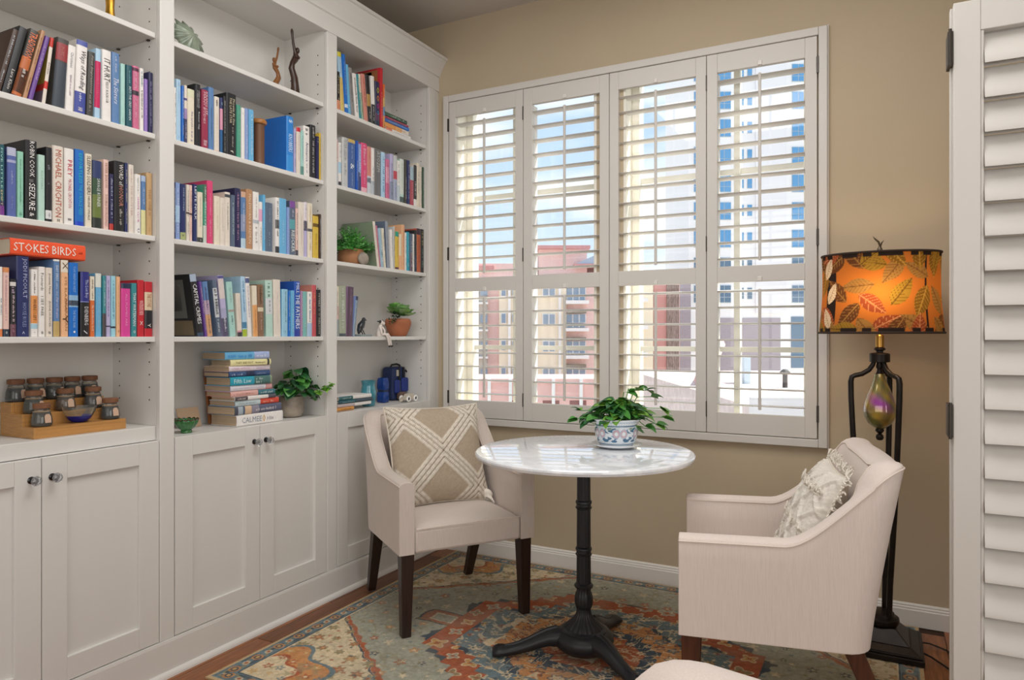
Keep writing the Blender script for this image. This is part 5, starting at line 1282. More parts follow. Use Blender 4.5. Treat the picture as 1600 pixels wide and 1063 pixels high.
# glass pear with marbled glaze
n1, n2 = 48, 40
prof = [(0.004, .838), (.020, .846), (.040, .862), (.053, .885), (.057, .908), (.055, .932), (.047, .962), (.036, .992), (.026, 1.018), (.020, 1.040), (.018, 1.054)]
zz = np.linspace(prof[0][1], prof[-1][1], n2); rr = np.interp(zz, [p[1] for p in prof], [p[0] for p in prof])
tt = np.linspace(0, 2 * PI, n1, endpoint=False); TT, ZZ = np.meshgrid(tt, zz); RR = np.repeat(rr[:, None], n1, 1)
RR = RR * (1 + 0.02 * np.cos(6 * TT))
cA, cB, cC, cD = (np.array(hexc(h)) for h in ('#7c7a3c', '#9c2cac', '#b8983c', '#43364a'))
f1 = 0.5 + 0.5 * np.sin(TT * 2 + ZZ * 40 + 1.3 * np.sin(ZZ * 70 + TT * 3)); f2 = np.clip(1 - np.abs(ZZ - .945) / .045, 0, 1) * (0.5 + .5 * np.sin(3 * TT + 60 * ZZ)); f3 = 0.5 + .5 * np.sin(TT * 5 - ZZ * 55)
Cc = cA * (1 - f1)[..., None] + cC * f1[..., None]; Cc = Cc * (1 - .4 * f3)[..., None] + cD * (.4 * f3)[..., None]; Cc = Cc * (1 - f2)[..., None] + cB * f2[..., None]
me = grid_mesh('glass_pear', RR * np.cos(TT), RR * np.sin(TT), ZZ, attr_mat('glass_glaze', 0.12, coat=1.0, metal=0.25), Cc, closed_u=True); inst(me, 'glass_pear', lp)
MB().lathe([(.0, .796), (.010, .799), (.0145, .808), (.0125, .818), (.006, .823), (.012, .829), (.016, .834), (.014, .842)], 24).build('drop_finial', M_LB, lp, smooth=40)
# shade: oval, printed with leaves
S0, S1 = 1.212, 1.512; n1, n2 = 420, 130
def leaf_field(Sx, Zv, rnd):
    amber = np.array(hexc('#b46c2c')); bgc = np.empty(Sx.shape + (3,)); bgc[:] = amber
    lum = np.zeros_like(Sx)
    cols = [('#94703c', '#6c4c28'), ('#8c4428', '#bc8458'), ('#94762c', '#64481c'), ('#5c3a20', '#94703c'), ('#78581f', '#b08c40')]
    dark = np.array(hexc('#241d1b'))
    per = Sx.max()
    for s_ in (0.03, 0.52): pass
    # dark seams
    for sx in (0.38, 0.62, 0.883): bgc[np.abs(Sx - per * sx) < 0.0035] = dark
    for sx in (0.597, 0.058): bgc[np.abs(Sx - per * sx) < per * 0.020] = dark
    pts = []
    for tries in range(2500):
        x_, z_ = rnd.uniform(0, per), rnd.uniform(S0 + .03, S1 - .03)
        if all(math.hypot(min(abs(x_ - p[0]), per - abs(x_ - p[0])), z_ - p[1]) > 0.080 for p in pts): pts.append((x_, z_))
    pts += [(per * q / 15 + rnd.uniform(-.02, .02), S0 + .012) for q in range(15)] + [(per * q / 15 + rnd.uniform(-.02, .02), S1 - .012) for q in range(15)]
    forced = {}
    for q in range(3):
        for sx, pc in ((0.594, ('#d8ccb8', '#a08c74')), (0.060, ('#b89434', '#80641c'))):
            p_ = (per * sx + (-.012, .012, -.010)[q], S0 + .055 + q * .095); pts.append(p_); forced[p_] = pc
    for (x_, z_) in pts:
        an = rnd.uniform(0, 2 * PI); ln = rnd.uniform(.054, .066); wd = ln * rnd.uniform(.44, .52)
        c1, c2 = forced.get((x_, z_)) or rnd.choice(cols)
        if (x_, z_) in forced: an = PI / 2 + rnd.choice((-.5, .5)); ln = .046; wd = .022
        for shf in (-per, 0, per):
            dx = Sx - x_ - shf; dz = Zv - z_
            u = (dx * math.cos(an) + dz * math.sin(an)) / ln; v = (-dx * math.sin(an) + dz * math.cos(an)) / wd
            body = (np.abs(u) < 1) & (np.abs(v) < (1 - u * u) * (1 - 0.25 * u))
            if not body.any(): continue
            bgc[body] = np.array(hexc(c1))
            vein = body & ((np.abs(v) < 0.07) | (np.abs(np.mod(u * 4.5 - np.abs(v) * 1.6, 1.0) - .5) > .43))
            bgc[vein] = np.array(hexc(c2))
    return bgc
tt = np.linspace(0, 2 * PI, n1, endpoint=False); zz = np.linspace(S0, S1, n2)
TT, ZZ = np.meshgrid(tt, zz); ax, ay = 0.216, 0.145
tap = 1.0 - 0.05 * (ZZ - S0) / (S1 - S0)
bow = 1 - 0.035 * np.sin(PI * (ZZ - S0) / (S1 - S0))
XX = ax * np.cos(TT) * tap * bow; YY_ = ay * np.sin(TT) * tap * bow
SS = TT * 0.2
C_ = leaf_field(SS, ZZ, random.Random(12))
dk = np.array(hexc('#241d1b'))
for e0 in (S0, S1):
    m_ = np.abs(ZZ - e0) < 0.018
    stripe = (np.sin(TT * 17 + 1.5 * np.sin(TT * 7)) > -0.35)
    C_[m_ & stripe] = dk
shroot = lp
me = grid_mesh('lamp_shade', XX, YY_, ZZ, attr_mat('shade_fabric', 0.9, translucent=0.55), C_, closed_u=True)
shd = inst(me, 'lamp_shade', lp)
for zz_, tp in ((S0, 1.0), (S1, .95)):
    MB().tube([(ax * tp * math.cos(2 * PI * k / 64), ay * tp * math.sin(2 * PI * k / 64), zz_) for k in range(65)], .0045, 6).build('trim_cord', mat('shade_trim', '#3a2c24', 0.9), lp, smooth=True)
MB().tube([(0, 0, 1.20), (0, 0, S1 + .02)], .004, 8).tube([(-ax * .9, 0, S1 - .004), (0, 0, S1 - .002), (ax * .9, 0, S1 - .004)], .002, 6).build('harp', M_LB, lp)
MB().lathe([(.004, S1 + .004), (.009, S1 + .012), (.010, S1 + .022), (.006, S1 + .030), (.004, S1 + .034)], 16).tube([(0.002, 0, S1 + .03), (-.004, 0, S1 + .05), (-.016, 0, S1 + .062), (-.024, 0, S1 + .073)], [.007, .008, .006, .001], 8, flat=.5).tube([(0.002, 0, S1 + .03), (.006, 0, S1 + .045), (.014, 0, S1 + .056)], [.006, .006, .001], 8, flat=.5).build('leaf_finial', mat('finial_bronze', '#6a6050', 0.4, metal=0.7), lp, smooth=True)
MB().ball((0, 0, 1.34), .028, 14, 10, sc=(1, 1, 1.25)).build('bulb', mat('bulb_glow', '#fff0d0', 0.4, emit=((1.0, 0.72, 0.38), 3.0)), lp, smooth=True)
light('lamp_bulb_light', 'POINT', (LX, LY, 1.36), (0, 0, 0), 1.5, (1.0, 0.70, 0.40), shadow_soft_size=0.045)
bpy.data.objects['lamp_bulb_light'].location = (LX, LY - 0.055, 1.36)
cd = MB().tube([(0.13, -.02, RZ + .012), (.17, -.05, .016), (.22, -.10, .006), (.30, -.20, .006), (.40, -.27, .006), (.55, -.30, .006)], .0035, 8).build('power_cord', mat('black_rubber', '#16130f', 0.5), lp, smooth=True)
MB().tube([(0.12, .06, RZ + .014), (.17, .09, .013), (.225, .07, .006), (.245, .02, .006), (.235, -.06, .006)], .003, 8).build('power_cord', MATS['black_rubber'], lp, smooth=True)
# ------------------------------------------------------------------ leaves
def leaf_mesh(name, L_, Wd, m, bend=0.25, fold=0.12, lobes=0, n=6, tip=0.6, ruff=0.0):
    """curved leaf with a midrib fold: base at origin, grows along +X, up = +Z"""
    vs, fs = [], []
    for k in range(n + 1):
        t = k / n
        w = Wd / 2 * (math.sin(PI * min(1, t ** tip)) ** 0.8 if 0 < t < 1 else 0.02)
        if lobes: w *= 1 + 0.22 * math.cos(lobes * 2 * PI * t)
        x_ = L_ * t * math.cos(bend * t); z_ = -L_ * bend * t * t * 0.55
        vs += [(x_, -w, z_ + fold * w + ruff * Wd * math.sin(k * 2.1)), (x_, 0, z_), (x_, w, z_ + fold * w - ruff * Wd * math.sin(k * 2.1))]
    for k in range(n):
        b = 3 * k
        fs += [(b, b + 3, b + 4, b + 1), (b + 1, b + 4, b + 5, b + 2)]
    mb = MB().add(vs, fs)
    return mb.mesh(name, m, smooth='all', fix=False)
def rot_to(az, el, roll=0.0):
    """leaf direction from azimuth and elevation"""
    return (Matrix.Rotation(az, 4, 'Z') @ Matrix.Rotation(-el, 4, 'Y') @ Matrix.Rotation(roll, 4, 'X')).to_euler()
def green(n, c): return mat(n, c, 0.35, noise=(30, 0.25, (1, 1, 1)), spec=0.5)
G1, G2, G3, G4 = green('leaf_dark', '#2c6034'), green('leaf_mid', '#4a8a3c'), green('leaf_light', '#6c9c3c'), green('leaf_bright', '#7cb840')
M_SOIL = mat('soil', '#241c18', 0.95, bump=(120, 0.6, (1, 1, 1)))

# plant in the blue and white pot on the table
p_ = camw((963 - 800) * 2.716 / FPX, 2.716)
PX_, PY_ = p_.x, p_.y
pl = thing('potted_plant', 'leafy green plant in a blue and white porcelain pot on the marble table', 'plant', (PX_, PY_, TZ)); pl.scale = (1.07, 1.07, 1.0)
M_PORC = mat('porcelain', '#e8ecf0', 0.12, coat=0.5)
MB().lathe([(0.045, .0006), (.060, .002), (.080, .008), (.0885, .013), (.0885, .016), (.080, .0125), (.055, .008), (0, .0075)], 48).build('saucer', M_PORC, pl, smooth=50)
pr = [(.058, .0085), (.064, .016), (.068, .025), (.074, .045), (.0775, .062), (.0775, .075), (.074, .088), (.076, .096), (.084, .104), (.090, .110)]
zz = np.linspace(.0085, .110, 100); rr = np.interp(zz, [p[1] for p in pr], [p[0] for p in pr]); tt = np.linspace(0, 2 * PI, 360, endpoint=False)
TT, ZZ = np.meshgrid(tt, zz); RR = np.repeat(rr[:, None], 360, 1)
Wc, Bc, Lb, Pk, Gn = (np.array(hexc(h)) for h in ('#dfe6ec', '#3f6c90', '#9cb8d0', '#c8aeb8', '#8ca898'))
Cc = np.empty(TT.shape + (3,)); Cc[:] = Wc
s_ = TT * .075; v_ = ZZ
per = 2 * PI * .075 / 6
sl = (s_ / per - np.floor(s_ / per)) * per; c0 = per / 2
body = (v_ > .022) & (v_ < .086)
def blob(cx, cz, rx, rz): return ((sl - cx) / rx) ** 2 + ((v_ - cz) / rz) ** 2
sw = np.sin(sl * 260 + 9 * np.sin(v_ * 110)) + np.cos(v_ * 210 - sl * 60)
m = body & (sw > .45) & (blob(c0, .055, .034, .036) < 1); Cc[m] = Bc
m = body & (np.abs(sw - .45) < .1); Cc[m] = Lb
for q in (0.012, per - .014):
    f_ = blob(q, .060, .012, .016); m = body & (f_ < 1); Cc[m] = Pk; Cc[body & (f_ < .25)] = Wc; Cc[body & (np.abs(f_ - 1.15) < .15)] = Lb
m = body & (blob(per * .3, .034, .012, .006) < 1); Cc[m] = Bc
m = body & (blob(per * .72, .032, .011, .005) < 1); Cc[m] = Bc
m = body & (blob(per * .52, .078, .008, .005) < 1); Cc[m] = Gn
Cc[(np.abs(v_ - .088) < .0016) | (np.abs(v_ - .0205) < .0013) | (np.abs(v_ - .0175) < .0008)] = Bc
ban = (v_ > .091) & (v_ < .103); Cc[ban & (np.sin(s_ * 700) * np.sin(v_ * 900) > .1)] = Lb
me = grid_mesh('pot', RR * np.cos(TT), RR * np.sin(TT), ZZ, attr_mat('porcelain_print', 0.12, coat=0.6), Cc, closed_u=True); inst(me, 'pot', pl)
MB().lathe([(.0905, .1095), (.092, .111), (.090, .1125), (.083, .108), (.079, .100), (.078, .094), (.0, .094)], 48).build('pot_rim', M_PORC, pl, smooth=50)
MB().lathe([(.0, .0985), (.05, .099), (.0785, .097)][::-1], 24, mod=lambda t, k: 1).build('soil', M_SOIL, pl, smooth=True)
rl = random.Random(8)
lm = [leaf_mesh('leaf', .049, .034, g, .5, .25, 0, 6) for g in (G1, G1, G2, G2, G3)]
stems = MB()
for k in range(250):
    az = rl.uniform(0, 2 * PI); ra = abs(rl.gauss(0, 1)); ra = min(1, ra * .62)
    lat_ = ra * math.cos(az); ap = ra * math.sin(az)
    # wide along the picture, lower at the sides
    base = Vector((lat_ * .105, ap * .065, .120 + .048 * (1 - ra ** 1.6) + rl.uniform(-.012, .014)))
    if base.x < -.06: base.z -= .012
    base = Matrix.Rotation(YAW, 3, 'Z') @ base
    a2 = math.atan2(base.y, base.x) + rl.uniform(-.7, .7)
    inst(rl.choice(lm), 'leaf', pl, loc=base, rot=rot_to(a2, rl.uniform(-.5, .45), rl.uniform(-.5, .5)), scale=[rl.uniform(.75, 1.15)] * 3)
    if k % 3 == 0: stems.tube([(base.x * .25, base.y * .25, .096), (base.x * .7, base.y * .7, base.z * .9), tuple(base)], .0016, 5)
for (du, dv) in ((28, -52), (52, -38), (62, -22), (66, -8), (18, -46), (45, -48), (58, 4), (40, 6), (-52, -18), (-58, -6), (24, 10)):
    b0 = Matrix.Rotation(YAW, 3, 'Z') @ Vector((du / 407, rl.uniform(-.03, .03), (-dv + 82 - 42) / 407))
    stems.tube([(b0.x * .2, b0.y * .2, .096), (b0.x * .6, b0.y * .6, max(.12, b0.z)), tuple(b0)], .0017, 5)
    for q in range(3):
        inst(rl.choice(lm[2:]), 'leaf', pl, loc=b0, rot=rot_to(math.atan2(b0.y, b0.x) + rl.uniform(-1.2, 1.2), rl.uniform(-.3, .5), rl.uniform(-.6, .6)), scale=[rl.uniform(.8, 1.1)] * 3)
stems.build('stems', G2, pl, smooth=True)

# ------------------------------------------------------------------ left unit: ornament, bamboo riser, jars, bowl
p0 = onX(172, 20, -2.36)
fg = thing('gold_figurine', 'gold figurine on the highest left shelf, only its foot in view', 'figurine', (p0.x, p0.y, ZS[0]))
M_GOLD = mat('gold_leaf', '#b88a34', 0.3, metal=0.9, noise=(30, .3, (1, 1, 1)))
MB().lathe([(.030, .0004), (.029, .008), (.022, .014), (.016, .04), (.013, .07), (.015, .10), (.020, .125), (.014, .15), (.008, .165)], 20).build('robe', M_GOLD, fg, smooth=True)
MB().ball((0, 0, .185), .02, 14, 10, sc=(.9, .85, 1.15)).build('head', M_GOLD, fg, smooth=True)

M_BAM = mat('bamboo', '#b8864c', 0.42, noise=(16, .14, (1.5, .25, 12)))
ry0, ry1 = 1.226, 1.522; rz = ZCT[0] + .0004
rs = thing('spice_riser', 'three-step bamboo riser on the left counter holding spice jars', 'riser', (0, 0, rz))
xf = -2.288; dp = .062; sh_ = (.034, .071, .106)
side_poly = [(xf - 3 * dp, 0), (xf, 0), (xf, sh_[0]), (xf - dp, sh_[0]), (xf - dp, sh_[1]), (xf - 2 * dp, sh_[1]), (xf - 2 * dp, sh_[2]), (xf - 3 * dp, sh_[2])]
for (a_, b_) in ((ry0, ry0 + .010), (ry1 - .010, ry1)): MB().prism(side_poly, 'y', a_, b_).build('side', M_BAM, rs, bevel=.001)
for k in range(3):
    MB().box(xf - dp * k - .009, xf - dp * k - .0002, ry0 + .010, ry1 - .010, (0 if k == 0 else sh_[k - 1] - .010), sh_[k] - .0092).build('riser_board', M_BAM, rs)
    MB().box(xf - dp * (k + 1), xf - dp * k - .0001, ry0 + .010, ry1 - .010, sh_[k] - .009, sh_[k]).build('tread', M_BAM, rs)
M_JG = mat('jar_glass', '#dfe6e4', 0.03, trans=0.92)
M_CORK = mat('cork_lid', '#7c5238', 0.7, noise=(60, .25, (1, 1, 1)))
M_TAG = mat('paper_tag', '#c8a890', 0.85)
fills = [mat('spice_%d' % i, c, .9, bump=(300, .6, (1, 1, 1))) for i, c in enumerate(('#22242a', '#40291c', '#54483c', '#3c2c24', '#42332a', '#44402c', '#7c5430'))]
fname = ['dark', 'brown', 'grey-brown', 'near-black', 'dull brown', 'olive', 'rust-brown']
jb = [(.024, .0), (.0285, .003), (.0295, .012), (.0275, .030), (.023, .046), (.0205, .052), (.0215, .056)]
J_G = MB().lathe(jb, 24).mesh('glass', M_JG, smooth=50)
J_F = [MB().lathe([(.0225, .002), (.027, .005), (.0278, .012), (.0258, .030), (.024, .036)], 20).mesh('contents', f, smooth=50) for f in fills]
J_L = MB().lathe([(.0195, .0525), (.0195, .0562), (.0245, .0565), (.0248, .069), (.0225, .071), (0, .071)], 24).mesh('lid', M_CORK, smooth=40)
J_T = MB().prism([(-.0095, 0), (.0095, 0), (.0095, .020), (.005, .027), (-.005, .027), (-.0095, .020)], 'x', 0, .0008).mesh('tag', M_TAG)
J_S = MB().tube([(.0235 * math.cos(2 * PI * k / 16), .0235 * math.sin(2 * PI * k / 16), .047 + .001 * math.sin(k)) for k in range(17)], .0009, 5).mesh('string', mat('jute', '#b8a080', .9))
jspots = []
for row, xs_, us in ((2, xf - 2.5 * dp, (165, 388, 585, 792, 1000)), (1, xf - 1.5 * dp, (360, 612, 985)), (0, xf - .5 * dp, (490, 1195))):
    for q, u_ in enumerate(us): jspots.append((row, q, xs_, onX(u_ / 7.27, 640, xs_).y))
rown = ['bottom', 'middle', 'top']
for i, (row, q, xs_, y_) in enumerate(jspots):
    y_ = max(ry0 + .042, min(ry1 - .042, y_)) if row == 0 else max(ry0 + .03, min(ry1 - .03, y_))
    if row == 2: y_ = ry0 + .030 + q * (ry1 - ry0 - .060) / 4
    if row == 1: y_ = ry0 + .050 + (0, .098, .19)[q]
    if row == 0: y_ = (ry0 + .040, ry1 - .036)[q]
    fi = (0, 1, 2, 3, 4, 5, 6, 1, 2, 0)[i]
    j = thing('spice_jar', 'cork-lidded glass jar of %s spice, %s from left on the %s riser step' % (fname[fi], ORD[q], rown[row]), 'jar', (xs_, y_, rz + sh_[row] + .0003), (0, 0, rl.uniform(-.3, .3)), group='spice jars on the bamboo riser')
    inst(J_F[fi], 'contents', j); inst(J_G, 'glass', j); inst(J_L, 'lid', j)
    inst(J_S, 'string', j)
    inst(J_T, 'tag', j, loc=(.0292, .006, .012), rot=(0, -.17, .15), label='kraft paper tag')
p0 = (xf - .038, (ry0 + ry1) / 2 + .012, rz + sh_[0] + .0003)
bw = thing('glass_bowl', 'small clear glass bowl with cobalt blue bottom on the bamboo riser', 'bowl', p0)
MB().lathe([(.016, 0), (.024, .003), (.034, .012), (.0395, .022), (.037, .022), (.030, .012), (.018, .006), (0, .005)], 32).build('blue_bottom', mat('cobalt_glass', '#10229c', .06, trans=.35), bw, smooth=50, label='cobalt blue glass bottom')
MB().lathe([(.0397, .0222), (.046, .036), (.050, .050), (.0485, .0505), (.0445, .037), (.0375, .0224)], 32, cap=False).build('clear_rim', M_JG, bw, smooth=50)

# ------------------------------------------------------------------ middle unit
M_CEL = mat('celadon_glaze', '#8a9684', .22, noise=(18, .2, (1, 1, 1)), coat=.3)
p0 = onX(293, 64, -2.335)
dsh = thing('leaf_dish', 'celadon green ceramic dish with a spiky leaf rim on the top middle shelf', 'dish', (p0.x, max(p0.y, UN[1][0] + .02), ZS[0] + .0005), (0, 0, .12)); dsh.scale = (.62, .68, .60)
vs, fs = [], []; nn = 13; per_ = 6
ringn = nn * per_
rads = [0.0, .03, .058, .078, .092]
for k, r_ in enumerate(rads[1:]):
    for i in range(ringn):
        a_ = 2 * PI * i / ringn; s0 = .5 + .5 * math.cos(nn * a_)
        q = r_ * (1 + (.10 * s0 if k == 2 else .34 * s0 ** 2 if k == 3 else 0)); dep = .046 * (1 - (r_ / .092) ** 2) - .012 * s0 * (k == 3) + .006 * math.cos(nn * a_) * (k > 0)
        vs.append((dep, q * math.sin(a_), q * math.cos(a_)))
c0_ = len(vs); vs.append((.050, 0, 0))
for k in range(3):
    for i in range(ringn): j = (i + 1) % ringn; fs.append((k * ringn + i, k * ringn + j, (k + 1) * ringn + j, (k + 1) * ringn + i))
for i in range(ringn): fs.append((i, c0_, (i + 1) % ringn))
o = MB().add(vs, fs).build('leaf_bowl', M_CEL, dsh, loc=(0, 0, .112), rot=(0, -.28, 0), smooth='all')
sd = o.modifiers.new('thickness', 'SOLIDIFY'); sd.thickness = .006
MB().box(-.055, .03, -.035, .035, 0, .006).box(-.05, -.042, -.03, .03, .006, .07).build('plate_stand', M_CEL, dsh, bevel=.003)
def statuette(label, x_, u_, h, m, s_):
    y_ = onX(u_, 120, x_).y
    t = thing('statuette', label, 'statuette', (x_, y_, ZS[0] + .0004), group=None)
    H = h
    pts = [(0, 0), (0.002, .05), (.004, .16), (.000, .30), (-.014, .42), (-.010, .50), (.004, .58), (.008, .64), (.002, .70), (-.006, .80), (-.010, .90), (-.012, .97), (-.013, 1.0)]
    rad_ = [.030, .027, .021, .018, .016, .0125, .016, .014, .008, .0065, .006, .0075, .003]
    MB().tube([(0, s_ * a_ * 1.2, z_ * H) for a_, z_ in pts], [r_ * H / .30 * .95 for r_ in rad_], 12, flat=.8).build('body', m, t, smooth=True)
    MB().ball((.002, s_ * .016 * H / .3, .715 * H), .0115 * H / .30, 12, 9, sc=(.9, .85, 1.2)).build('head', m, t, smooth=True)
    MB().ball((.010 * H / .3, s_ * .014 * H / .3, .605 * H), .0075 * H / .30, 8, 6).ball((.010 * H / .3, s_ * -.002, .605 * H), .0075 * H / .30, 8, 6).build('bust', m, t, smooth=True)
    return t
statuette('small light brown carved dancer statuette, the shorter and left one', -2.405, 431, .235, mat('teak', '#8c5a2c', .35, noise=(20, .2, (1, 1, .3))), -1)
statuette('tall dark brown carved dancer statuette, the taller and right one', -2.33, 460, .305, mat('ebony', '#3c261c', .3, noise=(20, .2, (1, 1, .3))), 1)
y_ = onX(260 + 818 / 5.596, 220, XSP - .03).y
bk = thing('bookend', 'brown turned wooden spool bookend left of the big blue book', 'bookend', (XSP - .034, y_ - .002, ZS[1] + .0004))
MB().lathe([(.027, 0), (.027, .004), (.0235, .008), (.0225, .02), (.0225, .162), (.0235, .170)], 28).build('spool', mat('spool_wood', '#6c4830', .5, noise=(8, .2, (6, 6, .5))), bk, smooth=40)
MB().lathe([(.0235, .1702), (.030, .173), (.0325, .179), (.031, .187), (.027, .191), (0, .192)], 28).build('cap', mat('cap_wood', '#a87038', .3), bk, smooth=40, label='polished lighter wooden cap')
# green bowl, card, plaque
def scal(t, k): return 1 + .035 * math.cos(14 * t)
p0 = onZ(291, 667, ZCT[1]); 
gb = thing('green_bowl', 'small fluted green glazed bowl with brown rim on the middle counter', 'bowl', (-2.315, onX(291, 660, -2.315).y, ZCT[1] + .0004))
MB().lathe([(.020, 0), (.021, .006), (.018, .010), (.030, .020), (.039, .034), (.0425, .048), (.0405, .050), (.036, .036), (.026, .022), (0, .014)], 84, mod=lambda t, k: scal(t, k) if k > 2 else 1).build('bowl_body', mat('green_glaze', '#35743c', .12, noise=(30, .25, (1, 1, 1)), coat=.6), gb, smooth=60)
MB().tube([(.0418 * (1 + .03 * math.cos(14 * t)) * math.cos(t), .0418 * (1 + .03 * math.cos(14 * t)) * math.sin(t), .0495 + .0025 * math.cos(14 * t)) for t in [2 * PI * k / 84 for k in range(85)]], .0022, 6).build('rim', mat('brown_rim', '#4a3424', .2), gb, smooth=True, label='dark brown wavy rim')
y_ = onX(294, 650, -2.44).y
cdd = MB().box(-.0015, .0015, -.048, .050, 0, .080).build('card', mat('tan_card', '#b89c80', .8), None, loc=(-2.425, y_, ZCT[1] + .0008), rot=(0, -.30, 0))
tag(cdd, 'plain tan card leaning behind the green bowl', 'card')
plq = thing('plaque', 'orange-brown wooden plaque leaning behind the lying book stack', 'plaque', (-2.445, onX(325, 620, -2.445).y + .005, ZCT[1] + .0012), (0, -.14, 0))
MB().box(-.006, .006, 0, .13, 0, .225).build('board', mat('plaque_wood', '#9c5c2c', .4, noise=(12, .25, (1, 6, .6))), plq, bevel=.002)
pm = MB()
for k in range(7):
    pm.ball((.012, .035 + .018 * math.cos(k * .9), .07 + .035 * math.sin(k * .9)), .013, 8, 6)
pm.build('iron_ornament', mat('black_iron', '#1c1a1c', .5), plq, smooth=True, label='black iron ornament')
# pothos
py_ = onX(455, 630, -2.352).y
po = thing('potted_plant', 'dark green trailing pothos in a mottled greige pot on the middle counter', 'plant', (-2.352, py_, ZCT[1] + .0004))
MB().lathe([(.036, 0), (.046, .006), (.054, .025), (.056, .050), (.053, .078), (.050, .092), (.047, .092), (.048, .076), (.0, .074)], 32).build('pot', mat('mottled_pot', '#a3988a', .5, noise=(26, .28, (1, 1, 1)), bump=(40, .5, (1, 1, 1))), po, smooth=50)
MB().lathe([(0, .083), (.048, .080)][::-1], 20).build('soil', M_SOIL, po)
hl = [leaf_mesh('leaf', .056, .052, g, .55, .16, 0, 6, .55) for g in (G1, G1, green('pothos_deep', '#1c4428'), G2)]
hl2 = [leaf_mesh('leaf', .034, .032, G4, .5, .2, 0, 6, .55, .05)]
st = MB()
for k in range(66):
    az = rl.uniform(0, 2 * PI); ra = math.sqrt(rl.random())
    b0 = Vector((.065 * ra * math.cos(az) + .01, .085 * ra * math.sin(az) + .022, .115 + .085 * (1 - ra ** 2) * rl.uniform(.5, 1.15) + rl.uniform(-.015, .01)))
    if b0.x + XBK * 0 < -.10: b0.x = -.10
    inst(rl.choice(hl), 'leaf', po, loc=b0, rot=rot_to(az + rl.uniform(-.5, .5), rl.uniform(-.6, .2), rl.uniform(-.5, .5)), scale=[rl.uniform(.75, 1.1)] * 3)
    if k % 2 == 0: st.tube([(0, 0, .08), (b0.x * .6, b0.y * .6, .12), tuple(b0)], .0015, 5)
te = onX(519, 601, -2.205) - Vector((-2.352, py_, ZCT[1])); tm_ = onX(497, 612, -2.23) - Vector((-2.352, py_, ZCT[1]))
tr = [Vector((.02, .04, .11)), Vector((.06, .07, .085)), tm_, tm_.lerp(te, .5) + Vector((0, 0, .004)), te]
st.tube(tr, .002, 6)
for q in range(34):
    t = rl.random() ** .7 * (len(tr) - 1); i = min(int(t), len(tr) - 2); b0 = tr[i].lerp(tr[i + 1], t - i) + Vector((rl.uniform(-.008, .012), rl.uniform(-.006, .006), rl.uniform(-.008, .012)))
    inst(rl.choice(hl2) if t > 1.2 else rl.choice(hl), 'leaf', po, loc=b0, rot=rot_to(rl.uniform(-.6, 2.2), rl.uniform(-.5, .6), rl.uniform(-.5, .5)), scale=[rl.uniform(.6, .95)] * 3)
st.build('stems', G2, po, smooth=True)

# ------------------------------------------------------------------ right unit
M_TERRA = mat('terracotta', '#b06c4a', .8, noise=(20, .14, (1, 1, 1)), bump=(80, .3, (1, 1, 1)))
fy = onX(549, 400, -2.345).y
fe = thing('potted_fern', 'bushy green fern in a short terracotta pot on the right bookcase', 'plant', (-2.345, fy, ZS[2] + .0004))
MB().lathe([(.044, 0), (.056, .005), (.066, .025), (.067, .045), (.063, .066), (.060, .078), (.056, .078), (.058, .064), (0, .062)], 32).build('pot', mat('clay_pot', '#a4724e', .75, noise=(14, .2, (1, 1, 1))), fe, smooth=50)
MB().lathe([(0, .070), (.056, .067)][::-1], 20).build('soil', M_SOIL, fe)
fb = [MB(), MB()]
for k in range(150):
    az = rl.uniform(0, 2 * PI); el = rl.uniform(.15, 1.4); ln = rl.uniform(.07, .125)
    d = Vector((math.cos(az) * math.cos(el) * .75, math.sin(az) * math.cos(el) * 1.0, math.sin(el)))
    p0_ = Vector((d.x * .03, d.y * .03, .07))
    for s_ in range(9):
        t = .25 + .75 * s_ / 8; c_ = p0_ + d * ln * t + Vector((0, 0, -.02 * t * t * math.cos(el)))
        if c_.x < -.13: continue
        sdv = d.cross(Vector((0, 0, 1))); sdv = sdv.normalized() if sdv.length > .01 else Vector((1, 0, 0))
        for sg in (-1, 1):
            w = .017 * (1 - .6 * abs(t - .5)); e_ = c_ + sdv * sg * w + d * .008 + Vector((0, 0, rl.uniform(-.004, .006)))
            n_ = Vector((rl.uniform(-1, 1), rl.uniform(-1, 1), rl.uniform(.2, 1))).normalized() * .0042
            m_ = (c_ + e_) / 2
            fb[k % 2].add([c_, m_ + n_, e_, m_ - n_], [(0, 1, 2, 3)])
fb[0].build('fronds', green('fern_a', '#3c8434'), fe, fix=False, kind='stuff'); fb[1].build('fronds', green('fern_b', '#5ca84c'), fe, fix=False, kind='stuff')
sy = onX(562, 400, -2.295).y
stn = MB().ball((0, 0, .0315), .036, 18, 12, sc=(.5, 1, .87))
rnd_ = random.Random(2); stn.v = [(x_ * (1 + rnd_.uniform(-.05, .05)), y_ * (1 + rnd_.uniform(-.05, .05)), max(0.0, z_ * (1 + rnd_.uniform(-.03, .03)))) for x_, y_, z_ in stn.v]
o = stn.build('stone', mat('grey_stone', '#a0968a', .9, noise=(24, .25, (1, 1, 1)), bump=(40, .6, (1, 1, 1))), None, loc=(-2.272, sy, ZS[2] + .0003), smooth=True)
tag(o, 'rounded grey-beige stone beside the fern pot', 'stone')
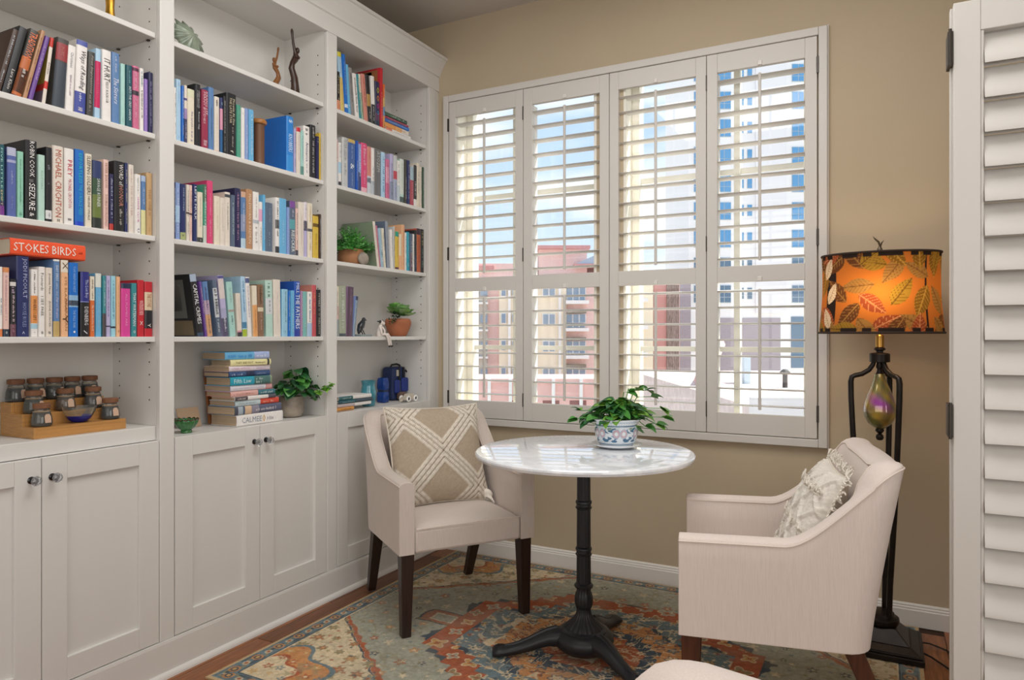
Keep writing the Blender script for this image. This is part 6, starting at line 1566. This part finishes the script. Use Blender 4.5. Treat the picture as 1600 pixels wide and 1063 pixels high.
# bird bookend
byy = onX(566, 515, -2.30).y
bd = thing('bird_figurine', 'small dark bird figurine on a grey slab beside the plum book', 'figurine', (-2.30, byy, ZS[3] + .0004))
MB().box(-.03, .03, -.042, .042, 0, .010).build('base', mat('grey_slab', '#8a9496', .5), bd, bevel=.002)
M_BIRD = mat('bird_glaze', '#2e3034', .25, noise=(40, .4, (1, 1, 1)))
MB().tube([(0, -.028, .012), (0, -.022, .030), (0, -.010, .052), (0, .004, .070), (0, .010, .080)], [.004, .013, .018, .013, .009], 12).build('body', M_BIRD, bd, smooth=True)
MB().ball((0, .012, .084), .0105, 12, 8).tube([(0, .018, .085), (0, .036, .080)], [.004, .0008], 6).build('head', M_BIRD, bd, smooth=True)
for sx in (-1, 1): MB().tube([(sx * .006, -.006, .036), (sx * .006, .006, .018), (sx * .006, .012, .0105)], .0025, 6).build('leg', M_BIRD, bd, smooth=True)
# sitting cow figurine, legs over the shelf edge
cy_ = onX(594, 515, XS - .018).y
cw = thing('cow_figurine', 'white and black cow figurine sitting on the shelf edge with dangling legs', 'figurine', (XS - .016, cy_, ZS[3] + .0004))
M_COW = mat('cow_white', '#e2d8d0', .5); M_COWB = mat('cow_black', '#2c2a2c', .5)
MB().tube([(-.004, -.004, .0), (-.004, -.004, .012), (-.002, -.002, .034), (.0, .0, .052), (.002, .002, .060)], [.014, .017, .014, .010, .007], 14).build('body', M_COW, cw, smooth=True)
MB().ball((.003, .004, .070), .0115, 12, 9, sc=(.9, 1.0, 1.05)).tube([(.006, .008, .068), (.010, .018, .064)], [.009, .0075], 10).build('head', M_COW, cw, smooth=True)
MB().ball((.003, -.004, .074), .0085, 10, 8, sc=(.8, .9, 1)).tube([(.002, -.010, .076), (-.004, -.022, .076)], [.004, .002], 6).tube([(.002, .012, .078), (.0, .020, .084)], [.003, .002], 6).build('ears', M_COWB, cw, smooth=True, label='black ears and poll')
MB().ball((.007, .0, .040), .006, 8, 6, sc=(.5, 1, 1.2)).ball((.010, -.006, .020), .006, 8, 6, sc=(.5, 1, 1)).build('patches', M_COWB, cw, smooth=True)
for k, dy in enumerate((.006, .022)):
    MB().tube([(.004, dy * .5, .010), (.024, dy + .010, .010), (.0275, dy + .016, -.004), (.029, dy + .024, -.030), (.029, dy + .028, -.046)], [.008, .007, .0062, .0055, .005], 10).build('leg', M_COW, cw, smooth=True)
    MB().ball((.030, dy + .031, -.050), .0072, 10, 7, sc=(1, 1.2, .8)).build('hoof', M_COWB, cw, smooth=True, label='black hoof')
for dy in (-.012, .010): MB().tube([(.006, dy, .046), (.016, dy * 1.4, .030), (.018, dy * 1.2, .014)], [.0055, .0045, .004], 8).build('arm', M_COW, cw, smooth=True)
# succulents in terracotta
ty = onX(622, 515, -2.335).y
sc_ = thing('potted_succulent', 'green rosette succulent in a bulging terracotta pot beside the cow figurine', 'plant', (-2.335, ty, ZS[3] + .0004))
MB().lathe([(.038, 0), (.045, .004), (.060, .035), (.070, .062), (.071, .078), (.066, .092), (.060, .096), (.055, .095), (.058, .08), (0, .078)], 36).build('pot', M_TERRA, sc_, smooth=50)
MB().lathe([(0, .089), (.057, .086)][::-1], 20).build('soil', M_SOIL, sc_)
rm = [leaf_mesh('leaf', .048, .044, g, -.35, .35, 0, 6, 1.9) for g in (green('succ_a', '#8cc068'), green('succ_b', '#74ac58'), green('succ_c', '#a4c890'))]
for (cx_, cy2, cz_, s_) in ((.005, .012, .118, 1.5), (.018, .045, .110, 1.1), (.0, -.018, .140, 1.05)):
    for ring_, (n_, el, ss) in enumerate(((9, .12, 1.05), (8, .5, .95), (6, .9, .7))):
        for q in range(n_):
            az = 2 * PI * (q + .5 * ring_) / n_
            inst(rm[(q + ring_) % 3], 'leaf', sc_, loc=(cx_ + .008 * math.cos(az), cy2 + .008 * math.sin(az), cz_ + .006 * ring_), rot=rot_to(az, el + rl.uniform(-.1, .1), 0), scale=[s_ * ss] * 3)
tm = leaf_mesh('leaf', .018, .008, green('sedum', '#1f3c2c'), .2, .3, 0, 4)
for k in range(70):
    t = rl.random(); c_ = Vector((.03 + rl.uniform(-.02, .02), -.05 - .042 * t + rl.uniform(-.015, .015), .115 - .055 * t * t + rl.uniform(-.016, .016)))
    inst(tm, 'leaf', sc_, loc=c_, rot=rot_to(rl.uniform(0, 2 * PI), rl.uniform(-.3, 1.2)))
MB().tube([(.02, -.03, .09), (.03, -.06, .115), (.03, -.085, .095), (.03, -.095, .065)], .002, 6).build('trailing_stem', G1, sc_, smooth=True)
# vase, bottle, case, toy, jar on the counter
vy = onX(577, 620, -2.33).y
zc3 = ZCT[2] + .0004
vsx = thing('vase', 'turquoise ceramic vase with a waist and flared rim on the right counter', 'vase', (-2.335, vy, zc3))
MB().lathe([(.030, 0), (.034, .006), (.037, .030), (.0395, .055), (.040, .072), (.036, .092), (.0335, .106), (.0375, .124), (.039, .130), (.036, .129), (.031, .106), (.033, .08), (0, .07)], 36, mod=lambda t, k: 1 + .012 * math.cos(3 * t)).build('vase_body', mat('turquoise_glaze', '#3c8494', .1, noise=(16, .3, (.4, .4, 3)), coat=.8), vsx, smooth=50)
by2 = onX(599, 610, -2.385).y
bt = thing('blue_bottle', 'square cobalt blue glass bottle between the vase and the carry case', 'bottle', (-2.388, by2, zc3), (0, 0, .1))
M_COB = mat('cobalt_bottle', '#12459c', .08, trans=.25)
def squarish(t, k): return 1 / max(abs(math.cos(t)) ** 5 + abs(math.sin(t)) ** 5, .2) ** .2
MB().lathe([(.022, 0), (.026, .004), (.0275, .020), (.0265, .050), (.022, .060), (.0225, .066), (.0265, .076), (.027, .100), (.025, .122), (.021, .132), (.018, .132), (.018, .128), (0, .126)], 40, mod=squarish).build('bottle_body', M_COB, bt, smooth=60)
MB().lathe([(.0226, .0585), (.0232, .063), (.0230, .0675)], 40, mod=squarish, cap=False).build('band', mat('dark_band', '#1c2430', .4), bt, smooth=60)
cy3 = onX(619, 600, -2.415).y
cs = thing('carry_case', 'navy and black soft carry case with top handle and pocket by the corner', 'case', (-2.430, cy3, zc3), (0, 0, -.05))
M_NV = mat('navy_nylon', '#20305c', .6); M_BKN = mat('black_webbing', '#1a1a1e', .6); M_BLN = mat('blue_nylon', '#1c3080', .5)
MB().box(-.045, .040, -.055, .060, 0, .185).build('bag_body', M_NV, cs, bevel=.018, seg=4)
MB().box(.040, .062, .002, .056, .045, .125).build('pocket', M_BLN, cs, bevel=.011, seg=4)
MB().box(.0395, .058, -.052, -.012, .040, .115).build('pocket', M_BLN, cs, bevel=.009, seg=4)
MB().box(.0402, .046, -.030, -.004, .135, .170).build('label_patch', mat('label_patch', '#b8b4a8', .7), cs, bevel=.002)
for dy in (-.008, .030): MB().box(.041, .047, dy - .006, dy + .006, .004, .184).build('strap', M_BKN, cs, bevel=.001)
MB().tube([(0, -.03, .184), (0, -.02, .196), (0, .02, .200), (0, .045, .194), (0, .052, .184)], .005, 8).build('handle', M_BKN, cs, smooth=True)
MB().tube([(.03, .060, .165), (.04, .075, .15), (.042, .080, .125), (.03, .066, .115)], .0055, 8).build('side_strap', M_BKN, cs, smooth=True)
MB().box(.0405, .075, -.030, .020, .004, .048).build('brown_pouch', mat('brown_leather', '#6a5448', .6), cs, bevel=.010, seg=3)
tyy = onX(634, 622, -2.315).y
ty_ = thing('toy_car', 'small cream toy car with white wheels before the carry case', 'toy', (-2.298, tyy, zc3), (0, 0, .0))
M_TC = mat('toy_cream', '#cfc4b4', .4)
MB().prism([(-.050, .010), (-.056, .020), (-.040, .026), (-.022, .028), (-.010, .042), (.022, .044), (.036, .030), (.052, .027), (.056, .018), (.052, .010)], 'x', -.020, .020).build('body', M_TC, ty_, bevel=.004)
MB().tube([(.0, -.075, .006), (.0, -.056, .012)], [.006, .007], 8).build('tow_bar', M_TC, ty_, smooth=True)
wm = MB().tube([(0, .0125 * math.cos(2 * PI * k / 20), .0125 * math.sin(2 * PI * k / 20)) for k in range(21)], .0052, 8, cap=False).mesh('wheel', mat('white_wheel', '#f4f3f0', .4), smooth=True)
hm = MB().lathe([(.0082, -.002), (.0082, .002)], 16).mesh('hub', mat('black_hub', '#1e1c1c', .5))
for sx in (-1, 1):
    for dy in (-.030, .034):
        w_ = inst(wm, 'wheel', ty_, loc=(sx * .024, dy, .0178)); inst(hm, 'wheel_hub', w_, rot=(0, PI / 2, 0))
jy = onX(646, 610, -2.40).y
gj = thing('glass_tumbler', 'clear ribbed glass tumbler in the corner of the right counter', 'glass', (-2.405, min(jy, UN[2][1] - .04), zc3))
MB().lathe([(.028, 0), (.030, .002), (.034, .112), (.0322, .112), (.028, .006), (0, .005)], 40, mod=lambda t, k: 1 + .02 * math.cos(20 * t) if 0 < k < 3 else 1).build('tumbler', M_JG, gj, smooth=60)
# ------------------------------------------------------------------ the street outside
def local_rect(root, name, D, D0, u0, u1, v0, v1, dep, m, proud=0.0):
    """box on the facade of a building that faces this way: spans u0..u1, v0..v1 at distance D; proud = stands out towards us"""
    k = D / FPX; x0, x1 = (u0 - 800) * k, (u1 - 800) * k; z1, z0 = CAM_H + (525 - v0) * k, CAM_H + (525 - v1) * k
    return MB().box(x0, x1, D - D0 - proud, D - D0 - proud + dep, z0, z1).build(name, m, root)
gr = MB().box(-150, 150, YW + 3, 300, -12.6, -12).build('ground', mat('street_concrete', '#b8b2a8', .9))
tag(gr, 'pale street level far below the windows', 'ground', kind='structure')
def building(name, label, D, lat=0.0):
    return thing(name, label, 'building', camw(lat, D), (0, 0, YAW))
M_PB = mat('pink_brick', '#e8c6be', .9, noise=(6, .10, (1, 1, 3))); M_TS = mat('tan_stucco', '#efe2c8', .9); M_GS = mat('grey_stucco', '#b4aca2', .9); M_WW = mat('white_frame', '#eceae6', .6)
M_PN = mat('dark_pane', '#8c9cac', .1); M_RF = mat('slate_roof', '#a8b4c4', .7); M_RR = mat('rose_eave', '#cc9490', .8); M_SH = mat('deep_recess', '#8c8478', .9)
D = 70.0
bb = building('apartment_building', 'pink brick and tan apartment block with balconies seen through the left shutters', D)
def R(n, u0, u1, v0, v1, dep, m, pr=0.0, parent=None): return local_rect(parent or bb, n, D, D, u0, u1, v0, v1, dep, m, pr)
R('wall', 640, 1062, 436, 720, 8, M_PB)
R('wall', 640, 830, 412, 436, 7, M_PB)
R('roof_eave', 700, 772, 416, 422, 9, M_RR, .5)
R('penthouse', 842, 918, 388, 440, 7, M_PB, -.5); R('roof_eave', 832, 922, 384, 389, 9, M_RR, .3)
k_ = D / FPX
def roofp(u0, u1, u2, v0, v1, nm):
    x = [(q - 800) * k_ for q in (u0, u1, u2)]; z0, z1 = CAM_H + (525 - v1) * k_, CAM_H + (525 - v0) * k_
    MB().prism([(x[0], z0), (x[2], z0), (x[2], z1), (x[1], z1)], 'y', -1.0, 6).build(nm, M_RF, bb)
roofp(898, 925, 1000, 402, 414, 'roof'); R('roof_eave', 896, 1002, 414, 418, 8, M_RR, 1.1)
R('cornice', 640, 1062, 436, 442, 1, M_WW, .4)
R('grey_bay', 690, 762, 446, 590, 1, M_GS, .6)
R('tan_bay', 780, 884, 442, 590, 1, M_TS, .5); R('white_pier', 794, 798, 442, 600, 1, M_WW, .8); R('white_pier', 836, 840, 442, 600, 1, M_WW, .8); R('white_pier', 872, 876, 442, 600, 1, M_WW, .8)
R('tan_bay', 1003, 1019, 442, 610, 1, M_TS, .5)
R('netting_bay', 1040, 1059, 446, 640, 1, mat('dark_netting', '#8c7870', .95, noise=(4, .5, (6, 6, .6))), .6)
R('red_bay', 1020, 1040, 446, 640, 1, mat('deep_red_brick', '#c89088', .9), .4)
def win(u0, u1, v0, v1, n=2, pr=.62):
    f = R('window', u0, u1, v0, v1, .3, M_WW, pr + .1)
    w = (u1 - u0) / n
    for q in range(n): R('pane', u0 + w * q + w * .12, u0 + w * (q + 1) - w * .12, v0 + (v1 - v0) * .06, v1 - (v1 - v0) * .06, .3, M_PN, pr + .17, f)
for vc in (457, 499, 541, 583):
    win(783, 791, vc - 9, vc + 7, 1); win(800, 805, vc - 8, vc + 6, 1); win(847, 867, vc - 8, vc + 9, 2); win(832, 838, vc - 8, vc + 8, 1)
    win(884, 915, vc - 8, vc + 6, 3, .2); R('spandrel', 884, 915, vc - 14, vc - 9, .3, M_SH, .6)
    b_ = R('balcony', 882, 917, vc + 14, vc + 19, 2, M_WW, 2.0); win(885, 914, vc + 7, vc + 13, 3, .3)
    win(990, 1000, vc - 10, vc + 8, 1); R('balcony', 988, 1008, vc + 10, vc + 16, 2, M_WW, 1.6)
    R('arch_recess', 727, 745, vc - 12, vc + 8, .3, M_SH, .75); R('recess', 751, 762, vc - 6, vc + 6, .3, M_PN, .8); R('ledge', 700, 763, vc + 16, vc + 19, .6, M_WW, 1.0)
D = 52.0
pd = building('low_building', 'low pink terrace building with a parapet below the apartment block', D)
def R2(n, u0, u1, v0, v1, dep, m, pr=0.0): return local_rect(pd, n, D, D, u0, u1, v0, v1, dep, m, pr)
M_PK = mat('pale_pink_stucco', '#e4b8b0', .9)
R2('wall', 560, 1052, 598, 760, 6, M_PK); R2('parapet', 560, 1054, 592, 599, 6.2, mat('parapet_pink', '#e0b8b0', .9), .1)
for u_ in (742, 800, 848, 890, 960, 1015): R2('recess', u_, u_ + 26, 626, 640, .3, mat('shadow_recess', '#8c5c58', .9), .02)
for u_ in (762, 795, 862, 905, 985, 1030): R2('pier', u_, u_ + 5, 592, 700, .4, M_WW, .3)
R2('roof_box', 985, 1014, 584, 594, 4, mat('coral_box', '#cc7c6c', .9), 2); R2('roof_box', 1026, 1044, 582, 594, 4, MATS['coral_box'], 2)
D = 80.0
tw = building('tower', 'white residential tower with blue windows seen through the right shutter panel', D)
def R3(n, u0, u1, v0, v1, dep, m, pr=0.0, parent=None): return local_rect(parent or tw, n, D, D, u0, u1, v0, v1, dep, m, pr)
M_TW = mat('tower_white', '#f2f0ee', .8); M_BLU = mat('blue_pane', '#5c9ccc', .12); M_BLD = mat('dark_blue_pane', '#5c7890', .12)
R3('wall', 1076, 1460, -140, 720, 12, M_TW)
R3('pilaster', 1180, 1228, -140, 490, 1, mat('tower_pale', '#eceaea', .8), .25)
def tower_win(u0, u1, v0, v1, n):
    f = R3('window', u0, u1, v0, v1, .4, mat('grey_window_frame', '#b8c4cc', .6), .08)
    w = (u1 - u0) / n
    for q in range(n):
        for (a_, b_) in ((0.04, .66), (.70, .96)):
            R3('pane', u0 + w * q + w * .06, u0 + w * (q + 1) - w * .06, v0 + (v1 - v0) * a_, v0 + (v1 - v0) * b_, .3, M_BLU if v0 < 400 else M_BLD, .12, f)
for fl_ in range(-1, 9):
    v0 = 96 + 43.2 * fl_
    tower_win(1121, 1142, v0 + 4, v0 + 32, 2); tower_win(1150, 1162, v0 + 8, v0 + 26, 1); tower_win(1167.5, 1175, v0 + 8, v0 + 26, 1); tower_win(1237, 1257.5, v0 + 4, v0 + 32, 2); tower_win(1300, 1330, v0 + 4, v0 + 32, 2); tower_win(1084, 1094, v0 + 4, v0 + 32, 1)
R3('brick_base', 1121, 1219, 497, 640, .5, mat('grey_brick', '#a89ea4', .9, noise=(3, .08, (1, 1, 6))), .1); R3('brick_base', 1060, 1078, 440, 640, 2, MATS['grey_brick'], .4)
R3('tall_window', 1236, 1258, 495, 575, .4, M_BLD, .1)
D = 26.0
lr = building('flat_roof_building', 'flat gravel roof with parapets below the white tower', D)
kz = D / FPX
zr = CAM_H - 84 * kz
def XR(u): return (u - 800) * kz
MB().box(XR(1085), XR(1480), -6, 14, zr - 6, zr).build('roof_deck', mat('pink_gravel', '#dcc8c0', .95, noise=(3, .12, (1, 1, 1)), bump=(10, .5, (1, 1, 1))), lr)
MB().box(XR(1085), XR(1480), -6.3, -6, zr - 6, zr + .25).build('parapet', mat('white_parapet', '#e4dcd8', .9), lr)
vs = [(XR(1120), 6, zr + .05), (XR(1270), 12, zr + 1.1), (XR(1270), 12.5, zr + 1.5), (XR(1120), 6.5, zr + .45)]
MB().tube([(XR(1118), 2, zr + .2), (XR(1180), 6, zr + .6), (XR(1275), 12, zr + 1.5)], .28, 8).build('sloped_wall', mat('rose_coping', '#c0a09c', .9), lr)
MB().box(XR(1205), XR(1216), 3, 4, zr, zr + 1.1).build('roof_hatch', mat('pale_blue_box', '#b8ccd4', .7), lr)
MB().lathe([(.10, 0), (.10, .5), (.2, .52), (.2, .6), (.08, .7)], 10, (XR(1243), 1, zr)).build('vent_pipe', mat('dark_vent', '#3c3a3a', .7), lr)
# ------------------------------------------------------------------ turn the spine titles into meshes
def finish_texts():
    for t in TEXTS: COL.objects.link(t[0])
    dg = bpy.context.evaluated_depsgraph_get()
    for o, parent, m, cx, y, z, length, height, horiz, name in TEXTS:
        me = bpy.data.meshes.new_from_object(o.evaluated_get(dg))
        n = len(me.vertices)
        if not n: continue
        co = np.empty(n * 3, dtype=np.float32); me.vertices.foreach_get('co', co); co = co.reshape(-1, 3)
        mn, mx_ = co.min(0), co.max(0); sz = np.maximum(mx_ - mn, 1e-6)
        a = (co[:, 0] - mn[0]) / sz[0] - 0.5; h = (co[:, 1] - mn[1]) / sz[1] - 0.5
        out = np.empty_like(co); out[:, 0] = cx
        if horiz: out[:, 1] = y + a * length; out[:, 2] = z + h * height
        else: out[:, 1] = y + h * height; out[:, 2] = z - a * length
        me.vertices.foreach_set('co', out.ravel()); me.materials.clear(); me.materials.append(m); me.update()
        q = bpy.data.objects.new(name, me); COL.objects.link(q); q.parent = parent
    for t in TEXTS:
        cu = t[0].data; bpy.data.objects.remove(t[0]); bpy.data.curves.remove(cu)
finish_texts()
